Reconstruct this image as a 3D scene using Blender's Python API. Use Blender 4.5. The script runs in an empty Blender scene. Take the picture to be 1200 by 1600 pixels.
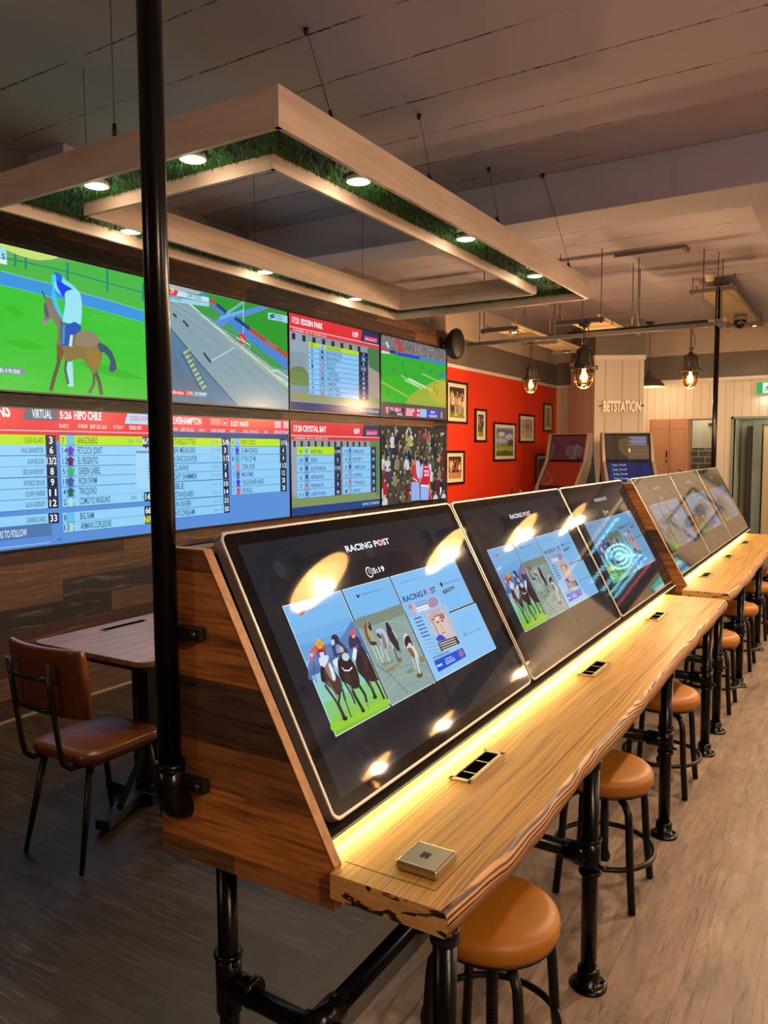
import bpy, bmesh, math, random
from mathutils import Vector, Matrix, noise
random.seed(7)
S = bpy.context.scene
COL = S.collection
PI = math.pi

# ------------------------------------------------------------------ camera
cam_data = bpy.data.cameras.new('camera')
cam_data.sensor_fit = 'VERTICAL'
cam_data.sensor_height = 36.0
cam_data.lens = 36.0 * 1208.546 / 1600.0
cam_data.clip_start = 0.05
cam = bpy.data.objects.new('camera', cam_data)
COL.objects.link(cam)
right = Vector((0.8536, 0.5209, -0.0055))
rot = Matrix(((0.8536, -0.0361, 0.5197), (0.5209, 0.0697, -0.8508), (-0.0055, 0.9969, 0.0783)))
cam.matrix_world = Matrix.Translation((0, 0, 1.62)) @ rot.to_4x4()
S.camera = cam

# ------------------------------------------------------------------ look, world
S.view_settings.view_transform = 'Standard'
S.view_settings.look = 'None'
S.view_settings.gamma = 1.0
S.view_settings.use_curve_mapping = False
S.view_settings.exposure = 0.0
try:
    S.cycles.use_denoising = True
    S.cycles.max_bounces = 8
    S.cycles.sample_clamp_indirect = 4.0
    S.cycles.blur_glossy = 0.5
    S.cycles.caustics_reflective = False
    S.cycles.caustics_refractive = False
except Exception:
    pass
W = bpy.data.worlds.new('world')
S.world = W
W.use_nodes = True
W.node_tree.nodes['Background'].inputs['Color'].default_value = (1.0, 0.8, 0.6, 1)
W.node_tree.nodes['Background'].inputs['Strength'].default_value = 0.02

# light levels (watts) and colours
WARM = (1.0, 0.72, 0.44)
AMBER = (1.0, 0.58, 0.28)
SOFT = (1.0, 0.82, 0.60)
P_DOME = 85.0
P_CAGE = 62.0
P_FILL = 76.0
FILLC = (1.0, 0.77, 0.66)
P_DOWN = 17.0
P_GLOW = 1.5
P_STRIP = 1.7

def lamp(name, kind, loc, power, color, parent=None, size=0.05, rot=None, spot=None, sizey=None, blend=0.6):
    d = bpy.data.lights.new(name, kind)
    d.energy = power
    d.color = color
    if kind == 'POINT':
        d.shadow_soft_size = size
    if kind == 'SPOT':
        d.shadow_soft_size = size
        d.spot_size = spot
        d.spot_blend = blend
    if kind == 'AREA':
        d.size = size
        if sizey:
            d.shape = 'RECTANGLE'
            d.size_y = sizey
    o = bpy.data.objects.new(name, d)
    COL.objects.link(o)
    o.location = loc
    if rot:
        o.rotation_euler = rot
    if parent:
        o.parent = parent
    return o

# ------------------------------------------------------------------ materials
def lin(c):
    if isinstance(c, str):
        c = c.lstrip('#')
        c = tuple(int(c[i:i + 2], 16) / 255 for i in (0, 2, 4))
    return tuple(x / 12.92 if x <= 0.04045 else ((x + 0.055) / 1.055) ** 2.4 for x in c[:3]) + (1.0,)

MATS = {}
def mat(name, base='#808080', rough=0.5, metal=0.0, emit=None, estr=1.0, spec=0.5, trans=0.0, alpha=1.0, coat=0.0, bump=None, var=None):
    if name in MATS:
        return MATS[name]
    m = bpy.data.materials.new(name)
    m.use_nodes = True
    nt = m.node_tree
    b = nt.nodes['Principled BSDF']
    b.inputs['Base Color'].default_value = lin(base)
    b.inputs['Roughness'].default_value = rough
    b.inputs['Metallic'].default_value = metal
    b.inputs['Specular IOR Level'].default_value = spec
    b.inputs['Transmission Weight'].default_value = trans
    b.inputs['Alpha'].default_value = alpha
    b.inputs['Coat Weight'].default_value = coat
    if emit:
        b.inputs['Emission Color'].default_value = lin(emit)
        b.inputs['Emission Strength'].default_value = estr
    tc = None
    if bump or var:
        tc = nt.nodes.new('ShaderNodeTexCoord')
    if bump:
        n = nt.nodes.new('ShaderNodeTexNoise')
        n.inputs['Scale'].default_value = bump[0]
        n.inputs['Detail'].default_value = 4
        bp = nt.nodes.new('ShaderNodeBump')
        bp.inputs['Strength'].default_value = bump[1]
        bp.inputs['Distance'].default_value = bump[2] if len(bump) > 2 else 0.01
        nt.links.new(tc.outputs['Object'], n.inputs['Vector'])
        nt.links.new(n.outputs['Fac'], bp.inputs['Height'])
        nt.links.new(bp.outputs['Normal'], b.inputs['Normal'])
    if var:
        n = nt.nodes.new('ShaderNodeTexNoise')
        n.inputs['Scale'].default_value = var[0]
        n.inputs['Detail'].default_value = 5
        n.inputs['Roughness'].default_value = 0.6
        mp = nt.nodes.new('ShaderNodeMapping')
        if len(var) > 2:
            mp.inputs['Scale'].default_value = var[2]
        r = nt.nodes.new('ShaderNodeValToRGB')
        r.color_ramp.elements[0].position = 0.3
        r.color_ramp.elements[0].color = lin(var[1])
        r.color_ramp.elements[1].position = 0.7
        r.color_ramp.elements[1].color = lin(base)
        nt.links.new(tc.outputs['Object'], mp.inputs['Vector'])
        nt.links.new(mp.outputs['Vector'], n.inputs['Vector'])
        nt.links.new(n.outputs['Fac'], r.inputs['Fac'])
        nt.links.new(r.outputs['Color'], b.inputs['Base Color'])
    MATS[name] = m
    return m

class NT:
    """small helper for procedural node graphs"""
    def __init__(self, name, rough=0.5):
        self.m = bpy.data.materials.new(name)
        self.m.use_nodes = True
        self.nt = self.m.node_tree
        self.b = self.nt.nodes['Principled BSDF']
        self.b.inputs['Roughness'].default_value = rough
        tc = self.nt.nodes.new('ShaderNodeTexCoord')
        sep = self.nt.nodes.new('ShaderNodeSeparateXYZ')
        self.nt.links.new(tc.outputs['Object'], sep.inputs[0])
        self.x, self.y, self.z = sep.outputs
        self.co = tc.outputs['Object']
        MATS[name] = self.m
    def set(self, inp, v):
        if isinstance(v, bpy.types.NodeSocket):
            self.nt.links.new(v, inp)
        else:
            inp.default_value = v
    def math(self, op, a, b=0.0, c=None):
        n = self.nt.nodes.new('ShaderNodeMath')
        n.operation = op
        self.set(n.inputs[0], a)
        self.set(n.inputs[1], b)
        if c is not None:
            self.set(n.inputs[2], c)
        return n.outputs[0]
    def vec(self, x, y, z=0.0):
        n = self.nt.nodes.new('ShaderNodeCombineXYZ')
        for i, v in enumerate((x, y, z)):
            self.set(n.inputs[i], v)
        return n.outputs[0]
    def noise(self, v, scale=1.0, detail=4.0, rough=0.55, dist=0.0):
        n = self.nt.nodes.new('ShaderNodeTexNoise')
        self.nt.links.new(v, n.inputs['Vector'])
        n.inputs['Scale'].default_value = scale
        n.inputs['Detail'].default_value = detail
        n.inputs['Roughness'].default_value = rough
        n.inputs['Distortion'].default_value = dist
        return n.outputs['Fac']
    def white(self, v):
        n = self.nt.nodes.new('ShaderNodeTexWhiteNoise')
        n.noise_dimensions = '3D'
        self.nt.links.new(v, n.inputs['Vector'])
        return n.outputs['Value']
    def ramp(self, f, stops, interp='LINEAR'):
        n = self.nt.nodes.new('ShaderNodeValToRGB')
        n.color_ramp.interpolation = interp
        e = n.color_ramp.elements
        while len(e) < len(stops):
            e.new(0.5)
        for el, (p, c) in zip(e, stops):
            el.position = p
            el.color = lin(c) if isinstance(c, str) else (c, c, c, 1)
        self.set(n.inputs[0], f)
        return n.outputs[0]
    def mix(self, f, a, b, mode='MIX'):
        n = self.nt.nodes.new('ShaderNodeMix')
        n.data_type = 'RGBA'
        n.blend_type = mode
        self.set(n.inputs[0], f)
        self.set(n.inputs[6], a)
        self.set(n.inputs[7], b)
        return n.outputs[2]
    def bump(self, h, strength=0.3, dist=0.005):
        n = self.nt.nodes.new('ShaderNodeBump')
        n.inputs['Strength'].default_value = strength
        n.inputs['Distance'].default_value = dist
        self.nt.links.new(h, n.inputs['Height'])
        self.nt.links.new(n.outputs[0], self.b.inputs['Normal'])
    def out(self, col, rough=None):
        self.set(self.b.inputs['Base Color'], col)
        if rough is not None:
            self.set(self.b.inputs['Roughness'], rough)
        return self.m

def planks(name, along, across, L, Wd, stops, grain=(2.0, 40.0), gmul=(0.55, 1.15), rough=0.5, seam=0.012, streak=None, interp='CONSTANT', spec=0.5, blotch=False):
    t = NT(name, rough)
    a = {'x': t.x, 'y': t.y, 'z': t.z}[along]
    c = {'x': t.x, 'y': t.y, 'z': t.z}[across]
    v = t.math('DIVIDE', c, Wd)
    row = t.math('FLOOR', v)
    off = t.white(t.vec(row, 3.7, 1.3))
    u = t.math('ADD', t.math('DIVIDE', a, L), t.math('MULTIPLY', off, 5.0))
    cell = t.math('FLOOR', u)
    rnd = t.white(t.vec(row, cell, 9.1))
    base = t.ramp(rnd, stops, interp)
    gv = t.vec(t.math('MULTIPLY', a, grain[0]), t.math('MULTIPLY', c, grain[1]), t.math('MULTIPLY', rnd, 37.0))
    g = t.noise(gv, 1.0, 6.0, 0.65, 0.6)
    mul = t.ramp(g, [(0.25, gmul[0]), (0.75, gmul[1])])
    col = t.mix(1.0, base, mul, 'MULTIPLY')
    big = t.noise(t.vec(t.math('MULTIPLY', a, 2.2), t.math('MULTIPLY', c, 7.0), t.math('MULTIPLY', rnd, 11.0)), 1.0, 3.0)
    col = t.mix(1.0, col, t.ramp(big, [(0.3, 0.72), (0.7, 1.12)]), 'MULTIPLY')
    if blotch:
        b1 = t.noise(t.vec(t.math('MULTIPLY', a, 3.5), t.math('MULTIPLY', c, 8.0), t.math('MULTIPLY', rnd, 3.0)), 1.0, 6.0, 0.7, 0.8)
        col = t.mix(1.0, col, t.ramp(b1, [(0.32, 0.62), (0.5, 1.0), (0.72, 1.14)]), 'MULTIPLY')
        k1 = t.ramp(t.noise(t.vec(t.math('MULTIPLY', a, 4.0), t.math('MULTIPLY', c, 34.0), t.math('MULTIPLY', rnd, 5.0)), 1.0, 4.0, 0.6, 1.5), [(0.62, 0.0), (0.72, 0.75)])
        b2 = t.noise(t.vec(t.math('MULTIPLY', a, 9.0), t.math('MULTIPLY', c, 42.0), t.math('MULTIPLY', rnd, 7.0)), 1.0, 6.0, 0.75, 0.4)
        col = t.mix(1.0, col, t.ramp(b2, [(0.30, 0.68), (0.55, 1.0), (0.75, 1.12)]), 'MULTIPLY')
        col = t.mix(k1, col, lin('#4a3526'))
    if streak:
        w = t.nt.nodes.new('ShaderNodeTexWave')
        w.wave_type = 'BANDS'
        w.bands_direction = 'Y'
        w.inputs['Scale'].default_value = streak[0]
        w.inputs['Distortion'].default_value = streak[1]
        w.inputs['Detail'].default_value = 2.0
        w.inputs['Detail Scale'].default_value = 1.2
        t.nt.links.new(t.vec(t.math('MULTIPLY', a, 0.28), t.math('ADD', c, t.math('MULTIPLY', rnd, 5.0)), 0.0), w.inputs['Vector'])
        band = t.ramp(w.outputs['Fac'], [(0.80, 0.0), (0.97, 1.0)])
        mask = t.math('MULTIPLY', band, t.ramp(t.noise(t.vec(t.math('MULTIPLY', a, 9.0), t.math('MULTIPLY', c, 120.0), 0.0), 1.0, 3.0), [(0.40, 0.0), (0.60, 1.0)]))
        patch = t.ramp(t.noise(t.vec(a, c, t.math('MULTIPLY', rnd, 19.0)), 3.0, 2.0), [(0.40, 0.0), (0.62, 1.0)])
        col = t.mix(t.math('MULTIPLY', t.math('MULTIPLY', mask, patch), streak[3]), col, lin(streak[2]))
    fv = t.math('FRACT', v)
    fu = t.math('FRACT', u)
    s1 = t.math('LESS_THAN', t.math('MINIMUM', fv, t.math('SUBTRACT', 1.0, fv)), seam)
    s2 = t.math('LESS_THAN', t.math('MINIMUM', fu, t.math('SUBTRACT', 1.0, fu)), seam * Wd / L)
    sm = t.math('MAXIMUM', s1, s2)
    col = t.mix(t.math('MULTIPLY', sm, 0.75), col, (0.01, 0.008, 0.006, 1))
    t.bump(t.math('SUBTRACT', g, sm), 0.25, 0.003)
    t.b.inputs['Specular IOR Level'].default_value = spec
    return t.out(col, t.ramp(g, [(0.2, max(0.05, rough - 0.12)), (0.8, rough + 0.12)]))

# ------------------------------------------------------------------ geometry
class MB:
    def __init__(self):
        self.bm = bmesh.new()
    def _join(self, tmp, mi):
        vm = {v: self.bm.verts.new(v.co) for v in tmp.verts}
        for f in tmp.faces:
            try:
                nf = self.bm.faces.new([vm[v] for v in f.verts])
                nf.material_index = mi
                nf.smooth = f.smooth
            except ValueError:
                pass
        tmp.free()
    def box(self, lo, hi, bev=0.0, mi=0, rot=None, seg=2):
        t = bmesh.new()
        lo = Vector(lo); hi = Vector(hi)
        c = (lo + hi) / 2
        d = hi - lo
        bmesh.ops.create_cube(t, size=1.0, matrix=Matrix.Diagonal((abs(d.x), abs(d.y), abs(d.z), 1)))
        if bev > 0:
            bmesh.ops.bevel(t, geom=list(t.edges), offset=bev, segments=seg, affect='EDGES', profile=0.5)
        if rot is not None:
            bmesh.ops.transform(t, matrix=rot.to_4x4(), verts=t.verts)
        bmesh.ops.translate(t, vec=c, verts=t.verts)
        self._join(t, mi)
        return self
    def tube(self, pts, r, n=12, mi=0, cap=True, closed=False):
        pts = [Vector(p) for p in pts]
        rr = r if isinstance(r, (list, tuple)) else [r] * len(pts)
        t = bmesh.new()
        rings = []
        up = Vector((0, 0, 1))
        k = len(pts)
        prev = None
        for i, p in enumerate(pts):
            if closed:
                d = (pts[(i + 1) % k] - pts[i - 1]).normalized()
            else:
                d = (pts[min(i + 1, k - 1)] - pts[max(i - 1, 0)]).normalized()
            if prev is None:
                a = d.cross(up)
                if a.length < 1e-3:
                    a = d.cross(Vector((1, 0, 0)))
                a.normalize()
            else:
                a = (prev - d * prev.dot(d))
                if a.length < 1e-4:
                    a = d.cross(up)
                a.normalize()
            prev = a
            b = d.cross(a)
            rings.append([t.verts.new(p + (a * math.cos(2 * PI * j / n) + b * math.sin(2 * PI * j / n)) * rr[i]) for j in range(n)])
        for i in range(k if closed else k - 1):
            A = rings[i]; B = rings[(i + 1) % k]
            for j in range(n):
                f = t.faces.new((A[j], A[(j + 1) % n], B[(j + 1) % n], B[j]))
                f.smooth = True
        if cap and not closed:
            t.faces.new(rings[0][::-1])
            t.faces.new(rings[-1])
        self._join(t, mi)
        return self
    def lathe(self, prof, c=(0, 0, 0), n=28, mi=0, axis='z', smooth=True):
        t = bmesh.new()
        c = Vector(c)
        rings = []
        for r, z in prof:
            ring = []
            if r < 1e-6:
                ring = [t.verts.new(self._ax(0, 0, z, axis) + c)]
            else:
                for j in range(n):
                    a = 2 * PI * j / n
                    ring.append(t.verts.new(self._ax(r * math.cos(a), r * math.sin(a), z, axis) + c))
            rings.append(ring)
        for A, B in zip(rings, rings[1:]):
            for j in range(n):
                if len(A) == 1 and len(B) == 1:
                    continue
                if len(A) == 1:
                    vs = (A[0], B[j], B[(j + 1) % n])
                elif len(B) == 1:
                    vs = (A[j], A[(j + 1) % n], B[0])
                else:
                    vs = (A[j], A[(j + 1) % n], B[(j + 1) % n], B[j])
                f = t.faces.new(vs)
                f.smooth = smooth
        bmesh.ops.recalc_face_normals(t, faces=t.faces)
        self._join(t, mi)
        return self
    @staticmethod
    def _ax(x, y, z, axis):
        if axis == 'z':
            return Vector((x, y, z))
        if axis == 'x':
            return Vector((z, x, y))
        return Vector((x, z, y))
    def prism(self, poly, ext, mi=0, bev=0.0, side_mi=None):
        t = bmesh.new()
        ext = Vector(ext)
        A = [t.verts.new(Vector(p)) for p in poly]
        B = [t.verts.new(Vector(p) + ext) for p in poly]
        t.faces.new(A[::-1]).material_index = 0
        t.faces.new(B)
        n = len(A)
        sides = [t.faces.new((A[i], A[(i + 1) % n], B[(i + 1) % n], B[i])) for i in range(n)]
        bmesh.ops.recalc_face_normals(t, faces=t.faces)
        if bev > 0:
            bmesh.ops.bevel(t, geom=list(t.edges), offset=bev, segments=2, affect='EDGES', profile=0.5)
        self._join(t, mi)
        return self
    def quad(self, a, b, c, d, mi=0):
        f = self.bm.faces.new([self.bm.verts.new(Vector(p)) for p in (a, b, c, d)])
        f.material_index = mi
        return self
    def poly(self, pts, mi=0):
        f = self.bm.faces.new([self.bm.verts.new(Vector(p)) for p in pts])
        f.material_index = mi
        return self
    def sphere(self, c, r, mi=0, n=16, scale=(1, 1, 1)):
        t = bmesh.new()
        bmesh.ops.create_uvsphere(t, u_segments=n, v_segments=n // 2 + 2, radius=r)
        for f in t.faces:
            f.smooth = True
        bmesh.ops.transform(t, matrix=Matrix.Diagonal((*scale, 1)), verts=t.verts)
        bmesh.ops.translate(t, vec=Vector(c), verts=t.verts)
        self._join(t, mi)
        return self
    def build(self, name, mats, parent=None, recalc=False, world=True):
        if recalc:
            bmesh.ops.recalc_face_normals(self.bm, faces=self.bm.faces)
        me = bpy.data.meshes.new(name)
        if parent is not None and world:
            o = parent
            off = Vector((0, 0, 0))
            while o is not None:
                off += o.location
                o = o.parent
            bmesh.ops.translate(self.bm, vec=-off, verts=self.bm.verts)
        self.bm.to_mesh(me)
        self.bm.free()
        for m in (mats if isinstance(mats, (list, tuple)) else [mats]):
            me.materials.append(m)
        ob = bpy.data.objects.new(name, me)
        COL.objects.link(ob)
        if parent is not None:
            ob.parent = parent
        return ob

def tag(o, label=None, cat=None, group=None, kind=None):
    if label: o['label'] = label
    if cat: o['category'] = cat
    if group: o['group'] = group
    if kind: o['kind'] = kind
    return o
def thing(name, loc, label, cat, group=None, rz=0.0):
    o = bpy.data.objects.new(name, None)
    o.empty_display_size = 0.1
    COL.objects.link(o)
    o.location = loc
    o.rotation_euler = (0, 0, rz)
    return tag(o, label, cat, group)
def struct(name, mb, mats, label=None, recalc=False):
    return tag(mb.build(name, mats, None, recalc), label, None, None, 'structure')
def copy_tree(o, parent=None):
    c = o.copy()
    COL.objects.link(c)
    if parent is not None:
        c.parent = parent
    for ch in list(o.children):
        copy_tree(ch, c)
    return c

# ------------------------------------------------------------------ flat pictures shown on screens, prints and signs
TXT = {}
def glyphs(s, bold):
    k = (s, bold)
    if k not in TXT:
        cu = bpy.data.curves.new('text', 'FONT')
        cu.body = s
        cu.size = 1.0
        cu.offset = bold
        cu.resolution_u = 3
        ob = bpy.data.objects.new('text', cu)
        me = ob.to_mesh()
        vs = [(v.co.x, v.co.y) for v in me.vertices]
        fs = [tuple(p.vertices) for p in me.polygons]
        ob.to_mesh_clear()
        bpy.data.objects.remove(ob)
        bpy.data.curves.remove(cu)
        if vs:
            x0 = min(v[0] for v in vs); x1 = max(v[0] for v in vs)
            TXT[k] = ([((x - x0) / max(x1 - x0, 1e-6), y / 0.70) for x, y in vs], fs, (x1 - x0) / 0.70)
        else:
            TXT[k] = ([], [], 1.0)
    return TXT[k]
def smooth_loop(pts, n=5):
    out = []
    k = len(pts)
    for i in range(k):
        p0, p1, p2, p3 = (Vector(pts[(i + j - 1) % k]) for j in range(4))
        for s in range(n):
            t = s / n
            out.append(0.5 * ((2 * p1) + (-p0 + p2) * t + (2 * p0 - 5 * p1 + 4 * p2 - p3) * t * t + (-p0 + 3 * p1 - 3 * p2 + p3) * t ** 3))
    return [(p.x, p.y) for p in out]
def picture(name, items, O, U, V, N, parent, mk, size, eps=0.00025, extra=None, step0=1):
    """items drawn in (u right, v down) metres on the plane at O; one mesh, one material per colour"""
    O = Vector(O); U = Vector(U); V = Vector(V); N = Vector(N)
    mb = MB()
    mats = []
    idx = {}
    def mi(c):
        if c not in idx:
            idx[c] = len(mats)
            mats.append((extra or {}).get(c) or mk(c))
        return idx[c]
    placed = []
    def lay(pts):
        x0 = min(p[0] for p in pts); x1 = max(p[0] for p in pts)
        y0 = min(p[1] for p in pts); y1 = max(p[1] for p in pts)
        L = step0
        for (a, b, c, d, l) in placed:
            if a < x1 and b > x0 and c < y1 and d > y0 and l >= L:
                L = l + 1
        placed.append((x0, x1, y0, y1, L))
        return L * eps
    def pt(p, h):
        u = min(max(p[0], 0.0), size[0]); v = min(max(p[1], 0.0), size[1])
        return O + U * u + V * v + N * h
    def tri(pts, c):
        h = lay(pts)
        t = bmesh.new()
        f = t.faces.new([t.verts.new(pt(p, h)) for p in pts])
        f.normal_update()
        if f.normal.dot(N) < 0:
            f.normal_flip()
        if len(pts) > 4:
            bmesh.ops.triangulate(t, faces=t.faces)
        mb._join(t, mi(c))
    for it in items:
        k = it[0]
        if k == 'p':
            tri(it[1], it[2])
        elif k == 'tex':
            tri(it[2], it[1])
        elif k == 'b':
            tri(smooth_loop(it[1]), it[2])
        elif k == 'e':
            n = 24
            tri([(it[1][0] + it[2] * math.cos(2 * PI * i / n), it[1][1] + it[3] * math.sin(2 * PI * i / n)) for i in range(n)], it[4])
        elif k == 'l':
            P = [Vector(p) for p in it[1]]
            w = it[2] / 2
            lft = []; rgt = []
            for i, p in enumerate(P):
                d = P[min(i + 1, len(P) - 1)] - P[max(i - 1, 0)]
                if d.length < 1e-6:
                    d = Vector((1, 0))
                d.normalize()
                q = Vector((-d.y, d.x)) * w
                lft.append(p + q); rgt.append(p - q)
            h = lay([(p.x, p.y) for p in lft + rgt])
            t = bmesh.new()
            A = [t.verts.new(pt(p, h)) for p in lft]
            B = [t.verts.new(pt(p, h)) for p in rgt]
            for i in range(len(A) - 1):
                f = t.faces.new((A[i], A[i + 1], B[i + 1], B[i]))
                f.normal_update()
                if f.normal.dot(N) < 0:
                    f.normal_flip()
            mb._join(t, mi(it[3]))
        elif k == 't':
            _, s, u, v, w, hgt, c, bold = it
            vs, fs, asp = glyphs(s, bold)
            if not vs:
                continue
            h = lay([(u, v), (u + w, v - hgt)])
            t = bmesh.new()
            vv = [t.verts.new(pt((u + x * w, v - y * hgt), h)) for x, y in vs]
            for f in fs:
                try:
                    nf = t.faces.new([vv[i] for i in f])
                    nf.normal_update()
                    if nf.normal.dot(N) < 0:
                        nf.normal_flip()
                except ValueError:
                    pass
            mb._join(t, mi(c))
    return mb.build(name, mats, parent)
def glow(rough, spec, k=1.0, pre='lit'):
    def f(c):
        key = '%s %s %.2f %.2f' % (pre, c, rough, k)
        return mat(key, '#050505', rough, 0, c, k, spec)
    return f
def paper(rough=0.6):
    def f(c):
        return mat('print ' + c, c, rough, 0, None, 1, 0.3)
    return f
# ------------------------------------------------------------------ structure materials
FLOOR_DARK = planks('dark oak floor', 'x', 'y', 1.25, 0.19, [(0.0, '#362a20'), (0.2, '#403327'), (0.4, '#4b3c30'), (0.6, '#3b2e24'), (0.8, '#4e4035')], (3.0, 75.0), (0.45, 1.4), 0.42, 0.006, (7.0, 13.0, '#a08c78', 0.25))
FLOOR_EDGE = planks('dark oak border', 'y', 'x', 1.25, 0.23, [(0.0, '#4a3a2e'), (0.5, '#403126')], (3.0, 60.0), (0.62, 1.25), 0.45, 0.006)
FLOOR_PALE = planks('pale weathered floor', 'y', 'x', 1.3, 0.2, [(0.0, '#967c6a'), (0.25, '#9d8472'), (0.5, '#917868'), (0.75, '#9a8272')], (2.5, 22.0), (0.66, 1.16), 0.5, 0.004, (5.0, 8.0, '#4d382a', 0.8), blotch=True)
TIMBER = planks('reclaimed wall boards', 'y', 'z', 0.95, 0.135, [(0.0, '#221512'), (0.12, '#553a2d'), (0.26, '#110e0f'), (0.38, '#664530'), (0.5, '#361416'), (0.62, '#181724'), (0.74, '#3f2720'), (0.88, '#5c3e31')], (2.5, 38.0), (0.35, 1.45), 0.6, 0.012, (5.0, 6.0, '#a08468', 0.35))
def ceiling_mat():
    t = NT('painted plank ceiling', 0.7)
    w = t.noise(t.vec(t.math('MULTIPLY', t.x, 9.0), t.y, 0.0), 1.0, 5.0, 0.7)
    d = t.math('DIVIDE', t.math('SUBTRACT', t.y, 2.11), 0.42)
    d = t.math('ADD', d, t.math('MULTIPLY', t.math('SUBTRACT', w, 0.5), 0.045))
    fr = t.math('ABSOLUTE', t.math('SUBTRACT', t.math('FRACT', t.math('ADD', d, 0.5)), 0.5))
    thick = t.ramp(t.noise(t.vec(t.math('MULTIPLY', t.x, 14.0), t.math('MULTIPLY', t.y, 2.0), 3.0), 1.0, 4.0, 0.7), [(0.38, 0.0), (0.75, 1.0)])
    row = t.white(t.vec(t.math('ROUND', d), 2.0, 5.0))
    gap = t.ramp(t.noise(t.vec(t.math('MULTIPLY', t.x, 1.3), t.math('MULTIPLY', row, 9.0), 0.0), 1.0, 2.0), [(0.40, 0.0), (0.50, 1.0)])
    crack = t.math('MULTIPLY', t.math('LESS_THAN', fr, t.math('MULTIPLY', t.math('ADD', thick, 0.12), 0.022)), t.math('MAXIMUM', gap, 0.0))
    big = t.noise(t.co, 0.9, 4.0)
    base = t.ramp(big, [(0.3, '#a8a1ac'), (0.7, '#b5aeb8')])
    sp = t.math('GREATER_THAN', t.math('MULTIPLY', t.noise(t.co, 34.0, 3.0, 0.7), t.ramp(t.noise(t.co, 1.7, 2.0), [(0.5, 0.6), (0.7, 1.0)])), 0.66)
    col = t.mix(t.math('MULTIPLY', sp, 0.55), base, lin('#564c4c'))
    col = t.mix(crack, col, lin('#14100f'))
    t.bump(t.noise(t.co, 60.0, 3.0), 0.12, 0.004)
    return t.out(col)
CEIL = ceiling_mat()
CEIL_BEAM = mat('painted beam', '#aea8b0', 0.7, var=(1.3, '#a29ca6'))
def panelling(name, c1, c2, step, axis='x'):
    t = NT(name, 0.5)
    a = t.x if axis == 'x' else t.y
    v = t.math('DIVIDE', a, step)
    rnd = t.white(t.vec(t.math('FLOOR', v), 1.0, 2.0))
    col = t.ramp(rnd, [(0.0, c1), (1.0, c2)])
    fr = t.math('FRACT', v)
    g = t.math('LESS_THAN', t.math('MINIMUM', fr, t.math('SUBTRACT', 1.0, fr)), 0.035)
    col = t.mix(t.math('MULTIPLY', g, 0.45), col, lin('#6a5442'))
    t.bump(t.math('SUBTRACT', 1.0, g), 0.6, 0.004)
    return t.out(col)
CREAM = panelling('cream tongue and groove', '#c9b9a2', '#cfc0aa', 0.115)
CREAM_COL = panelling('cream column boarding', '#c3b6a3', '#cabda9', 0.21)
CREAM_PLAIN = mat('cream paint', '#cdbda6', 0.55)
CORNICE = mat('cream plaster', '#b9a692', 0.7)
GREYBAND = mat('taupe paint', '#6f655c', 0.6, var=(2.0, '#675e55'))
RED = mat('orange red paint', '#d9340a', 0.55, var=(0.8, '#cf2f08'))
TRIMW = mat('cream gloss trim', '#d6cbbb', 0.4)

# ------------------------------------------------------------------ floor and ceiling
m = MB()
m.box((-4.7, -4.1, -0.06), (-1.40, 14.6, 0.0), mi=0)
m.box((-1.40, -4.1, -0.06), (-1.165, 14.6, 0.0), mi=1)
m.box((-1.165, -4.1, -0.06), (6.1, 14.6, 0.0), mi=2)
struct('floor', m, [FLOOR_DARK, FLOOR_EDGE, FLOOR_PALE], 'dark oak planks on the left, pale weathered planks on the right')
m = MB()
m.box((-4.7, -4.1, 3.5), (6.1, 14.6, 3.6))
struct('ceiling', m, CEIL, 'old painted plank ceiling with dark cracks')
m = MB()
m.box((-4.6, 5.225, 3.205), (6.0, 5.66, 3.5), 0.008)
m.box((-0.66, 5.66, 3.215), (-0.1, 12.74, 3.5), 0.008)
struct('trim_1', m, CEIL_BEAM, 'boxed ceiling beams crossing the room')
m = MB()
m.box((-4.62, 3.14, 3.06), (-4.19, 3.62, 3.5), 0.006)
struct('trim_2', m, CEIL_BEAM, 'boxed corner under the ceiling above the screens')

# ------------------------------------------------------------------ left wall
m = MB()
m.box((-4.62, -4.0, 0.0), (-4.33, 8.60, 3.06))
struct('wall_left', m, TIMBER, 'reclaimed timber cladding behind the screens')
m = MB()
m.box((-4.62, -4.0, 3.06), (-4.54, 8.60, 3.5))
struct('wall_left.001', m, GREYBAND)
m = MB()
m.box((-4.33, -4.0, 0.0), (-4.318, 8.60, 0.012), mi=0)
struct('baseboard_left', m, mat('pale floor bead', '#9a8878', 0.5))
m = MB()
m.box((-4.62, 8.60, 0.0), (-4.36, 12.74, 2.655), mi=0)
m.box((-4.62, 8.60, 2.70), (-4.36, 12.74, 3.045), mi=1)
m.box((-4.62, 8.60, 3.045), (-4.355, 12.74, 3.5), mi=2)
struct('wall_left.002', m, [RED, GREYBAND, CORNICE], 'orange-red painted wall with a taupe band above')
m = MB()
m.box((-4.40, 8.60, 2.655), (-4.335, 12.74, 2.70), 0.006)
struct('trim_3', m, TRIMW, 'cream picture rail above the orange-red wall')

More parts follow.
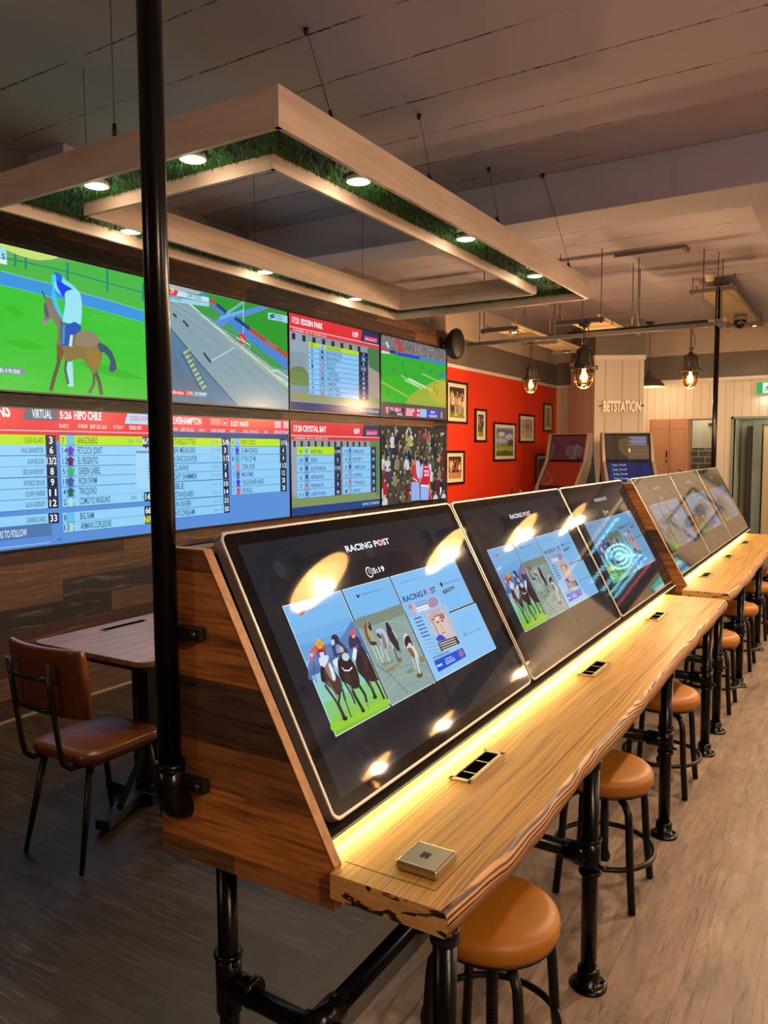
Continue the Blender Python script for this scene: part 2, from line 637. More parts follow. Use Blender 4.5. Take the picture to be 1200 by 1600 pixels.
# ------------------------------------------------------------------ back wall with openings
YB = 12.74
m = MB()
def bw(x0, x1, z0, z1, mi=0):
    m.box((x0, YB, z0), (x1, YB + 0.14, z1), mi=mi)
bw(-4.62, -2.215, 0, 2.66); bw(-1.90, -1.60, 0, 2.66); bw(-0.72, 6.1, 0, 2.66)
bw(-2.215, -1.90, 2.075, 2.66); bw(-1.60, -0.72, 2.07, 2.66)
bw(-4.62, 6.1, 2.70, 3.075, 1); bw(-4.62, 6.1, 3.075, 3.5, 2)
struct('wall_back', m, [CREAM, GREYBAND, CORNICE], 'cream boarded back wall with a taupe band')
m = MB()
m.box((-4.36, YB - 0.03, 2.655), (6.0, YB + 0.02, 2.705), 0.005)
struct('trim_4', m, TRIMW, 'cream rail on the back wall')
m = MB()
m.box((6.0, -4.0, 0), (6.1, 12.74, 3.5))
struct('wall_right', m, mat('cream paint right', '#b9a892', 0.6))
m = MB()
m.box((-4.62, -4.1, 0), (6.1, -4.0, 3.5))
struct('wall_front', m, mat('shop front paint', '#6a5a4c', 0.6))
# tiled lobby seen through the narrow opening
def tiles():
    t = NT('grey metro tiles', 0.2)
    b = t.nt.nodes.new('ShaderNodeTexBrick')
    b.inputs['Scale'].default_value = 1.0
    b.inputs['Brick Width'].default_value = 0.20
    b.inputs['Row Height'].default_value = 0.10
    b.inputs['Mortar Size'].default_value = 0.006
    b.inputs['Color1'].default_value = lin('#5d5f56')
    b.inputs['Color2'].default_value = lin('#66685e')
    b.inputs['Mortar'].default_value = lin('#c8c4b4')
    t.nt.links.new(t.vec(t.x, t.z, 0.0), b.inputs['Vector'])
    return t.out(b.outputs['Color'])
m = MB()
m.box((-2.9, 13.40, 0), (-1.72, 13.46, 1.645), mi=0)
m.box((-2.9, 13.40, 1.645), (-1.72, 13.46, 3.0), mi=1)
m.box((-2.9, 12.88, 0), (-2.84, 13.40, 3.0), mi=1)
struct('wall_lobby', m, [tiles(), mat('white plaster', '#d8d4c2', 0.5)], 'white and grey tiled wall seen through the narrow doorway')
m = MB()
m.box((-2.235, YB - 0.012, 0), (-2.215, YB + 0.15, 2.095), 0.003)
m.box((-1.90, YB - 0.012, 0), (-1.88, YB + 0.15, 2.095), 0.003)
m.box((-2.235, YB - 0.012, 2.075), (-1.88, YB + 0.15, 2.095), 0.003)
struct('trim_5', m, mat('brown door casing', '#8a6a52', 0.4))
m = MB()
m.box((-2.06, 13.36, 2.005), (-1.85, 13.40, 2.04), 0.004)
closer = tag(m.build('door_closer', mat('black metal', '#14130f', 0.35)), 'dark door closer bar above the tiled lobby doorway', 'door closer')
# grey green lobby doorway on the right
GG = mat('grey green paint', '#76807a', 0.45)
m = MB()
m.box((-1.64, YB - 0.015, 0), (-1.60, YB + 0.16, 2.11), 0.004)
m.box((-0.72, YB - 0.015, 0), (-0.68, YB + 0.16, 2.11), 0.004)
m.box((-1.64, YB - 0.015, 2.07), (-0.68, YB + 0.16, 2.11), 0.004)
struct('trim_6', m, GG, 'grey-green casing of the right-hand doorway')
m = MB()
m.box((-1.66, 12.88, 0), (-1.60, 13.7, 2.6), mi=0)
m.box((-1.6, 13.7, 0), (-0.3, 13.76, 2.6), mi=0)
m.box((-0.36, 12.88, 0), (-0.3, 13.7, 2.6), mi=0)
m.box((-1.66, 12.88, 2.4), (-0.3, 13.76, 2.46), mi=0)
struct('wall_lobby.001', m, mat('pale green plaster', '#a8ab98', 0.5))
m = MB()
m.box((-1.485, 13.32, 0), (-1.405, 13.42, 1.98), 0.006)
tag(m.build('door_jamb_guard', mat('black rubber', '#17130f', 0.5)), 'black upright strip just inside the right-hand doorway', 'door strip')
m = MB()
m.box((-1.40, 13.30, 0), (-1.27, 13.42, 2.06), 0.006)
m.box((-1.27, 13.30, 2.0), (-0.5, 13.42, 2.06), 0.006)
struct('trim_7', m, GG)
m = MB()
m.box((-1.25, 13.34, 0.01), (-0.46, 13.39, 1.99), 0.004)
struct('door_2', m, mat('warm cream door', '#d8c6a0', 0.4), 'cream door inside the right-hand doorway')
lamp('lobby_light', 'POINT', (-2.1, 13.1, 2.4), 7, (1, 0.93, 0.72), None, 0.1)
lamp('lobby_light', 'POINT', (-1.0, 13.05, 2.3), 6, (1, 0.95, 0.78), None, 0.1)

# double leaf cupboard door
DOORC = mat('tan door paint', '#a5765a', 0.5)
m = MB()
x0, x1 = -2.80, -2.245
m.box((x0 - 0.03, YB - 0.012, 0.0), (x1 + 0.01, YB, 2.095), 0.003)
for a, b in ((x0, (x0 + x1) / 2 - 0.003), ((x0 + x1) / 2 + 0.003, x1)):
    m.box((a, YB - 0.035, 0.01), (b, YB - 0.012, 2.075), 0.003)
    for z0, z1 in ((0.15, 0.95), (1.08, 1.95)):
        for lo, hi in (((a + 0.03, YB - 0.042, z0), (b - 0.03, YB - 0.035, z0 + 0.015)), ((a + 0.03, YB - 0.042, z1), (b - 0.03, YB - 0.035, z1 + 0.015)), ((a + 0.03, YB - 0.042, z0), (a + 0.042, YB - 0.035, z1)), ((b - 0.042, YB - 0.042, z0), (b - 0.03, YB - 0.035, z1))):
            m.box(lo, hi, 0.001)
d1 = struct('door_1', m, DOORC, 'tan double-leaf door in the back wall')
m = MB()
m.box((-2.565, YB - 0.05, 1.50), (-2.545, YB - 0.035, 1.60), 0.003)
m.box((-2.565, YB - 0.05, 1.42), (-2.545, YB - 0.035, 1.455), 0.003)
m.build('escutcheon', mat('dark bronze', '#2e221a', 0.35, 0.8), d1, world=False)
m = MB()
m.lathe([(0, -0.05), (0.02, -0.045), (0.026, -0.03), (0.018, -0.015), (0.01, 0)], (-2.335, YB - 0.035, 1.31), 16, axis='y')
m.build('door_knob', mat('brass', '#b89a58', 0.25, 1.0), d1, world=False)

# ------------------------------------------------------------------ boarded column, turned towards the room
FX, FY, RX, RY = -0.5213, 0.8534, 0.8536, 0.5209
def at(d, s, z):
    return Vector((FX * d + RX * s, FY * d + RY * s, z))
c = [at(11.3, 3.06, 0), at(11.3, 3.77, 0), at(12.3, 3.77, 0), at(12.33, 2.96, 0)]
cx = sum((p for p in c), Vector()) / 4
m = MB()
m.prism(c, (0, 0, 2.93), 0)
g = [cx + (p - cx) * 0.985 for p in c]
m.prism([p + Vector((0, 0, 2.93)) for p in g], (0, 0, 0.57), 1)
tr = [cx + (p - cx) * 1.045 for p in c]
m.prism([p + Vector((0, 0, 2.915)) for p in tr], (0, 0, 0.07), 2, 0.006)
struct('wall_column', m, [CREAM_COL, GREYBAND, TRIMW], 'cream boarded column with a taupe upper part')
# ------------------------------------------------------------------ drawings shown on the screens (u right, v down, metres)
PICS = {}
PICS['home'] = [('p',[(0.113,0.213),(0.367,0.213),(0.367,0.553),(0.113,0.553)],'#e4f6ff'),
 ('p',[(0.115,0.215),(0.365,0.215),(0.365,0.551),(0.115,0.551)],'#78b9ee'),
 ('p',[(0.115,0.29),(0.365,0.29),(0.365,0.325),(0.115,0.325)],'#72b0e8'),
 ('p',[(0.115,0.32),(0.365,0.32),(0.365,0.36),(0.115,0.36)],'#6ca2d8'),
 ('b',[(0.115,0.375),(0.15,0.352),(0.2,0.338),(0.25,0.34),(0.3,0.33),(0.365,0.305),(0.365,0.385),(0.3,0.395),(0.2,0.4),(0.115,0.4)],'#5a7eb8'),
 ('b',[(0.115,0.385),(0.2,0.372),(0.28,0.37),(0.365,0.35),(0.365,0.4),(0.25,0.41),(0.115,0.41)],'#4f6ea6'),
 ('p',[(0.115,0.398),(0.365,0.398),(0.365,0.44),(0.115,0.44)],'#8fc4dd'),
 ('p',[(0.115,0.43),(0.365,0.43),(0.365,0.475),(0.115,0.475)],'#86cdb6'),
 ('p',[(0.115,0.47),(0.365,0.47),(0.365,0.51),(0.115,0.51)],'#80c77a'),
 ('p',[(0.115,0.505),(0.365,0.505),(0.365,0.535),(0.115,0.535)],'#84c552'),
 ('p',[(0.115,0.53),(0.365,0.53),(0.365,0.551),(0.115,0.551)],'#7fc02c'),
 ('b',[(0.115,0.52),(0.18,0.528),(0.26,0.524),(0.365,0.531),(0.365,0.545),(0.2,0.542),(0.115,0.54)],'#93cc38'),
 ('b',[(0.344,0.372),(0.357,0.386),(0.363,0.424),(0.363,0.463),(0.362,0.476),(0.321,0.468),(0.302,0.449),(0.294,0.428),(0.308,0.396)],'#2d1f22'),
 ('l',[(0.312,0.454),(0.321,0.487),(0.32,0.511)],0.0118,'#2d1f22'),
 ('l',[(0.347,0.464),(0.353,0.496),(0.353,0.528)],0.0088,'#2d1f22'),
 ('l',[(0.322,0.466),(0.322,0.495)],0.0066,'#5a4138'),
 ('b',[(0.343,0.386),(0.355,0.402),(0.351,0.427),(0.33,0.443),(0.327,0.42)],'#3c2a2c'),
 ('b',[(0.248,0.379),(0.283,0.393),(0.293,0.423),(0.284,0.458),(0.27,0.471),(0.248,0.468),(0.236,0.453),(0.216,0.439),(0.218,0.414)],'#2d1f22'),
 ('l',[(0.24,0.454),(0.242,0.488),(0.25,0.529)],0.011,'#2d1f22'),
 ('l',[(0.273,0.46),(0.283,0.495),(0.277,0.514)],0.0102,'#2d1f22'),
 ('l',[(0.223,0.441),(0.231,0.48),(0.23,0.504)],0.007,'#4a3634'),
 ('l',[(0.278,0.513),(0.274,0.531)],0.005,'#8a7a72'),
 ('l',[(0.239,0.456),(0.239,0.471)],0.0047,'#9a8478'),
 ('l',[(0.238,0.407),(0.242,0.417),(0.262,0.422),(0.278,0.417)],0.0039,'#e8e4e8'),
 ('b',[(0.24,0.422),(0.257,0.429),(0.254,0.447),(0.238,0.45),(0.23,0.438)],'#3f2b2e'),
 ('b',[(0.159,0.388),(0.187,0.38),(0.202,0.385),(0.205,0.408),(0.213,0.433),(0.208,0.453),(0.188,0.467),(0.175,0.462),(0.165,0.445),(0.15,0.426),(0.142,0.416)],'#4a3634'),
 ('b',[(0.173,0.391),(0.19,0.38),(0.205,0.386),(0.202,0.409),(0.194,0.43),(0.182,0.43),(0.175,0.413)],'#8a7a72'),
 ('b',[(0.191,0.388),(0.2,0.387),(0.2,0.419),(0.191,0.43),(0.184,0.425),(0.188,0.406)],'#dfe6ee'),
 ('l',[(0.147,0.43),(0.164,0.478),(0.166,0.511),(0.163,0.527)],0.0083,'#4a3634'),
 ('l',[(0.194,0.459),(0.169,0.485),(0.171,0.525)],0.0073,'#2d1f22'),
 ('l',[(0.204,0.456),(0.198,0.486)],0.0083,'#4a3634'),
 ('l',[(0.198,0.486),(0.194,0.529)],0.0044,'#4a3634'),
 ('l',[(0.163,0.425),(0.175,0.474)],0.0044,'#8d7268'),
 ('e',(0.171,0.525),0.0085,0.005,'#231a1c'),
 ('e',(0.319,0.511),0.0095,0.0058,'#231a1c'),
 ('e',(0.249,0.528),0.0082,0.005,'#231a1c'),
 ('b',[(0.166,0.333),(0.184,0.33),(0.206,0.335),(0.204,0.353),(0.189,0.367),(0.169,0.362),(0.164,0.348)],'#c8434a'),
 ('l',[(0.171,0.336),(0.149,0.344),(0.134,0.364)],0.0111,'#d0606a'),
 ('e',(0.145,0.35),0.0063,0.005,'#e9b9ba'),
 ('b',[(0.173,0.348),(0.197,0.348),(0.194,0.366),(0.17,0.364)],'#5d3d52'),
 ('b',[(0.175,0.353),(0.193,0.354),(0.188,0.362),(0.176,0.361)],'#e6d7de'),
 ('e',(0.19,0.331),0.0155,0.0122,'#e3c33e'),
 ('l',[(0.184,0.32),(0.178,0.339)],0.0027,'#c23b34'),
 ('l',[(0.192,0.322),(0.186,0.34)],0.0027,'#c23b34'),
 ('l',[(0.2,0.324),(0.194,0.342)],0.0032,'#c23b34'),
 ('b',[(0.169,0.363),(0.202,0.365),(0.198,0.377),(0.169,0.391),(0.16,0.383)],'#d5dff0'),
 ('l',[(0.166,0.386),(0.155,0.402),(0.152,0.422)],0.0114,'#221a20'),
 ('l',[(0.143,0.369),(0.124,0.399),(0.123,0.418)],0.0022,'#2a3a40'),
 ('b',[(0.236,0.336),(0.26,0.336),(0.278,0.349),(0.288,0.373),(0.274,0.38),(0.246,0.376),(0.227,0.375),(0.23,0.356)],'#37405f'),
 ('e',(0.258,0.333),0.0153,0.0117,'#262c44'),
 ('b',[(0.238,0.334),(0.251,0.333),(0.248,0.344),(0.234,0.346)],'#b9cfe8'),
 ('b',[(0.25,0.348),(0.266,0.354),(0.255,0.37),(0.241,0.367)],'#8088c8'),
 ('e',(0.264,0.364),0.0102,0.0086,'#b8b4a4'),
 ('b',[(0.216,0.382),(0.24,0.382),(0.236,0.397),(0.219,0.403),(0.211,0.393)],'#dbe6f2'),
 ('e',(0.269,0.386),0.0153,0.0108,'#c4d4dc'),
 ('l',[(0.24,0.385),(0.226,0.405)],0.01,'#20222f'),
 ('b',[(0.317,0.341),(0.339,0.339),(0.356,0.355),(0.332,0.369),(0.307,0.372),(0.302,0.362)],'#3a3350'),
 ('e',(0.341,0.335),0.0143,0.01,'#cf5a64'),
 ('e',(0.336,0.344),0.0082,0.0045,'#d9a8a0'),
 ('l',[(0.323,0.375),(0.298,0.4)],0.0143,'#dfeaf4'),
 ('l',[(0.354,0.358),(0.328,0.393)],0.0126,'#3d2f3c'),
 ('t', 'HORSE RACING  >', 0.196, 0.244, 0.118, 0.004, '#6b86a6', 0.0),
 ('b',[(0.162,0.245),(0.176,0.238),(0.191,0.239),(0.182,0.246),(0.17,0.249)],'#d2603c'),
 ('p',[(0.372,0.213),(0.622,0.213),(0.622,0.553),(0.372,0.553)],'#e4f6ff'),
 ('p',[(0.373,0.215),(0.621,0.215),(0.621,0.551),(0.373,0.551)],'#78b9ee'),
 ('p',[(0.373,0.302),(0.621,0.302),(0.621,0.551),(0.373,0.551)],'#8ba3a0'),
 ('l',[(0.376,0.325),(0.46,0.306),(0.54,0.314),(0.618,0.34)],0.0035,'#7d948f'),
 ('l',[(0.376,0.352),(0.46,0.333),(0.54,0.341),(0.618,0.367)],0.0035,'#98afaa'),
 ('l',[(0.376,0.379),(0.46,0.36),(0.54,0.368),(0.618,0.394)],0.0035,'#84998f'),
 ('l',[(0.376,0.406),(0.46,0.387),(0.54,0.395),(0.618,0.421)],0.0035,'#7d948f'),
 ('l',[(0.376,0.433),(0.46,0.414),(0.54,0.422),(0.618,0.448)],0.0035,'#98afaa'),
 ('l',[(0.376,0.46),(0.46,0.441),(0.54,0.449),(0.618,0.475)],0.0035,'#84998f'),
 ('l',[(0.376,0.487),(0.46,0.468),(0.54,0.476),(0.618,0.502)],0.0035,'#7d948f'),
 ('l',[(0.376,0.514),(0.46,0.495),(0.54,0.503),(0.618,0.529)],0.0035,'#98afaa'),
 ('l',[(0.376,0.541),(0.46,0.522),(0.54,0.53),(0.618,0.556)],0.0035,'#84998f'),
 ('b',[(0.373,0.303),(0.5,0.303),(0.621,0.303),(0.621,0.33),(0.5,0.335),(0.373,0.33)],'#7b8c7c'),
 ('l',[(0.378,0.432),(0.397,0.453),(0.423,0.477),(0.443,0.509),(0.468,0.544)],0.0027,'#5b6a68'),
 ('e',(0.438,0.446),0.0279,0.0036,'#8a8562'),
 ('e',(0.494,0.451),0.0146,0.0064,'#8a8562'),
 ('e',(0.433,0.464),0.0228,0.005,'#8a8562'),
 ('e',(0.52,0.492),0.0209,0.0064,'#8a8562'),
 ('e',(0.558,0.513),0.0216,0.0085,'#8a8562'),
 ('e',(0.605,0.477),0.0228,0.0086,'#8a8562'),
 ('e',(0.414,0.442),0.0155,0.0036,'#8a8562'),
 ('e',(0.473,0.46),0.0238,0.0028,'#8a8562'),
 ('e',(0.558,0.515),0.0146,0.0064,'#5d4a30'),
 ('e',(0.493,0.451),0.0102,0.0042,'#6d5638'),
 ('b',[(0.413,0.327),(0.424,0.342),(0.423,0.372),(0.421,0.387),(0.402,0.389),(0.393,0.373),(0.396,0.348)],'#a3a58c'),
 ('b',[(0.399,0.326),(0.411,0.327),(0.401,0.35),(0.402,0.372),(0.391,0.375),(0.387,0.354)],'#8c5138'),
 ('b',[(0.414,0.32),(0.428,0.322),(0.429,0.341),(0.419,0.346),(0.414,0.332)],'#2b2b32'),
 ('l',[(0.422,0.319),(0.417,0.33)],0.0029,'#e8eef0'),
 ('b',[(0.393,0.373),(0.422,0.379),(0.418,0.388),(0.397,0.384)],'#3d3433'),
 ('l',[(0.397,0.384),(0.396,0.425)],0.004,'#cdd8d2'),
 ('l',[(0.412,0.387),(0.412,0.439)],0.0044,'#cdd8d2'),
 ('l',[(0.435,0.392),(0.425,0.428)],0.0039,'#cdd8d2'),
 ('l',[(0.445,0.407),(0.444,0.445)],0.0044,'#cdd8d2'),
 ('b',[(0.443,0.349),(0.475,0.352),(0.482,0.378),(0.471,0.401),(0.451,0.411),(0.444,0.392),(0.445,0.367)],'#b7c4de'),
 ('b',[(0.459,0.36),(0.468,0.372),(0.462,0.404),(0.445,0.407),(0.45,0.383)],'#8d7d70'),
 ('b',[(0.437,0.36),(0.45,0.36),(0.453,0.374),(0.444,0.374)],'#39455e'),
 ('b',[(0.504,0.341),(0.518,0.352),(0.523,0.379),(0.522,0.41),(0.507,0.429),(0.497,0.412),(0.488,0.379)],'#33272a'),
 ('e',(0.508,0.347),0.0082,0.0086,'#2a2328'),
 ('l',[(0.521,0.363),(0.525,0.395)],0.0044,'#d7dde2'),
 ('l',[(0.493,0.411),(0.485,0.447)],0.0052,'#3a302e'),
 ('l',[(0.516,0.411),(0.515,0.433)],0.005,'#352b2c'),
 ('l',[(0.486,0.396),(0.49,0.415)],0.004,'#d9dfdf'),
 ('b',[(0.564,0.393),(0.584,0.391),(0.595,0.411),(0.595,0.43),(0.587,0.462),(0.57,0.465),(0.562,0.433),(0.545,0.423)],'#d3d6d4'),
 ('b',[(0.571,0.398),(0.59,0.399),(0.592,0.426),(0.589,0.431),(0.577,0.417),(0.552,0.427),(0.552,0.412)],'#2f2528'),
 ('b',[(0.556,0.431),(0.575,0.435),(0.577,0.46),(0.566,0.464),(0.558,0.45)],'#7d5a45'),
 ('l',[(0.579,0.458),(0.568,0.492),(0.562,0.511)],0.0064,'#dde0dc'),
 ('l',[(0.559,0.458),(0.552,0.493)],0.0042,'#c5cfcb'),
 ('l',[(0.594,0.448),(0.581,0.482)],0.004,'#dde0dc'),
 ('t', 'GREYHOUNDS  >', 0.452, 0.245, 0.117, 0.006, '#41607f', 0.0),
 ('b',[(0.425,0.235),(0.433,0.241),(0.445,0.238),(0.431,0.248),(0.425,0.244)],'#20354c'),
 ('p',[(0.628,0.213),(0.874,0.213),(0.874,0.553),(0.628,0.553)],'#e4f6ff'),
 ('p',[(0.629,0.215),(0.873,0.215),(0.873,0.551),(0.629,0.551)],'#7fbdf2'),
 ('p',[(0.629,0.35),(0.873,0.35),(0.873,0.551),(0.629,0.551)],'#8fc6f4'),
 ('t', "READ TODAY'S RACING POST  >", 0.661, 0.243, 0.163, 0.004, '#47698c', 0.0),
 ('t', 'RACING POST', 0.643, 0.301, 0.212, 0.017, '#1b2a44', 0.02),
 ('e',(0.806,0.292),0.012507999999999997,0.00918000000000001,'#cf8aa0'),
 ('e',(0.806,0.292),0.007631999999999998,0.005780000000000006,'#8fc3f2'),
 ('p',[(0.653,0.311),(0.846,0.317),(0.848,0.353),(0.674,0.35)],'#a9c3e6'),
 ('b',[(0.779,0.318),(0.826,0.317),(0.839,0.333),(0.813,0.346),(0.771,0.342)],'#a98ba6'),
 ('b',[(0.653,0.311),(0.681,0.313),(0.68,0.332),(0.68,0.35),(0.662,0.35),(0.657,0.331)],'#c2a9b4'),
 ('e',(0.663,0.32),0.0112,0.0078,'#a58f8c'),
 ('l',[(0.694,0.316),(0.771,0.317)],0.0035,'#6b8fd0'),
 ('l',[(0.693,0.324),(0.77,0.325)],0.004,'#6b8fd0'),
 ('l',[(0.692,0.332),(0.769,0.334)],0.0044,'#eef6fd'),
 ('l',[(0.691,0.34),(0.768,0.342)],0.0044,'#eef6fd'),
 ('l',[(0.653,0.359),(0.7,0.36)],0.0048,'#4d6f9c'),
 ('l',[(0.654,0.371),(0.701,0.372)],0.0044,'#4d6f9c'),
 ('l',[(0.654,0.382),(0.701,0.384)],0.0048,'#4d6f9c'),
 ('l',[(0.655,0.394),(0.702,0.396)],0.0047,'#4d6f9c'),
 ('l',[(0.655,0.406),(0.702,0.408)],0.0048,'#4d6f9c'),
 ('l',[(0.656,0.417),(0.703,0.42)],0.0048,'#4d6f9c'),
 ('l',[(0.656,0.429),(0.703,0.432)],0.0032,'#7ca3cd'),
 ('l',[(0.69,0.434),(0.723,0.435)],0.0026,'#84aad2'),
 ('l',[(0.657,0.441),(0.704,0.444)],0.0023,'#7ca3cd'),
 ('l',[(0.69,0.445),(0.724,0.447)],0.0027,'#84aad2'),
 ('l',[(0.658,0.453),(0.705,0.456)],0.0026,'#7ca3cd'),
 ('l',[(0.691,0.457),(0.724,0.459)],0.003,'#84aad2'),
 ('l',[(0.658,0.464),(0.705,0.468)],0.0027,'#7ca3cd'),
 ('l',[(0.691,0.469),(0.725,0.471)],0.0027,'#84aad2'),
 ('l',[(0.659,0.476),(0.706,0.479)],0.0027,'#7ca3cd'),
 ('l',[(0.692,0.481),(0.725,0.482)],0.0026,'#84aad2'),
 ('l',[(0.659,0.487),(0.706,0.491)],0.0027,'#7ca3cd'),
 ('l',[(0.692,0.492),(0.726,0.494)],0.0027,'#84aad2'),
 ('p',[(0.72,0.353),(0.852,0.355),(0.864,0.462),(0.732,0.452)],'#b3a7b4'),
 ('p',[(0.725,0.356),(0.847,0.358),(0.86,0.46),(0.733,0.449)],'#c3bcc8'),
 ('b',[(0.749,0.382),(0.826,0.384),(0.826,0.414),(0.82,0.436),(0.791,0.445),(0.765,0.437),(0.752,0.415)],'#d8c0b4'),
 ('b',[(0.743,0.367),(0.78,0.362),(0.826,0.369),(0.832,0.385),(0.821,0.393),(0.787,0.383),(0.744,0.384)],'#a3705c'),
 ('b',[(0.745,0.365),(0.779,0.355),(0.821,0.36),(0.828,0.374),(0.784,0.372),(0.744,0.381)],'#c3a9ae'),
 ('b',[(0.769,0.378),(0.804,0.379),(0.785,0.386),(0.773,0.385)],'#e6dcdc'),
 ('l',[(0.771,0.394),(0.786,0.395)],0.0047,'#5c4438'),
 ('l',[(0.799,0.395),(0.816,0.396)],0.0044,'#5c4438'),
 ('l',[(0.789,0.403),(0.788,0.419),(0.777,0.42)],0.0027,'#a07a68'),
 ('l',[(0.774,0.431),(0.797,0.431)],0.0035,'#a5605c'),
 ('l',[(0.749,0.386),(0.752,0.415),(0.752,0.437)],0.0039,'#4b4450'),
 ('b',[(0.728,0.438),(0.762,0.433),(0.781,0.449),(0.777,0.453),(0.734,0.449)],'#3248c0'),
 ('p',[(0.725,0.452),(0.848,0.457),(0.853,0.483),(0.725,0.482)],'#38302f'),
 ('l',[(0.73,0.458),(0.836,0.462)],0.0035,'#c9c3c4'),
 ('l',[(0.731,0.465),(0.836,0.47)],0.0035,'#c9c3c4'),
 ('l',[(0.732,0.473),(0.836,0.477)],0.0032,'#c9c3c4'),
 ('l',[(0.733,0.48),(0.836,0.484)],0.0032,'#c9c3c4'),
 ('l',[(0.659,0.488),(0.768,0.491)],0.0061,'#6d91b8'),
 ('p',[(0.662,0.496),(0.857,0.499),(0.858,0.529),(0.661,0.532)],'#1b4fd0'),
 ('e',(0.833,0.513),0.0165,0.012,'#8b6f9c'),
 ('l',[(0.724,0.508),(0.773,0.508)],0.004,'#9cc0ff'),
 ('l',[(0.721,0.515),(0.783,0.516)],0.0035,'#9cc0ff'),
 ('l',[(0.666,0.515),(0.7,0.516)],0.0066,'#b9d4ff'),
 ('l',[(0.721,0.521),(0.783,0.522)],0.004,'#9cc0ff'),
 ('p',[(0.88,0.21),(1.07,0.21),(1.07,0.377),(0.88,0.377)],'#e4f6ff'),
 ('p',[(0.881,0.212),(1.069,0.212),(1.069,0.376),(0.881,0.376)],'#7cbcf0'),
 ('p',[(0.88,0.382),(1.08,0.382),(1.08,0.553),(0.88,0.553)],'#e4f6ff'),
 ('p',[(0.881,0.383),(1.079,0.383),(1.079,0.551),(0.881,0.551)],'#86c2f3'),
 ('t', 'RACE IN FOCUS  >', 0.927, 0.289, 0.126, 0.008, '#3d5c80', 0.0),
 ('e',(0.908,0.284),0.0082,0.0078,'#22344c'),
 ('t', 'EARLY PRICES  >', 0.933, 0.47, 0.128, 0.005, '#4a6d92', 0.0),
 ('e',(0.915,0.465),0.0092,0.0064,'#5b82ab'),
 ('e',(0.915,0.465),0.0051,0.0036,'#86c2f3'),
 ('p',[(0.897,0.305),(0.983,0.302),(0.983,0.312),(0.897,0.316)],'#23304a'),
 ('t', 'X5 WINNERS', 0.903, 0.312, 0.077, 0.006, '#d6e6f6', 0.0),
 ('t', 'RACING POST', 0.47, 0.111, 0.243, 0.019, '#eef4fa', 0.03),
 ('e',(0.657,0.102),0.014336999999999999,0.010260000000000002,'#eab8bc'),
 ('e',(0.657,0.102),0.00729,0.005320000000000001,'#c83a48'),
 ('t', '5:19', 0.556, 0.191, 0.064, 0.016, '#f2f6fa', 0.03),
 ('e',(0.536,0.184),0.017,0.017,'#f2f6fa'),
 ('e',(0.536,0.184),0.0135,0.0135,'#2a2c36'),
 ('l',[(0.536,0.184),(0.536,0.174)],0.003,'#f2f6fa'),
 ('l',[(0.536,0.184),(0.542,0.188)],0.003,'#f2f6fa')]
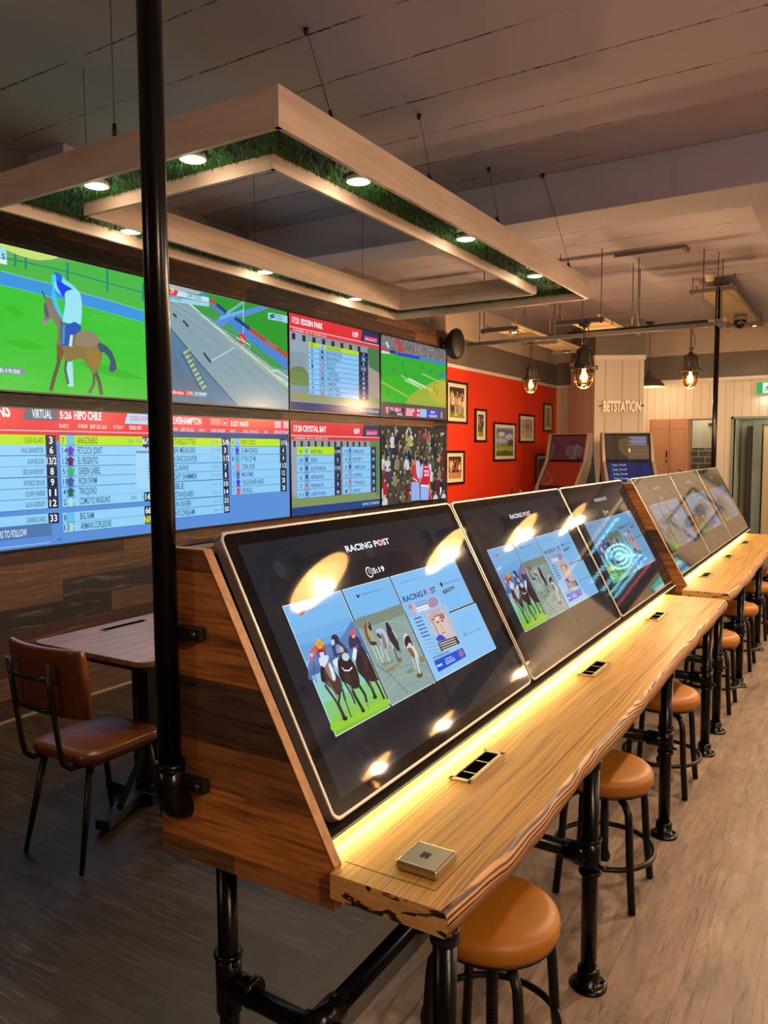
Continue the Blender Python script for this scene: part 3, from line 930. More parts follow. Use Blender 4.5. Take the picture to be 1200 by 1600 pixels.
PICS['tv_horse'] = [('p',[(0.0,0.0),(1.485,0.0),(1.485,0.838),(0.0,0.838)],'#3fc437'),
 ('p',[(0.0,0.0),(1.485,0.0),(1.485,0.2),(0.0,0.2)],'#4fb84a'),
 ('p',[(0.0,0.0),(0.9,0.0),(0.6,0.06),(0.0,0.1)],'#6fae5c'),
 ('p',[(0.36,0.158),(0.522,0.168),(0.694,0.173),(0.908,0.19),(1.14,0.204),(1.419,0.232),(1.416,0.305),(1.136,0.284),(0.905,0.265),(0.518,0.24),(0.357,0.238)],'#3f97dc'),
 ('l',[(0.361,0.157),(0.522,0.167),(0.694,0.172),(0.908,0.19),(1.14,0.204),(1.419,0.23)],0.0036,'#9ad2e0'),
 ('l',[(0.357,0.239),(0.518,0.242),(0.905,0.266),(1.136,0.286),(1.416,0.307)],0.0041,'#66c8c8'),
 ('l',[(0.364,0.079),(0.561,0.076),(0.819,0.077),(1.11,0.091),(1.423,0.104)],0.008,'#2b8a78'),
 ('l',[(0.46,0.017),(0.456,0.116)],0.0143,'#2a8b74'),
 ('l',[(0.528,0.021),(0.524,0.115)],0.0147,'#2a8b74'),
 ('l',[(0.815,0.019),(0.81,0.131)],0.0161,'#2a8b74'),
 ('l',[(1.118,0.0),(1.112,0.146)],0.0172,'#2a8b74'),
 ('l',[(1.417,0.036),(1.412,0.16)],0.0182,'#2a8b74'),
 ('b',[(0.377,0.356),(0.441,0.351),(0.505,0.392),(0.439,0.4)],'#36bd22'),
 ('b',[(0.967,0.326),(1.136,0.3),(1.312,0.341),(1.133,0.373)],'#45c83c'),
 ('b',[(0.368,0.559),(0.505,0.539),(0.647,0.565),(0.503,0.589)],'#36bd22'),
 ('b',[(0.873,0.635),(1.122,0.635),(1.391,0.696),(1.12,0.699)],'#33b42e'),
 ('b',[(0.961,0.463),(1.182,0.439),(1.419,0.459),(1.181,0.486)],'#45c83c'),
 ('b',[(0.358,0.763),(0.513,0.744),(0.675,0.771),(0.511,0.793)],'#45c83c'),
 ('p',[(0.779,0.64),(0.826,0.632),(0.827,0.79),(0.788,0.792)],'#a6dff0'),
 ('l',[(0.729,0.569),(0.725,0.648),(0.691,0.737),(0.661,0.827)],0.0256,'#5d5240'),
 ('l',[(0.784,0.616),(0.769,0.684),(0.788,0.776)],0.0191,'#4c6a55'),
 ('l',[(0.985,0.679),(0.982,0.762),(0.942,0.823)],0.0211,'#6a5c48'),
 ('l',[(0.986,0.658),(1.024,0.745),(1.039,0.828)],0.0295,'#5d5240'),
 ('b',[(0.715,0.362),(0.726,0.452),(0.714,0.551),(0.743,0.581),(0.772,0.618),(0.795,0.632),(0.898,0.609),(0.952,0.668),(0.993,0.692),(1.038,0.619),(1.057,0.548),(1.043,0.48),(0.995,0.431),(0.914,0.428),(0.842,0.43),(0.789,0.411),(0.752,0.383)],'#8b7448'),
 ('b',[(0.865,0.454),(0.93,0.426),(1.003,0.437),(1.035,0.481),(0.975,0.529),(0.91,0.53),(0.854,0.522)],'#94846c'),
 ('b',[(0.925,0.548),(1.024,0.538),(1.029,0.613),(0.986,0.665),(0.946,0.628)],'#9c7c34'),
 ('b',[(0.715,0.545),(0.759,0.559),(0.749,0.626),(0.722,0.622)],'#7c5a30'),
 ('b',[(0.653,0.262),(0.686,0.263),(0.724,0.335),(0.752,0.383),(0.734,0.444),(0.713,0.415),(0.684,0.386),(0.666,0.389),(0.646,0.424),(0.627,0.426),(0.625,0.401),(0.641,0.36),(0.644,0.295)],'#84786a'),
 ('l',[(0.625,0.228),(0.649,0.269)],0.01,'#4c5a5a'),
 ('b',[(0.644,0.295),(0.664,0.344),(0.666,0.385),(0.644,0.372),(0.635,0.335)],'#4a5866'),
 ('e',(0.637,0.415),0.0151,0.017,'#a08c88'),
 ('b',[(1.026,0.493),(1.093,0.509),(1.143,0.56),(1.166,0.643),(1.121,0.675),(1.104,0.655),(1.115,0.598),(1.074,0.553),(1.032,0.544)],'#3c5470'),
 ('b',[(0.699,0.132),(0.741,0.102),(0.771,0.112),(0.801,0.133),(0.869,0.167),(0.906,0.227),(0.901,0.362),(0.891,0.39),(0.844,0.39),(0.805,0.389),(0.759,0.389),(0.778,0.314),(0.789,0.233),(0.744,0.221),(0.708,0.189)],'#7fdcf4'),
 ('b',[(0.706,0.137),(0.714,0.213),(0.74,0.3),(0.761,0.356),(0.745,0.361),(0.714,0.31),(0.694,0.249)],'#45c4f2'),
 ('b',[(0.73,0.114),(0.756,0.115),(0.769,0.152),(0.837,0.179),(0.798,0.206),(0.781,0.241),(0.745,0.202),(0.728,0.159)],'#1c48e8'),
 ('e',(0.737,0.125),0.0355,0.0281,'#2a66ee'),
 ('e',(0.712,0.133),0.0163,0.023,'#46d4f0'),
 ('b',[(0.79,0.207),(0.869,0.18),(0.906,0.227),(0.896,0.376),(0.844,0.39),(0.775,0.386),(0.787,0.28)],'#9ce4f6'),
 ('b',[(0.751,0.409),(0.805,0.402),(0.852,0.382),(0.898,0.416),(0.832,0.478),(0.822,0.533),(0.776,0.538),(0.738,0.536)],'#2a58b8'),
 ('p',[(0.743,0.41),(0.781,0.405),(0.768,0.532),(0.736,0.536)],'#4d8cb0'),
 ('p',[(0.813,0.467),(0.833,0.465),(0.822,0.539),(0.799,0.539)],'#bfeaf4'),
 ('l',[(0.752,0.376),(0.745,0.528)],0.0075,'#38506c'),
 ('p',[(0.0,0.02),(0.405,0.02),(0.405,0.085),(0.0,0.085)],'#9edcf4'),
 ('p',[(0.0,0.088),(0.405,0.088),(0.405,0.115),(0.0,0.115)],'#ddeffa'),
 ('t', 'S', 0.375, 0.085, 0.018, 0.03, '#22384c', 0.02),
 ('p',[(0.0,0.705),(0.49,0.705),(0.49,0.745),(0.0,0.745)],'#7a93a0'),
 ('t', '5:19:50', 0.33, 0.738, 0.13, 0.022, '#e8f2f6', 0.02),
 ('b',[(0.35,0.0),(0.6,0.0),(0.75,0.0),(0.62,0.045),(0.45,0.04)],'#c8e27a')]
PICS['tv_track'] = [('p',[(0.0,0.0),(1.485,0.0),(1.485,0.838),(0.0,0.838)],'#7a9aa6'),
 ('p',[(0.005,0.0),(0.456,0.015),(1.485,0.0),(1.485,0.503),(1.278,0.491),(0.855,0.324),(0.581,0.207),(0.327,0.117)],'#3f9a4c'),
 ('p',[(0.406,0.005),(0.611,0.11),(0.8,0.225),(1.485,0.503),(1.485,0.365),(1.035,0.204),(0.693,0.097),(0.534,0.029)],'#4a86d0'),
 ('p',[(0.457,0.005),(1.485,0.0),(1.485,0.365),(1.036,0.194),(0.803,0.128),(0.56,0.043)],'#2f9a30'),
 ('p',[(0.002,0.0),(0.457,0.005),(0.43,0.028),(0.126,0.044)],'#a9b8bc'),
 ('p',[(0.581,0.207),(0.663,0.167),(0.905,0.08),(1.149,0.0),(1.259,0.0),(0.948,0.117),(0.803,0.148),(0.674,0.241)],'#5a8fd8'),
 ('l',[(0.719,0.131),(0.922,0.004)],0.0261,'#78b4b4'),
 ('l',[(0.649,0.174),(0.935,0.071)],0.0236,'#74b0ee'),
 ('p',[(0.315,0.101),(0.339,0.115),(0.581,0.216),(0.854,0.334),(1.246,0.483),(1.485,0.578),(1.485,0.673),(1.275,0.584),(0.796,0.379),(0.526,0.251),(0.302,0.12)],'#a5b296'),
 ('l',[(0.315,0.101),(0.528,0.21),(0.797,0.331),(1.089,0.457),(1.485,0.641)],0.0111,'#bfeaf6'),
 ('p',[(0.003,0.0),(0.303,0.112),(0.606,0.269),(0.91,0.415),(1.485,0.695),(1.485,0.838),(0.811,0.834),(0.413,0.54),(0.128,0.313),(0.0,0.22)],'#88a2ac'),
 ('l',[(0.052,0.168),(0.521,0.409),(1.237,0.824)],0.005,'#7d98a4'),
 ('l',[(0.064,0.156),(0.588,0.389),(1.27,0.791)],0.005,'#94adb6'),
 ('l',[(0.076,0.144),(0.657,0.368),(1.304,0.758)],0.005,'#7d98a4'),
 ('l',[(0.088,0.131),(0.726,0.347),(1.337,0.725)],0.0055,'#94adb6'),
 ('l',[(0.1,0.119),(0.797,0.325),(1.371,0.691)],0.0055,'#7d98a4'),
 ('l',[(0.112,0.107),(0.87,0.303),(1.405,0.658)],0.005,'#94adb6'),
 ('l',[(0.124,0.095),(0.943,0.28),(1.44,0.624)],0.005,'#7d98a4'),
 ('p',[(0.0,0.262),(0.127,0.322),(0.413,0.54),(0.825,0.838),(0.587,0.838),(0.26,0.635),(0.0,0.434)],'#587f9c'),
 ('p',[(0.0,0.4),(0.146,0.451),(0.249,0.609),(0.484,0.756),(0.587,0.838),(0.131,0.838),(0.0,0.838)],'#5d748a'),
 ('l',[(0.0,0.254),(0.128,0.313),(0.413,0.54),(0.825,0.838)],0.0091,'#2d4a5c'),
 ('l',[(0.253,0.483),(0.309,0.455)],0.0186,'#bac070'),
 ('l',[(0.274,0.513),(0.329,0.485)],0.0186,'#bac070'),
 ('l',[(0.295,0.544),(0.35,0.516)],0.018,'#bac070'),
 ('l',[(0.316,0.574),(0.37,0.547)],0.019,'#bac070'),
 ('l',[(0.338,0.605),(0.39,0.578)],0.0181,'#bac070'),
 ('l',[(0.359,0.636),(0.411,0.609)],0.0185,'#bac070'),
 ('l',[(0.381,0.667),(0.432,0.64)],0.0191,'#bac070'),
 ('l',[(0.403,0.698),(0.453,0.672)],0.019,'#bac070'),
 ('l',[(0.425,0.73),(0.474,0.704)],0.019,'#bac070'),
 ('l',[(0.229,0.486),(0.419,0.742)],0.0081,'#3a5060'),
 ('l',[(0.29,0.462),(0.485,0.709)],0.0085,'#4a6470'),
 ('l',[(0.545,0.509),(0.81,0.378)],0.0135,'#a9c8d6'),
 ('l',[(0.922,0.0),(0.909,0.367)],0.0111,'#9fc8ea'),
 ('e',(0.899,0.299),0.0443,0.044,'#cf3b48'),
 ('l',[(0.877,0.287),(0.925,0.316)],0.0125,'#e8a0a8'),
 ('l',[(0.827,0.298),(0.986,0.338),(0.986,0.368)],0.0086,'#c8e4f0'),
 ('l',[(0.546,0.05),(0.612,0.072)],0.0297,'#c84838'),
 ('l',[(0.612,0.072),(0.72,0.117)],0.0302,'#26467c'),
 ('l',[(0.817,0.146),(0.99,0.21)],0.0313,'#1f3e78'),
 ('l',[(0.99,0.21),(1.187,0.285)],0.0322,'#cc4030'),
 ('l',[(1.187,0.285),(1.331,0.331)],0.0346,'#c86050'),
 ('l',[(1.331,0.331),(1.485,0.387)],0.0352,'#cf4034'),
 ('l',[(1.261,0.523),(1.343,0.516),(1.485,0.567)],0.0115,'#c8eaf4'),
 ('l',[(1.325,0.559),(1.485,0.62)],0.012,'#bfe4f2'),
 ('l',[(0.161,0.208),(0.196,0.229)],0.0166,'#24343c'),
 ('l',[(0.255,0.247),(0.279,0.257)],0.0175,'#24343c'),
 ('l',[(0.279,0.262),(0.309,0.28)],0.0171,'#24343c'),
 ('l',[(0.455,0.458),(0.505,0.504)],0.0176,'#24343c'),
 ('l',[(0.499,0.5),(0.531,0.524)],0.0181,'#24343c'),
 ('l',[(0.2,0.112),(0.218,0.116)],0.0106,'#2c3c44'),
 ('p',[(0.001,0.04),(0.22,0.037),(0.201,0.075),(0.0,0.091)],'#e0403c'),
 ('p',[(0.22,0.038),(0.534,0.034),(0.532,0.071),(0.202,0.076)],'#bfe4f4'),
 ('p',[(0.0,0.096),(0.532,0.074),(0.531,0.103),(0.0,0.134)],'#a4d0ea'),
 ('t', 'CRAYFORD', 0.304, 0.067, 0.149, 0.036, '#2a4058', 0.0),
 ('t', '29', 0.143, 0.063, 0.035, 0.035, '#ffe0d8', 0.02),
 ('t', 'SITTING PROJECT', 0.105, 0.107, 0.15, 0.02, '#2a4a68', 0.0),
 ('p',[(1.226,0.042),(1.485,0.035),(1.485,0.098),(1.224,0.098)],'#9fd0ec'),
 ('l',[(1.249,0.069),(1.306,0.051)],0.0136,'#20405c'),
 ('l',[(1.256,0.084),(1.313,0.067)],0.0131,'#20405c'),
 ('t', 'Premier', 1.33, 0.06, 0.09, 0.016, '#234868', 0.0),
 ('t', 'Greyhound', 1.329, 0.08, 0.09, 0.016, '#234868', 0.0),
 ('t', 'Racing', 1.329, 0.101, 0.09, 0.016, '#234868', 0.0),
 ('p',[(0.135,0.755),(0.343,0.756),(0.323,0.789),(0.134,0.791)],'#d0383c'),
 ('t', 'ladbrokes   LIVE 1', 0.114, 0.784, 0.24, 0.026, '#ffe8e4', 0.01),
 ('p',[(0.343,0.756),(0.497,0.755),(0.48,0.789),(0.325,0.788)],'#6fa0b8'),
 ('t', '5:19:49', 0.361, 0.781, 0.11, 0.024, '#d8eef4', 0.01)]
PICS['tv_card'] = [('p',[(0.0,0.0),(1.485,0.0),(1.485,0.838),(0.0,0.838)],'#8a9aa0'),
 ('p',[(0.0,0.14),(0.26,0.14),(0.26,0.5),(0.0,0.5)],'#93a6b4'),
 ('b',[(0.0,0.5),(0.2,0.46),(0.3,0.6),(0.25,0.75),(0.0,0.76)],'#6d8a50'),
 ('p',[(0.0,0.62),(0.26,0.62),(0.26,0.75),(0.0,0.75)],'#7f96a0'),
 ('b',[(1.28,0.12),(1.485,0.1),(1.485,0.4),(1.3,0.36)],'#4d7a4c'),
 ('p',[(1.27,0.35),(1.485,0.4),(1.485,0.76),(1.27,0.76)],'#a39a90'),
 ('b',[(0.25,0.68),(0.7,0.7),(1.485,0.66),(1.485,0.765),(0.0,0.765),(0.0,0.7)],'#8b9468'),
 ('l',[(1.2,0.55),(1.2,0.72)],0.004,'#5a6668'),
 ('l',[(0.01,0.33),(0.01,0.5)],0.004,'#4a5a62'),
 ('l',[(1.225,0.56),(1.225,0.72)],0.004,'#5a6668'),
 ('l',[(0.03,0.33),(0.03,0.5)],0.004,'#4a5a62'),
 ('l',[(1.25,0.57),(1.25,0.72)],0.004,'#5a6668'),
 ('l',[(0.05,0.33),(0.05,0.5)],0.004,'#4a5a62'),
 ('l',[(1.275,0.58),(1.275,0.72)],0.004,'#5a6668'),
 ('l',[(0.07,0.33),(0.07,0.5)],0.004,'#4a5a62'),
 ('l',[(1.3,0.59),(1.3,0.72)],0.004,'#5a6668'),
 ('l',[(0.09,0.33),(0.09,0.5)],0.004,'#4a5a62'),
 ('l',[(1.325,0.6),(1.325,0.72)],0.004,'#5a6668'),
 ('l',[(0.11,0.33),(0.11,0.5)],0.004,'#4a5a62'),
 ('l',[(1.35,0.61),(1.35,0.72)],0.004,'#5a6668'),
 ('l',[(0.13,0.33),(0.13,0.5)],0.004,'#4a5a62'),
 ('l',[(1.375,0.62),(1.375,0.72)],0.004,'#5a6668'),
 ('l',[(0.15,0.33),(0.15,0.5)],0.004,'#4a5a62'),
 ('l',[(1.4,0.63),(1.4,0.72)],0.004,'#5a6668'),
 ('l',[(0.17,0.33),(0.17,0.5)],0.004,'#4a5a62'),
 ('l',[(1.425,0.64),(1.425,0.72)],0.004,'#5a6668'),
 ('l',[(0.19,0.33),(0.19,0.5)],0.004,'#4a5a62'),
 ('l',[(1.45,0.65),(1.45,0.72)],0.004,'#5a6668'),
 ('l',[(0.21,0.33),(0.21,0.5)],0.004,'#4a5a62'),
 ('l',[(1.475,0.66),(1.475,0.72)],0.004,'#5a6668'),
 ('l',[(0.23,0.33),(0.23,0.5)],0.004,'#4a5a62'),
 ('p',[(0.0,0.0),(1.485,0.0),(1.485,0.115),(0.0,0.115)],'#e0343c'),
 ('p',[(0.0,0.115),(1.485,0.115),(1.485,0.122),(0.0,0.122)],'#f0d8d8'),
 ('p',[(0.0,0.122),(1.485,0.122),(1.485,0.158),(0.0,0.158)],'#d8404a'),
 ('p',[(1.16,0.0),(1.485,0.0),(1.485,0.115),(1.16,0.115)],'#2a3358'),
 ('p',[(1.13,0.115),(1.18,0.0),(1.2,0.0),(1.2,0.115)],'#2a3358'),
 ('p',[(1.2,0.05),(1.45,0.05),(1.45,0.1),(1.2,0.1)],'#c83a70'),
 ('t', 'ladbrokes TV', 1.215, 0.09, 0.22, 0.028, '#f4c8dc', 0.01),
 ('t', '17:21 EDDEN PARK', 0.035, 0.08, 0.46, 0.05, '#ffffff', 0.025),
 ('t', '1:09', 0.99, 0.085, 0.1, 0.05, '#ffffff', 0.025),
 ('t', '10 RUNNERS   E/W 1/5   4 PLACES 1-2-3-4', 0.05, 0.15, 0.5, 0.02, '#f6d4d6', 0.01),
 ('p',[(0.03,0.17),(0.08,0.17),(0.08,0.225),(0.03,0.225)],'#2b3038'),
 ('p',[(0.18,0.17),(0.23,0.17),(0.23,0.225),(0.18,0.225)],'#2b3038'),
 ('p',[(0.33,0.17),(0.38,0.17),(0.38,0.225),(0.33,0.225)],'#2b3038'),
 ('p',[(0.48,0.17),(0.53,0.17),(0.53,0.225),(0.48,0.225)],'#2b3038'),
 ('p',[(0.63,0.17),(0.68,0.17),(0.68,0.225),(0.63,0.225)],'#2b3038'),
 ('p',[(0.78,0.17),(0.83,0.17),(0.83,0.225),(0.78,0.225)],'#2b3038'),
 ('p',[(0.93,0.17),(0.98,0.17),(0.98,0.225),(0.93,0.225)],'#2b3038'),
 ('p',[(1.08,0.17),(1.13,0.17),(1.13,0.225),(1.08,0.225)],'#2b3038'),
 ('p',[(0.27,0.22),(1.095,0.22),(1.095,0.264),(0.27,0.264)],'#b4e020'),
 ('p',[(0.43,0.22),(0.53,0.22),(0.53,0.264),(0.43,0.264)],'#9ad0c0'),
 ('p',[(1.1,0.22),(1.27,0.22),(1.27,0.264),(1.1,0.264)],'#1c2c50'),
 ('p',[(0.27,0.264),(1.27,0.264),(1.27,0.268),(0.27,0.268)],'#3c6c9c'),
 ('t', '5', 0.31, 0.257, 0.03, 0.0295, '#24486c', 0.01),
 ('t', 'COOL RICH', 0.55, 0.257, 0.234, 0.0295, '#28507c', 0.01),
 ('t', '2', 1.175, 0.257, 0.021, 0.0295, '#dcecff', 0.015),
 ('e',(0.48,0.244),0.018,0.013300000000000001,'#c87c9c'),
 ('p',[(0.27,0.268),(1.095,0.268),(1.095,0.311),(0.27,0.311)],'#8cc6f4'),
 ('p',[(0.43,0.268),(0.53,0.268),(0.53,0.311),(0.43,0.311)],'#78aee4'),
 ('p',[(1.1,0.268),(1.27,0.268),(1.27,0.311),(1.1,0.311)],'#1c2c50'),
 ('p',[(0.27,0.311),(1.27,0.311),(1.27,0.315),(0.27,0.315)],'#3c6c9c'),
 ('t', '6', 0.31, 0.305, 0.03, 0.0295, '#24486c', 0.01),
 ('t', 'BROWNCAVIA', 0.55, 0.305, 0.26, 0.0295, '#28507c', 0.01),
 ('t', '7/2', 1.153, 0.305, 0.063, 0.0295, '#dcecff', 0.015),
 ('e',(0.48,0.291),0.018,0.013300000000000001,'#28405c'),
 ('p',[(0.27,0.315),(1.095,0.315),(1.095,0.358),(0.27,0.358)],'#8cc6f4'),
 ('p',[(0.43,0.315),(0.53,0.315),(0.53,0.358),(0.43,0.358)],'#78aee4'),
 ('p',[(1.1,0.315),(1.27,0.315),(1.27,0.358),(1.1,0.358)],'#1c2c50'),
 ('p',[(0.27,0.358),(1.27,0.358),(1.27,0.362),(0.27,0.362)],'#3c6c9c'),
 ('t', '9', 0.31, 0.352, 0.03, 0.0295, '#24486c', 0.01),
 ('t', 'BANGNIGHT', 0.55, 0.352, 0.234, 0.0295, '#28507c', 0.01),
 ('t', '5', 1.175, 0.352, 0.021, 0.0295, '#dcecff', 0.015),
 ('e',(0.48,0.339),0.018,0.013300000000000001,'#28405c'),
 ('p',[(0.27,0.363),(1.095,0.363),(1.095,0.406),(0.27,0.406)],'#8cc6f4'),
 ('p',[(0.43,0.363),(0.53,0.363),(0.53,0.406),(0.43,0.406)],'#78aee4'),
 ('p',[(1.1,0.363),(1.27,0.363),(1.27,0.406),(1.1,0.406)],'#1c2c50'),
 ('p',[(0.27,0.406),(1.27,0.406),(1.27,0.41),(0.27,0.41)],'#3c6c9c'),
 ('t', '8', 0.31, 0.4, 0.03, 0.0295, '#24486c', 0.01),
 ('t', 'BOUNTY', 0.55, 0.4, 0.156, 0.0295, '#28507c', 0.01),
 ('t', '11/2', 1.143, 0.4, 0.084, 0.0295, '#dcecff', 0.015),
 ('e',(0.48,0.386),0.018,0.013300000000000001,'#c87c9c'),
 ('p',[(0.27,0.41),(1.095,0.41),(1.095,0.454),(0.27,0.454)],'#8cc6f4'),
 ('p',[(0.43,0.41),(0.53,0.41),(0.53,0.454),(0.43,0.454)],'#78aee4'),
 ('p',[(1.1,0.41),(1.27,0.41),(1.27,0.454),(1.1,0.454)],'#1c2c50'),
 ('p',[(0.27,0.454),(1.27,0.454),(1.27,0.458),(0.27,0.458)],'#3c6c9c'),
 ('t', '1', 0.31, 0.447, 0.03, 0.0295, '#24486c', 0.01),
 ('t', 'PRISS', 0.55, 0.447, 0.13, 0.0295, '#28507c', 0.01),
 ('t', '9', 1.175, 0.447, 0.021, 0.0295, '#dcecff', 0.015),
 ('e',(0.48,0.434),0.018,0.013300000000000001,'#c87c9c'),
 ('p',[(0.27,0.458),(1.095,0.458),(1.095,0.501),(0.27,0.501)],'#8cc6f4'),
 ('p',[(0.43,0.458),(0.53,0.458),(0.53,0.501),(0.43,0.501)],'#78aee4'),
 ('p',[(1.1,0.458),(1.27,0.458),(1.27,0.501),(1.1,0.501)],'#1c2c50'),
 ('p',[(0.27,0.501),(1.27,0.501),(1.27,0.505),(0.27,0.505)],'#3c6c9c'),
 ('t', '2', 0.31, 0.495, 0.03, 0.0295, '#24486c', 0.01),
 ('t', 'WIZFIRE', 0.55, 0.495, 0.182, 0.0295, '#28507c', 0.01),
 ('t', '12', 1.164, 0.495, 0.042, 0.0295, '#dcecff', 0.015),
 ('e',(0.48,0.481),0.018,0.013300000000000001,'#d0603c'),
 ('p',[(0.27,0.505),(1.095,0.505),(1.095,0.548),(0.27,0.548)],'#8cc6f4'),
 ('p',[(0.43,0.505),(0.53,0.505),(0.53,0.548),(0.43,0.548)],'#78aee4'),
 ('p',[(1.1,0.505),(1.27,0.505),(1.27,0.548),(1.1,0.548)],'#1c2c50'),
 ('p',[(0.27,0.548),(1.27,0.548),(1.27,0.552),(0.27,0.552)],'#3c6c9c'),
 ('t', '7', 0.31, 0.542, 0.03, 0.0295, '#24486c', 0.01),
 ('t', 'HELLFIRE', 0.55, 0.542, 0.208, 0.0295, '#28507c', 0.01),
 ('t', '14', 1.164, 0.542, 0.042, 0.0295, '#dcecff', 0.015),
 ('e',(0.48,0.529),0.018,0.013300000000000001,'#3c5c8c'),
 ('p',[(0.27,0.552),(1.095,0.552),(1.095,0.596),(0.27,0.596)],'#8cc6f4'),
 ('p',[(0.43,0.552),(0.53,0.552),(0.53,0.596),(0.43,0.596)],'#78aee4'),
 ('p',[(1.1,0.552),(1.27,0.552),(1.27,0.596),(1.1,0.596)],'#1c2c50'),
 ('p',[(0.27,0.596),(1.27,0.596),(1.27,0.6),(0.27,0.6)],'#3c6c9c'),
 ('t', '3', 0.31, 0.59, 0.03, 0.0295, '#24486c', 0.01),
 ('t', 'ORMORE', 0.55, 0.59, 0.156, 0.0295, '#28507c', 0.01),
 ('t', '18', 1.164, 0.59, 0.042, 0.0295, '#dcecff', 0.015),
 ('e',(0.48,0.576),0.018,0.013300000000000001,'#60a070'),
 ('p',[(0.27,0.6),(1.095,0.6),(1.095,0.643),(0.27,0.643)],'#8cc6f4'),
 ('p',[(0.43,0.6),(0.53,0.6),(0.53,0.643),(0.43,0.643)],'#78aee4'),
 ('p',[(1.1,0.6),(1.27,0.6),(1.27,0.643),(1.1,0.643)],'#1c2c50'),
 ('p',[(0.27,0.643),(1.27,0.643),(1.27,0.647),(0.27,0.647)],'#3c6c9c'),
 ('t', '4', 0.31, 0.637, 0.03, 0.0295, '#24486c', 0.01),
 ('t', 'ONE FIRE', 0.55, 0.637, 0.208, 0.0295, '#28507c', 0.01),
 ('t', '22', 1.164, 0.637, 0.042, 0.0295, '#dcecff', 0.015),
 ('e',(0.48,0.624),0.018,0.013300000000000001,'#b0b060'),
 ('p',[(0.27,0.647),(1.095,0.647),(1.095,0.691),(0.27,0.691)],'#8cc6f4'),
 ('p',[(0.43,0.647),(0.53,0.647),(0.53,0.691),(0.43,0.691)],'#78aee4'),
 ('p',[(1.1,0.647),(1.27,0.647),(1.27,0.691),(1.1,0.691)],'#1c2c50'),
 ('p',[(0.27,0.691),(1.27,0.691),(1.27,0.695),(0.27,0.695)],'#3c6c9c'),
 ('t', '10', 0.3, 0.685, 0.052, 0.0295, '#24486c', 0.01),
 ('t', 'GRAY GREY', 0.55, 0.685, 0.234, 0.0295, '#28507c', 0.01),
 ('t', '50', 1.164, 0.685, 0.042, 0.0295, '#dcecff', 0.015),
 ('e',(0.48,0.671),0.018,0.013300000000000001,'#d0603c'),
 ('p',[(0.0,0.765),(1.485,0.765),(1.485,0.838),(0.0,0.838)],'#2a3468'),
 ('p',[(0.0,0.757),(1.485,0.757),(1.485,0.768),(0.0,0.768)],'#8098b0'),
 ('t', 'NEXT RACE : 17:23 LONG LAKE', 1.1, 0.815, 0.36, 0.026, '#d0e0f4', 0.01)]
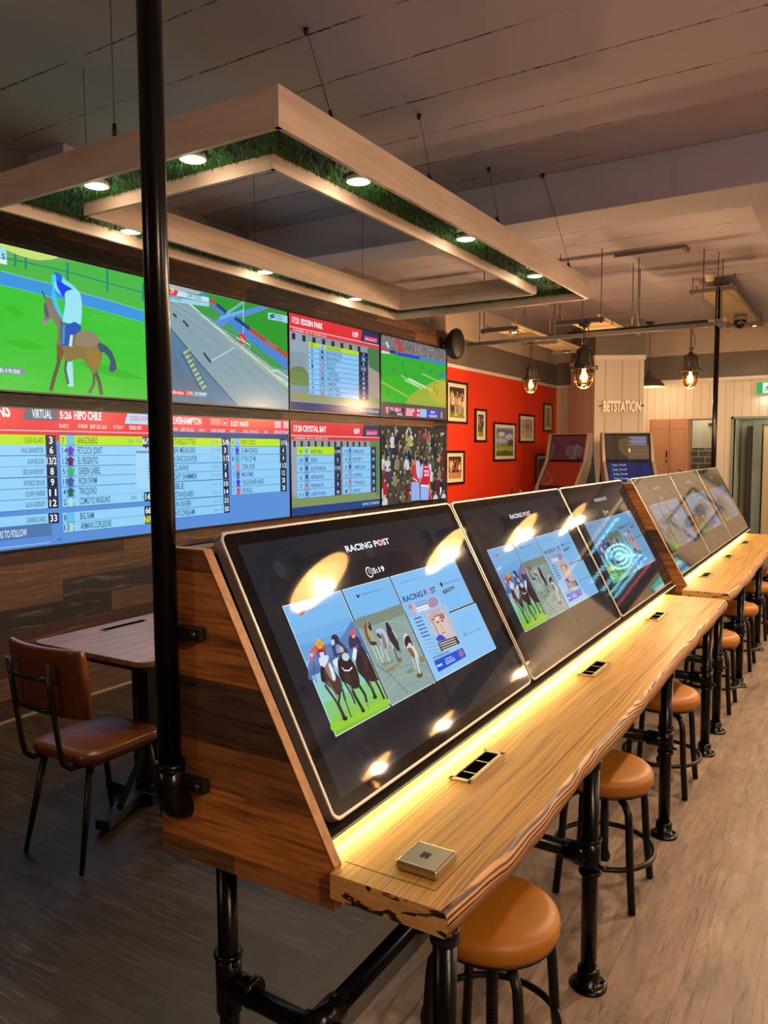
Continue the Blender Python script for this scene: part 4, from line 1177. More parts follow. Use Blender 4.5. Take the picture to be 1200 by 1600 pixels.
PICS['tv_pitch'] = [('p',[(0.0,0.0),(1.485,0.0),(1.485,0.838),(0.0,0.838)],'#4a4450'),
 ('tex','crowd',[(0,0),(1.485,0),(1.485,0.3),(0,0.3)]),
 ('p',[(0.003,0.17),(0.305,0.171),(0.854,0.169),(1.484,0.181),(1.485,0.716),(0.0,0.728)],'#35ac34'),
 ('b',[(0.0,0.455),(0.435,0.408),(1.0,0.449),(1.308,0.5),(1.0,0.624),(0.301,0.694),(0.0,0.645)],'#3db32c'),
 ('b',[(0.597,0.598),(1.0,0.449),(1.308,0.37),(1.485,0.378),(1.485,0.716),(0.852,0.729),(0.541,0.723)],'#9cb03c'),
 ('b',[(1.03,0.482),(1.308,0.413),(1.485,0.415),(1.485,0.635),(1.152,0.616)],'#c0b040'),
 ('p',[(0.294,0.003),(0.399,0.004),(0.464,0.135),(0.358,0.152)],'#b8464c'),
 ('p',[(0.004,0.126),(0.127,0.131),(0.127,0.163),(0.004,0.167)],'#b05060'),
 ('p',[(0.004,0.161),(0.177,0.165),(0.254,0.176),(0.003,0.192)],'#d0d8d8'),
 ('p',[(0.165,0.14),(0.306,0.138),(0.293,0.172),(0.177,0.177)],'#3a2f98'),
 ('p',[(0.319,0.15),(0.854,0.142),(0.84,0.178),(0.331,0.181)],'#2440d8'),
 ('p',[(0.825,0.148),(1.484,0.155),(1.484,0.188),(0.825,0.179)],'#3c84d8'),
 ('l',[(0.103,0.064),(0.153,0.122)],0.0382,'#c8d4e0'),
 ('p',[(1.308,0.298),(1.484,0.287),(1.484,0.32),(1.324,0.329)],'#2f80c8'),
 ('l',[(0.409,0.387),(0.897,0.501)],0.0145,'#a9d89a'),
 ('l',[(0.571,0.411),(1.0,0.484)],0.0225,'#d0e0c8'),
 ('l',[(0.489,0.434),(0.897,0.503)],0.0145,'#b8dca0'),
 ('l',[(0.883,0.332),(1.468,0.413)],0.015,'#a9cc78'),
 ('l',[(0.0,0.487),(0.57,0.613)],0.0185,'#b0b858'),
 ('l',[(1.03,0.489),(1.152,0.509)],0.0155,'#d8d08a'),
 ('l',[(0.255,0.318),(0.255,0.374)],0.011,'#1f4a34'),
 ('l',[(0.457,0.225),(0.456,0.281)],0.0111,'#1f4a34'),
 ('l',[(0.89,0.228),(0.89,0.287)],0.0121,'#1f4a34'),
 ('l',[(1.103,0.258),(1.103,0.318)],0.0126,'#1f4a34'),
 ('l',[(0.121,0.561),(0.12,0.616)],0.01,'#1f4a34'),
 ('l',[(0.503,0.35),(0.503,0.407)],0.011,'#1f4a34'),
 ('l',[(1.183,0.458),(1.183,0.518)],0.0121,'#1f4a34'),
 ('l',[(1.253,0.489),(1.253,0.55)],0.0125,'#1f4a34'),
 ('p',[(0.0,0.69),(1.485,0.69),(1.485,0.838),(0.0,0.838)],'#5d5048'),
 ('p',[(0.071,0.728),(0.153,0.727),(0.152,0.786),(0.114,0.836),(0.071,0.789)],'#b83a50'),
 ('p',[(0.084,0.747),(0.147,0.746),(0.144,0.76),(0.084,0.761)],'#e4c8d0'),
 ('e',(0.111,0.787),0.022,0.024,'#d8a0a8'),
 ('p',[(0.172,0.743),(0.487,0.745),(0.486,0.819),(0.171,0.821)],'#3c3c50'),
 ('p',[(0.255,0.736),(0.413,0.735),(0.413,0.785),(0.255,0.788)],'#d83a5c'),
 ('p',[(0.494,0.735),(0.837,0.73),(0.837,0.824),(0.493,0.822)],'#d8345c'),
 ('p',[(0.837,0.73),(0.992,0.73),(0.992,0.822),(0.837,0.824)],'#9cc4ec'),
 ('p',[(0.992,0.734),(1.324,0.731),(1.308,0.818),(0.992,0.822)],'#4048c8'),
 ('t', '20-1', 0.268, 0.781, 0.118, 0.035, '#f4e8f0', 0.02),
 ('t', 'FCB', 0.175, 0.775, 0.067, 0.032, '#f4e8f0', 0.02),
 ('t', 'ENGLAND', 0.527, 0.774, 0.181, 0.038, '#f4e8f0', 0.02),
 ('t', 'LEICESTER', 0.513, 0.817, 0.153, 0.039, '#f4e8f0', 0.02),
 ('t', 'TRAILS', 0.313, 0.822, 0.12, 0.028, '#f4e8f0', 0.02),
 ('t', 'MON', 1.098, 0.772, 0.1, 0.029, '#f4e8f0', 0.02),
 ('t', 'HIGHLIGHTS', 1.052, 0.816, 0.201, 0.028, '#f4e8f0', 0.02),
 ('e',(0.794,0.753),0.0291,0.016,'#f0d0d8'),
 ('e',(0.794,0.804),0.029,0.017,'#f0d0d8'),
 ('l',[(1.372,0.743),(1.372,0.816)],0.0235,'#c0d0d8')]
PICS['tv_chile'] = [('p',[(0.0,0.0),(1.485,0.0),(1.485,0.838),(0.0,0.838)],'#5a90da'),
 ('p',[(0.0,0.0),(1.485,0.0),(1.485,0.128),(0.0,0.128)],'#e8303c'),
 ('p',[(0.0,0.128),(1.485,0.128),(1.485,0.134),(0.0,0.134)],'#f4c8cc'),
 ('p',[(0.0,0.134),(1.485,0.134),(1.485,0.19),(0.0,0.19)],'#dc2c38'),
 ('p',[(0.484,0.0),(0.705,0.0),(0.7,0.067),(0.465,0.068)],'#5d6278'),
 ('p',[(0.705,0.0),(0.711,0.0),(0.705,0.067),(0.7,0.067)],'#e8303c'),
 ('p',[(1.248,0.0),(1.47,0.0),(1.467,0.072),(1.22,0.069)],'#b4d8f4'),
 ('t', 'VIRTUAL', 0.526, 0.053, 0.136, 0.052, '#e4f0fa', 0.02),
 ('t', '5:26', 0.719, 0.051, 0.084, 0.044, '#f4f4fc', 0.03),
 ('t', 'HIPO CHILE', 0.823, 0.052, 0.209, 0.051, '#f4f4fc', 0.03),
 ('t', 'GOING DOWN', 1.266, 0.047, 0.183, 0.032, '#d86878', 0.02),
 ('t', 'NS', 0.301, 0.051, 0.085, 0.075, '#ffffff', 0.03),
 ('t', 'RACE 2', 0.712, 0.107, 0.065, 0.022, '#ffe4e4', 0.02),
 ('t', '14 RUN', 0.849, 0.106, 0.07, 0.023, '#ffe4e4', 0.02),
 ('t', 'E/W 1/5 1-2-3', 0.943, 0.109, 0.126, 0.026, '#ffe4e4', 0.02),
 ('t', '4 F 214 Y', 1.125, 0.107, 0.086, 0.024, '#ffe4e4', 0.02),
 ('t', 'GOING: FAST', 1.258, 0.108, 0.107, 0.026, '#ffe4e4', 0.02),
 ('t', 'MAIDEN SPECIAL WEIGHT', 0.714, 0.15, 0.2, 0.019, '#2c5a94', 0.01),
 ('p',[(0.0,0.156),(0.684,0.156),(0.684,0.218),(0.0,0.218)],'#b4e61e'),
 ('p',[(0.0,0.218),(0.684,0.218),(0.684,0.222),(0.0,0.222)],'#2c5c84'),
 ('t', 'CLIVE ALLARD', 0.47, 0.204, 0.124, 0.032, '#5a7a20', 0.008),
 ('p',[(0.611,0.156),(0.684,0.156),(0.684,0.218),(0.611,0.218)],'#18243c'),
 ('t', '3', 0.635, 0.208, 0.025, 0.042, '#f4fafe', 0.02),
 ('p',[(0.0,0.217),(0.685,0.217),(0.685,0.279),(0.0,0.279)],'#94d2fa'),
 ('p',[(0.0,0.279),(0.685,0.279),(0.685,0.282),(0.0,0.282)],'#2c5c84'),
 ('t', 'PAUL BANNISTER', 0.447, 0.265, 0.147, 0.032, '#2c6894', 0.008),
 ('p',[(0.611,0.217),(0.685,0.217),(0.685,0.279),(0.611,0.279)],'#18243c'),
 ('t', '6', 0.636, 0.269, 0.025, 0.042, '#f4fafe', 0.02),
 ('p',[(0.0,0.284),(0.685,0.284),(0.685,0.346),(0.0,0.346)],'#94d2fa'),
 ('p',[(0.0,0.346),(0.685,0.346),(0.685,0.35),(0.0,0.35)],'#2c5c84'),
 ('t', 'ALAN BLOOR', 0.484, 0.332, 0.11, 0.032, '#2c6894', 0.008),
 ('p',[(0.611,0.284),(0.685,0.284),(0.685,0.346),(0.611,0.346)],'#18243c'),
 ('t', '13/2', 0.614, 0.336, 0.068, 0.042, '#f4fafe', 0.02),
 ('p',[(0.0,0.348),(0.685,0.348),(0.685,0.41),(0.0,0.41)],'#94d2fa'),
 ('p',[(0.0,0.41),(0.685,0.41),(0.685,0.413),(0.0,0.413)],'#2c5c84'),
 ('t', 'SEB DAVENPORT', 0.452, 0.396, 0.142, 0.032, '#2c6894', 0.008),
 ('p',[(0.611,0.348),(0.685,0.348),(0.685,0.41),(0.611,0.41)],'#18243c'),
 ('t', '8', 0.636, 0.4, 0.025, 0.042, '#f4fafe', 0.02),
 ('p',[(0.0,0.416),(0.685,0.416),(0.685,0.478),(0.0,0.478)],'#94d2fa'),
 ('p',[(0.0,0.478),(0.685,0.478),(0.685,0.482),(0.0,0.482)],'#2c5c84'),
 ('t', 'PATRICK DEVLIN', 0.457, 0.464, 0.137, 0.032, '#2c6894', 0.008),
 ('p',[(0.611,0.416),(0.685,0.416),(0.685,0.478),(0.611,0.478)],'#18243c'),
 ('t', '9', 0.636, 0.468, 0.025, 0.042, '#f4fafe', 0.02),
 ('p',[(0.0,0.481),(0.685,0.481),(0.685,0.543),(0.0,0.543)],'#94d2fa'),
 ('p',[(0.0,0.543),(0.685,0.543),(0.685,0.546),(0.0,0.546)],'#2c5c84'),
 ('t', 'OLIVER FARRER', 0.461, 0.529, 0.133, 0.032, '#2c6894', 0.008),
 ('p',[(0.611,0.481),(0.685,0.481),(0.685,0.543),(0.611,0.543)],'#18243c'),
 ('t', '11', 0.623, 0.533, 0.05, 0.042, '#f4fafe', 0.02),
 ('p',[(0.0,0.546),(0.685,0.546),(0.685,0.608),(0.0,0.608)],'#94d2fa'),
 ('p',[(0.0,0.608),(0.685,0.608),(0.685,0.611),(0.0,0.611)],'#2c5c84'),
 ('t', 'ALAN GADBURY', 0.46, 0.594, 0.134, 0.032, '#2c6894', 0.008),
 ('p',[(0.611,0.546),(0.685,0.546),(0.685,0.608),(0.611,0.608)],'#18243c'),
 ('t', '12', 0.623, 0.598, 0.05, 0.042, '#f4fafe', 0.02),
 ('p',[(0.0,0.64),(0.684,0.64),(0.684,0.702),(0.0,0.702)],'#94d2fa'),
 ('p',[(0.0,0.702),(0.684,0.702),(0.684,0.706),(0.0,0.706)],'#2c5c84'),
 ('t', 'DARREN OAKES', 0.463, 0.688, 0.13, 0.032, '#2c6894', 0.008),
 ('p',[(0.61,0.64),(0.684,0.64),(0.684,0.702),(0.61,0.702)],'#18243c'),
 ('t', '33', 0.622, 0.692, 0.05, 0.042, '#f4fafe', 0.02),
 ('p',[(0.0,0.737),(0.62,0.737),(0.62,0.762),(0.0,0.762)],'#94d2fa'),
 ('p',[(0.0,0.699),(0.63,0.699),(0.63,0.779),(0.0,0.779)],'#5078ac'),
 ('t', 'WINNERS TO FOLLOW', 0.199, 0.764, 0.261, 0.042, '#dceafa', 0.015),
 ('p',[(0.0,0.819),(0.62,0.819),(0.62,0.823),(0.0,0.823)],'#a8d4f4'),
 ('t', '1/1', 0.669, 0.817, 0.026, 0.018, '#1c3458', 0.02),
 ('p',[(0.712,0.156),(1.465,0.156),(1.465,0.218),(0.712,0.218)],'#b4e61e'),
 ('p',[(0.712,0.218),(1.465,0.218),(1.465,0.222),(0.712,0.222)],'#2c6490'),
 ('p',[(0.758,0.156),(0.82,0.156),(0.82,0.218),(0.758,0.218)],'#78b4ec'),
 ('p',[(0.789,0.157),(0.824,0.187),(0.807,0.187),(0.807,0.217),(0.771,0.217),(0.771,0.187),(0.754,0.187)],'#5cc8c8'),
 ('t', 'ARAGONERO', 0.838, 0.208, 0.157, 0.044, '#54781c', 0.012),
 ('t', '7', 0.725, 0.205, 0.019, 0.036, '#245c80', 0.012),
 ('p',[(1.372,0.156),(1.441,0.156),(1.441,0.218),(1.372,0.218)],'#18243c'),
 ('t', '6/5', 1.369, 0.207, 0.075, 0.042, '#f4fafe', 0.025),
 ('p',[(0.712,0.221),(1.465,0.221),(1.465,0.283),(0.712,0.283)],'#94d2fa'),
 ('p',[(0.712,0.283),(1.465,0.283),(1.465,0.286),(0.712,0.286)],'#2c6490'),
 ('p',[(0.756,0.221),(0.817,0.221),(0.817,0.283),(0.756,0.283)],'#78b4ec'),
 ('p',[(0.786,0.222),(0.822,0.252),(0.804,0.252),(0.804,0.282),(0.768,0.282),(0.768,0.252),(0.751,0.252)],'#6a2cc0'),
 ('t', 'FETLOCK JOINT', 0.838, 0.273, 0.192, 0.044, '#245c80', 0.012),
 ('t', '14', 0.724, 0.27, 0.038, 0.036, '#245c80', 0.012),
 ('p',[(1.372,0.221),(1.44,0.221),(1.44,0.283),(1.372,0.283)],'#18243c'),
 ('t', '9/2', 1.369, 0.272, 0.075, 0.042, '#f4fafe', 0.025),
 ('p',[(0.712,0.286),(1.465,0.286),(1.465,0.348),(0.712,0.348)],'#94d2fa'),
 ('p',[(0.712,0.348),(1.465,0.348),(1.465,0.352),(0.712,0.352)],'#2c6490'),
 ('p',[(0.753,0.286),(0.814,0.286),(0.814,0.348),(0.753,0.348)],'#78b4ec'),
 ('p',[(0.783,0.287),(0.819,0.317),(0.801,0.317),(0.801,0.347),(0.765,0.347),(0.765,0.317),(0.748,0.317)],'#581c60'),
 ('t', 'EL REGENTO', 0.839, 0.338, 0.154, 0.044, '#245c80', 0.012),
 ('t', '12', 0.724, 0.335, 0.038, 0.036, '#245c80', 0.012),
 ('p',[(0.713,0.352),(1.465,0.352),(1.465,0.414),(0.713,0.414)],'#94d2fa'),
 ('p',[(0.713,0.414),(1.465,0.414),(1.465,0.417),(0.713,0.417)],'#2c6490'),
 ('p',[(0.75,0.352),(0.812,0.352),(0.812,0.414),(0.75,0.414)],'#78b4ec'),
 ('p',[(0.781,0.353),(0.816,0.383),(0.799,0.383),(0.799,0.413),(0.763,0.413),(0.763,0.383),(0.746,0.383)],'#28b470'),
 ('t', 'GREEN LABEL', 0.839, 0.404, 0.17, 0.044, '#245c80', 0.012),
 ('t', '5', 0.723, 0.401, 0.019, 0.036, '#245c80', 0.012),
 ('p',[(0.713,0.417),(1.465,0.417),(1.465,0.479),(0.713,0.479)],'#94d2fa'),
 ('p',[(0.713,0.479),(1.465,0.479),(1.465,0.483),(0.713,0.483)],'#2c6490'),
 ('p',[(0.747,0.417),(0.809,0.417),(0.809,0.479),(0.747,0.479)],'#78b4ec'),
 ('p',[(0.778,0.418),(0.813,0.448),(0.796,0.448),(0.796,0.478),(0.76,0.478),(0.76,0.448),(0.743,0.448)],'#3c5c9c'),
 ('t', 'IRON SWIM', 0.84, 0.469, 0.138, 0.044, '#245c80', 0.012),
 ('t', '10', 0.722, 0.466, 0.038, 0.036, '#245c80', 0.012),
 ('p',[(0.713,0.483),(1.465,0.483),(1.465,0.545),(0.713,0.545)],'#94d2fa'),
 ('p',[(0.713,0.545),(1.465,0.545),(1.465,0.548),(0.713,0.548)],'#2c6490'),
 ('p',[(0.745,0.483),(0.806,0.483),(0.806,0.545),(0.745,0.545)],'#78b4ec'),
 ('p',[(0.776,0.484),(0.811,0.514),(0.794,0.514),(0.794,0.544),(0.758,0.544),(0.758,0.514),(0.741,0.514)],'#206c50'),
 ('t', 'TRIUQUINO', 0.84, 0.535, 0.135, 0.044, '#245c80', 0.012),
 ('t', '4', 0.722, 0.532, 0.019, 0.036, '#245c80', 0.012),
 ('p',[(0.714,0.546),(1.465,0.546),(1.465,0.608),(0.714,0.608)],'#94d2fa'),
 ('p',[(0.714,0.608),(1.465,0.608),(1.465,0.611),(0.714,0.611)],'#2c6490'),
 ('p',[(0.742,0.546),(0.803,0.546),(0.803,0.608),(0.742,0.608)],'#78b4ec'),
 ('p',[(0.772,0.547),(0.807,0.577),(0.79,0.577),(0.79,0.607),(0.754,0.607),(0.754,0.577),(0.737,0.577)],'#a8e0d8'),
 ('t', 'COMO YO NINGUNO', 0.841, 0.598, 0.239, 0.044, '#245c80', 0.012),
 ('t', '2', 0.721, 0.595, 0.019, 0.036, '#245c80', 0.012),
 ('p',[(1.371,0.546),(1.44,0.546),(1.44,0.608),(1.371,0.608)],'#18243c'),
 ('t', '16', 1.381, 0.597, 0.05, 0.042, '#f4fafe', 0.025),
 ('p',[(0.713,0.644),(1.465,0.644),(1.465,0.706),(0.713,0.706)],'#94d2fa'),
 ('p',[(0.713,0.706),(1.465,0.706),(1.465,0.71),(0.713,0.71)],'#2c6490'),
 ('p',[(0.738,0.644),(0.799,0.644),(0.799,0.706),(0.738,0.706)],'#78b4ec'),
 ('p',[(0.768,0.645),(0.803,0.675),(0.786,0.675),(0.786,0.705),(0.75,0.705),(0.75,0.675),(0.733,0.675)],'#58c8ec'),
 ('t', 'BIG SAM', 0.84, 0.696, 0.106, 0.044, '#245c80', 0.012),
 ('t', '8', 0.719, 0.693, 0.019, 0.036, '#245c80', 0.012),
 ('p',[(1.37,0.644),(1.439,0.644),(1.439,0.706),(1.37,0.706)],'#18243c'),
 ('t', '66', 1.38, 0.695, 0.05, 0.042, '#f4fafe', 0.025),
 ('p',[(0.714,0.708),(1.465,0.708),(1.465,0.77),(0.714,0.77)],'#94d2fa'),
 ('p',[(0.714,0.77),(1.465,0.77),(1.465,0.773),(0.714,0.773)],'#2c6490'),
 ('p',[(0.735,0.708),(0.797,0.708),(0.797,0.77),(0.735,0.77)],'#78b4ec'),
 ('p',[(0.766,0.709),(0.801,0.739),(0.784,0.739),(0.784,0.769),(0.748,0.769),(0.748,0.739),(0.731,0.739)],'#b0dcd0'),
 ('t', 'ARMANI CORLEONE', 0.841, 0.76, 0.241, 0.044, '#245c80', 0.012),
 ('t', '11', 0.718, 0.757, 0.038, 0.036, '#245c80', 0.012),
 ('p',[(1.37,0.708),(1.439,0.708),(1.439,0.77),(1.37,0.77)],'#5a6a1c'),
 ('t', 'N/R', 1.367, 0.759, 0.075, 0.042, '#e0f040', 0.025),
 ('t', '5/4  11/10', 1.246, 0.2, 0.15, 0.026, '#5c8490', 0.0),
 ('t', '20   18', 1.249, 0.591, 0.15, 0.026, '#5c8490', 0.0),
 ('p',[(1.302,0.242),(1.484,0.242),(1.484,0.519),(1.302,0.519)],'#a4d8f6'),
 ('p',[(1.307,0.254),(1.455,0.254),(1.455,0.272),(1.307,0.272)],'#5c9cd4'),
 ('p',[(1.402,0.332),(1.43,0.332),(1.43,0.338),(1.402,0.338)],'#6ca4cc'),
 ('p',[(1.402,0.354),(1.43,0.354),(1.43,0.36),(1.402,0.36)],'#6ca4cc'),
 ('p',[(1.402,0.376),(1.43,0.376),(1.43,0.382),(1.402,0.382)],'#6ca4cc'),
 ('p',[(1.402,0.398),(1.43,0.398),(1.43,0.404),(1.402,0.404)],'#6ca4cc'),
 ('p',[(1.402,0.42),(1.43,0.42),(1.43,0.426),(1.402,0.426)],'#6ca4cc'),
 ('p',[(1.402,0.442),(1.43,0.442),(1.43,0.448),(1.402,0.448)],'#6ca4cc')]
PICS['tv_naas'] = [('p',[(0.0,0.0),(1.485,0.0),(1.485,0.838),(0.0,0.838)],'#5a90da'),
 ('p',[(0.0,0.0),(1.485,0.0),(1.485,0.11),(0.0,0.11)],'#e8303c'),
 ('p',[(0.0,0.115),(1.485,0.115),(1.485,0.185),(0.0,0.185)],'#243c78'),
 ('t', 'WOLVERHAMPTON', 0.06, 0.058, 0.368, 0.049, '#f4ecf8', 0.03),
 ('t', '5:23', 0.747, 0.058, 0.086, 0.04, '#f8f0f4', 0.03),
 ('t', 'NAAS', 0.854, 0.058, 0.107, 0.041, '#f8f0f4', 0.03),
 ('p',[(0.655,0.003),(0.721,0.004),(0.72,0.059),(0.653,0.058)],'#f0a0a8'),
 ('p',[(0.661,0.008),(0.714,0.009),(0.713,0.055),(0.66,0.053)],'#d83048'),
 ('t', 'in', 0.669, 0.047, 0.032, 0.027, '#f4d8e0', 0.02),
 ('p',[(1.294,0.007),(1.381,0.007),(1.38,0.062),(1.293,0.062)],'#f4b0b8'),
 ('p',[(1.414,0.003),(1.485,0.004),(1.485,0.063),(1.412,0.062)],'#f4b0b8'),
 ('p',[(0.522,0.006),(0.641,0.005),(0.64,0.057),(0.521,0.056)],'#ec8890'),
 ('t', '9 RUN', 0.137, 0.107, 0.046, 0.02, '#cfdcf4', 0.015),
 ('t', 'E/W 1/5 1-2-3', 0.217, 0.111, 0.126, 0.026, '#cfdcf4', 0.015),
 ('t', '1 M 1 F', 0.4, 0.109, 0.066, 0.021, '#cfdcf4', 0.015),
 ('t', 'GOING: STANDARD', 0.528, 0.111, 0.157, 0.024, '#cfdcf4', 0.015),
 ('t', 'RACE 7', 0.741, 0.11, 0.063, 0.022, '#cfdcf4', 0.015),
 ('t', '7 RUN', 0.89, 0.111, 0.058, 0.024, '#cfdcf4', 0.015),
 ('t', 'E/W 1/4 1-2', 0.976, 0.111, 0.103, 0.023, '#cfdcf4', 0.015),
 ('t', '2 M', 1.161, 0.11, 0.032, 0.022, '#cfdcf4', 0.015),
 ('t', 'GOING: SOFT TO HEAVY', 1.288, 0.11, 0.194, 0.026, '#cfdcf4', 0.015),
 ('t', 'CLASS 6', 0.141, 0.148, 0.06, 0.016, '#3a68a8', 0.01),
 ('t', 'NOT SO ON AND FOR THE PACE', 0.744, 0.154, 0.238, 0.023, '#2c5a9c', 0.01),
 ('p',[(0.0,0.158),(0.712,0.158),(0.712,0.22),(0.0,0.22)],'#b4e61e'),
 ('p',[(0.0,0.22),(0.712,0.22),(0.712,0.224),(0.0,0.224)],'#2c6490'),
 ('t', 'UPFORTHEGUTTER', 0.03, 0.209, 0.331, 0.042, '#54781c', 0.01),
 ('p',[(0.642,0.158),(0.709,0.158),(0.709,0.22),(0.642,0.22)],'#18243c'),
 ('t', '15/8', 0.629, 0.209, 0.092, 0.04, '#eaf4fe', 0.02),
 ('t', '7/4 2', 0.526, 0.201, 0.12, 0.024, '#6c98b8', 0.0),
 ('p',[(0.0,0.22),(0.712,0.22),(0.712,0.282),(0.0,0.282)],'#8ecdf8'),
 ('p',[(0.0,0.282),(0.712,0.282),(0.712,0.285),(0.0,0.285)],'#2c6490'),
 ('t', 'FURTHER MEASURE', 0.03, 0.271, 0.325, 0.042, '#2c6084', 0.01),
 ('p',[(0.643,0.22),(0.71,0.22),(0.71,0.282),(0.643,0.282)],'#18243c'),
 ('t', '3', 0.665, 0.271, 0.023, 0.04, '#eaf4fe', 0.02),
 ('t', '7/2 100/30', 0.527, 0.263, 0.12, 0.024, '#6c98b8', 0.0),
 ('p',[(0.0,0.283),(0.713,0.283),(0.713,0.345),(0.0,0.345)],'#8ecdf8'),
 ('p',[(0.0,0.345),(0.713,0.345),(0.713,0.349),(0.0,0.349)],'#2c6490'),
 ('t', 'STOLEN ENCOUNTER', 0.03, 0.334, 0.341, 0.042, '#2c6084', 0.01),
 ('p',[(0.645,0.283),(0.712,0.283),(0.712,0.345),(0.645,0.345)],'#18243c'),
 ('t', '11/2', 0.632, 0.334, 0.092, 0.04, '#eaf4fe', 0.02),
 ('t', '11/2 6', 0.529, 0.326, 0.12, 0.024, '#6c98b8', 0.0),
 ('p',[(0.0,0.351),(0.713,0.351),(0.713,0.413),(0.0,0.413)],'#8ecdf8'),
 ('p',[(0.0,0.413),(0.713,0.413),(0.713,0.416),(0.0,0.416)],'#2c6490'),
 ('t', 'CAR CLAWS', 0.03, 0.402, 0.249, 0.042, '#2c6084', 0.01),
 ('p',[(0.645,0.351),(0.712,0.351),(0.712,0.413),(0.645,0.413)],'#18243c'),
 ('t', '7', 0.667, 0.402, 0.023, 0.04, '#eaf4fe', 0.02),
 ('t', '13/2 6', 0.531, 0.394, 0.12, 0.024, '#6c98b8', 0.0),
 ('p',[(0.0,0.416),(0.714,0.416),(0.714,0.478),(0.0,0.478)],'#8ecdf8'),
 ('p',[(0.0,0.478),(0.714,0.478),(0.714,0.482),(0.0,0.482)],'#2c6490'),
 ('t', 'MIDNIGHT SHIMMER', 0.03, 0.467, 0.337, 0.042, '#2c6084', 0.01),
 ('p',[(0.647,0.416),(0.714,0.416),(0.714,0.478),(0.647,0.478)],'#18243c'),
 ('t', '8', 0.669, 0.467, 0.023, 0.04, '#eaf4fe', 0.02),
 ('t', '9 17/2', 0.532, 0.459, 0.12, 0.024, '#6c98b8', 0.0),
 ('p',[(0.0,0.485),(0.714,0.485),(0.714,0.547),(0.0,0.547)],'#8ecdf8'),
 ('p',[(0.0,0.547),(0.714,0.547),(0.714,0.55),(0.0,0.55)],'#2c6490'),
 ('t', 'ENABLE', 0.03, 0.536, 0.2, 0.042, '#2c6084', 0.01),
 ('p',[(0.648,0.485),(0.714,0.485),(0.714,0.547),(0.648,0.547)],'#18243c'),
 ('t', '10', 0.658, 0.536, 0.046, 0.04, '#eaf4fe', 0.02),
 ('t', '14 12', 0.534, 0.528, 0.12, 0.024, '#6c98b8', 0.0),
 ('p',[(0.0,0.547),(0.715,0.547),(0.715,0.609),(0.0,0.609)],'#8ecdf8'),
 ('p',[(0.0,0.609),(0.715,0.609),(0.715,0.612),(0.0,0.612)],'#2c6490'),
 ('t', 'GOLD STANDARD', 0.03, 0.598, 0.298, 0.042, '#2c6084', 0.01),
 ('p',[(0.648,0.547),(0.715,0.547),(0.715,0.609),(0.648,0.609)],'#18243c'),
 ('t', '14', 0.658, 0.598, 0.046, 0.04, '#eaf4fe', 0.02),
 ('t', '16 12', 0.536, 0.59, 0.12, 0.024, '#6c98b8', 0.0),
 ('p',[(0.0,0.618),(0.716,0.618),(0.716,0.68),(0.0,0.68)],'#8ecdf8'),
 ('p',[(0.0,0.68),(0.716,0.68),(0.716,0.683),(0.0,0.683)],'#2c6490'),
 ('t', 'WILSON RIVER', 0.03, 0.669, 0.269, 0.042, '#2c6084', 0.01),
 ('p',[(0.648,0.618),(0.716,0.618),(0.716,0.68),(0.648,0.68)],'#18243c'),
 ('t', '33', 0.659, 0.669, 0.046, 0.04, '#eaf4fe', 0.02),
 ('t', '33 28', 0.537, 0.661, 0.12, 0.024, '#6c98b8', 0.0),
 ('p',[(0.0,0.685),(0.716,0.685),(0.716,0.747),(0.0,0.747)],'#8ecdf8'),
 ('p',[(0.0,0.747),(0.716,0.747),(0.716,0.75),(0.0,0.75)],'#2c6490'),
 ('t', "KITTEN'S DREAM", 0.03, 0.736, 0.303, 0.042, '#2c6084', 0.01),
 ('p',[(0.652,0.685),(0.719,0.685),(0.719,0.747),(0.652,0.747)],'#18243c'),
 ('t', '50', 0.662, 0.736, 0.046, 0.04, '#eaf4fe', 0.02),
 ('t', '66 40', 0.539, 0.728, 0.12, 0.024, '#6c98b8', 0.0),
 ('p',[(0.747,0.157),(1.455,0.157),(1.455,0.219),(0.747,0.219)],'#b4e61e'),
 ('p',[(0.747,0.219),(1.455,0.219),(1.455,0.223),(0.747,0.223)],'#2c6490'),
 ('p',[(0.788,0.157),(0.849,0.157),(0.849,0.219),(0.788,0.219)],'#7cb4ec'),
 ('p',[(0.819,0.158),(0.849,0.188),(0.833,0.188),(0.833,0.218),(0.804,0.218),(0.804,0.188),(0.788,0.188)],'#88b8e8'),
 ('t', 'FORTY COATS', 0.867, 0.208, 0.172, 0.04, '#54781c', 0.01),
 ('t', '4', 0.759, 0.206, 0.017, 0.036, '#285c88', 0.01),
 ('p',[(1.36,0.157),(1.45,0.157),(1.45,0.219),(1.36,0.219)],'#18243c'),
 ('t', '11/10', 1.353, 0.208, 0.105, 0.04, '#dcecfc', 0.02),
 ('p',[(0.747,0.223),(1.455,0.223),(1.455,0.285),(0.747,0.285)],'#8ecdf8'),
 ('p',[(0.747,0.285),(1.455,0.285),(1.455,0.288),(0.747,0.288)],'#2c6490'),
 ('p',[(0.788,0.223),(0.849,0.223),(0.849,0.285),(0.788,0.285)],'#7cb4ec'),
 ('p',[(0.819,0.224),(0.849,0.254),(0.833,0.254),(0.833,0.284),(0.804,0.284),(0.804,0.254),(0.788,0.254)],'#3434d8'),
 ('t', 'OL MAN DINGLE', 0.868, 0.274, 0.202, 0.04, '#285c88', 0.01),
 ('t', '5', 0.759, 0.272, 0.017, 0.036, '#285c88', 0.01),
 ('p',[(1.36,0.223),(1.45,0.223),(1.45,0.285),(1.36,0.285)],'#18243c'),
 ('t', '4', 1.395, 0.274, 0.021, 0.04, '#dcecfc', 0.02),
 ('p',[(0.748,0.29),(1.455,0.29),(1.455,0.352),(0.748,0.352)],'#8ecdf8'),
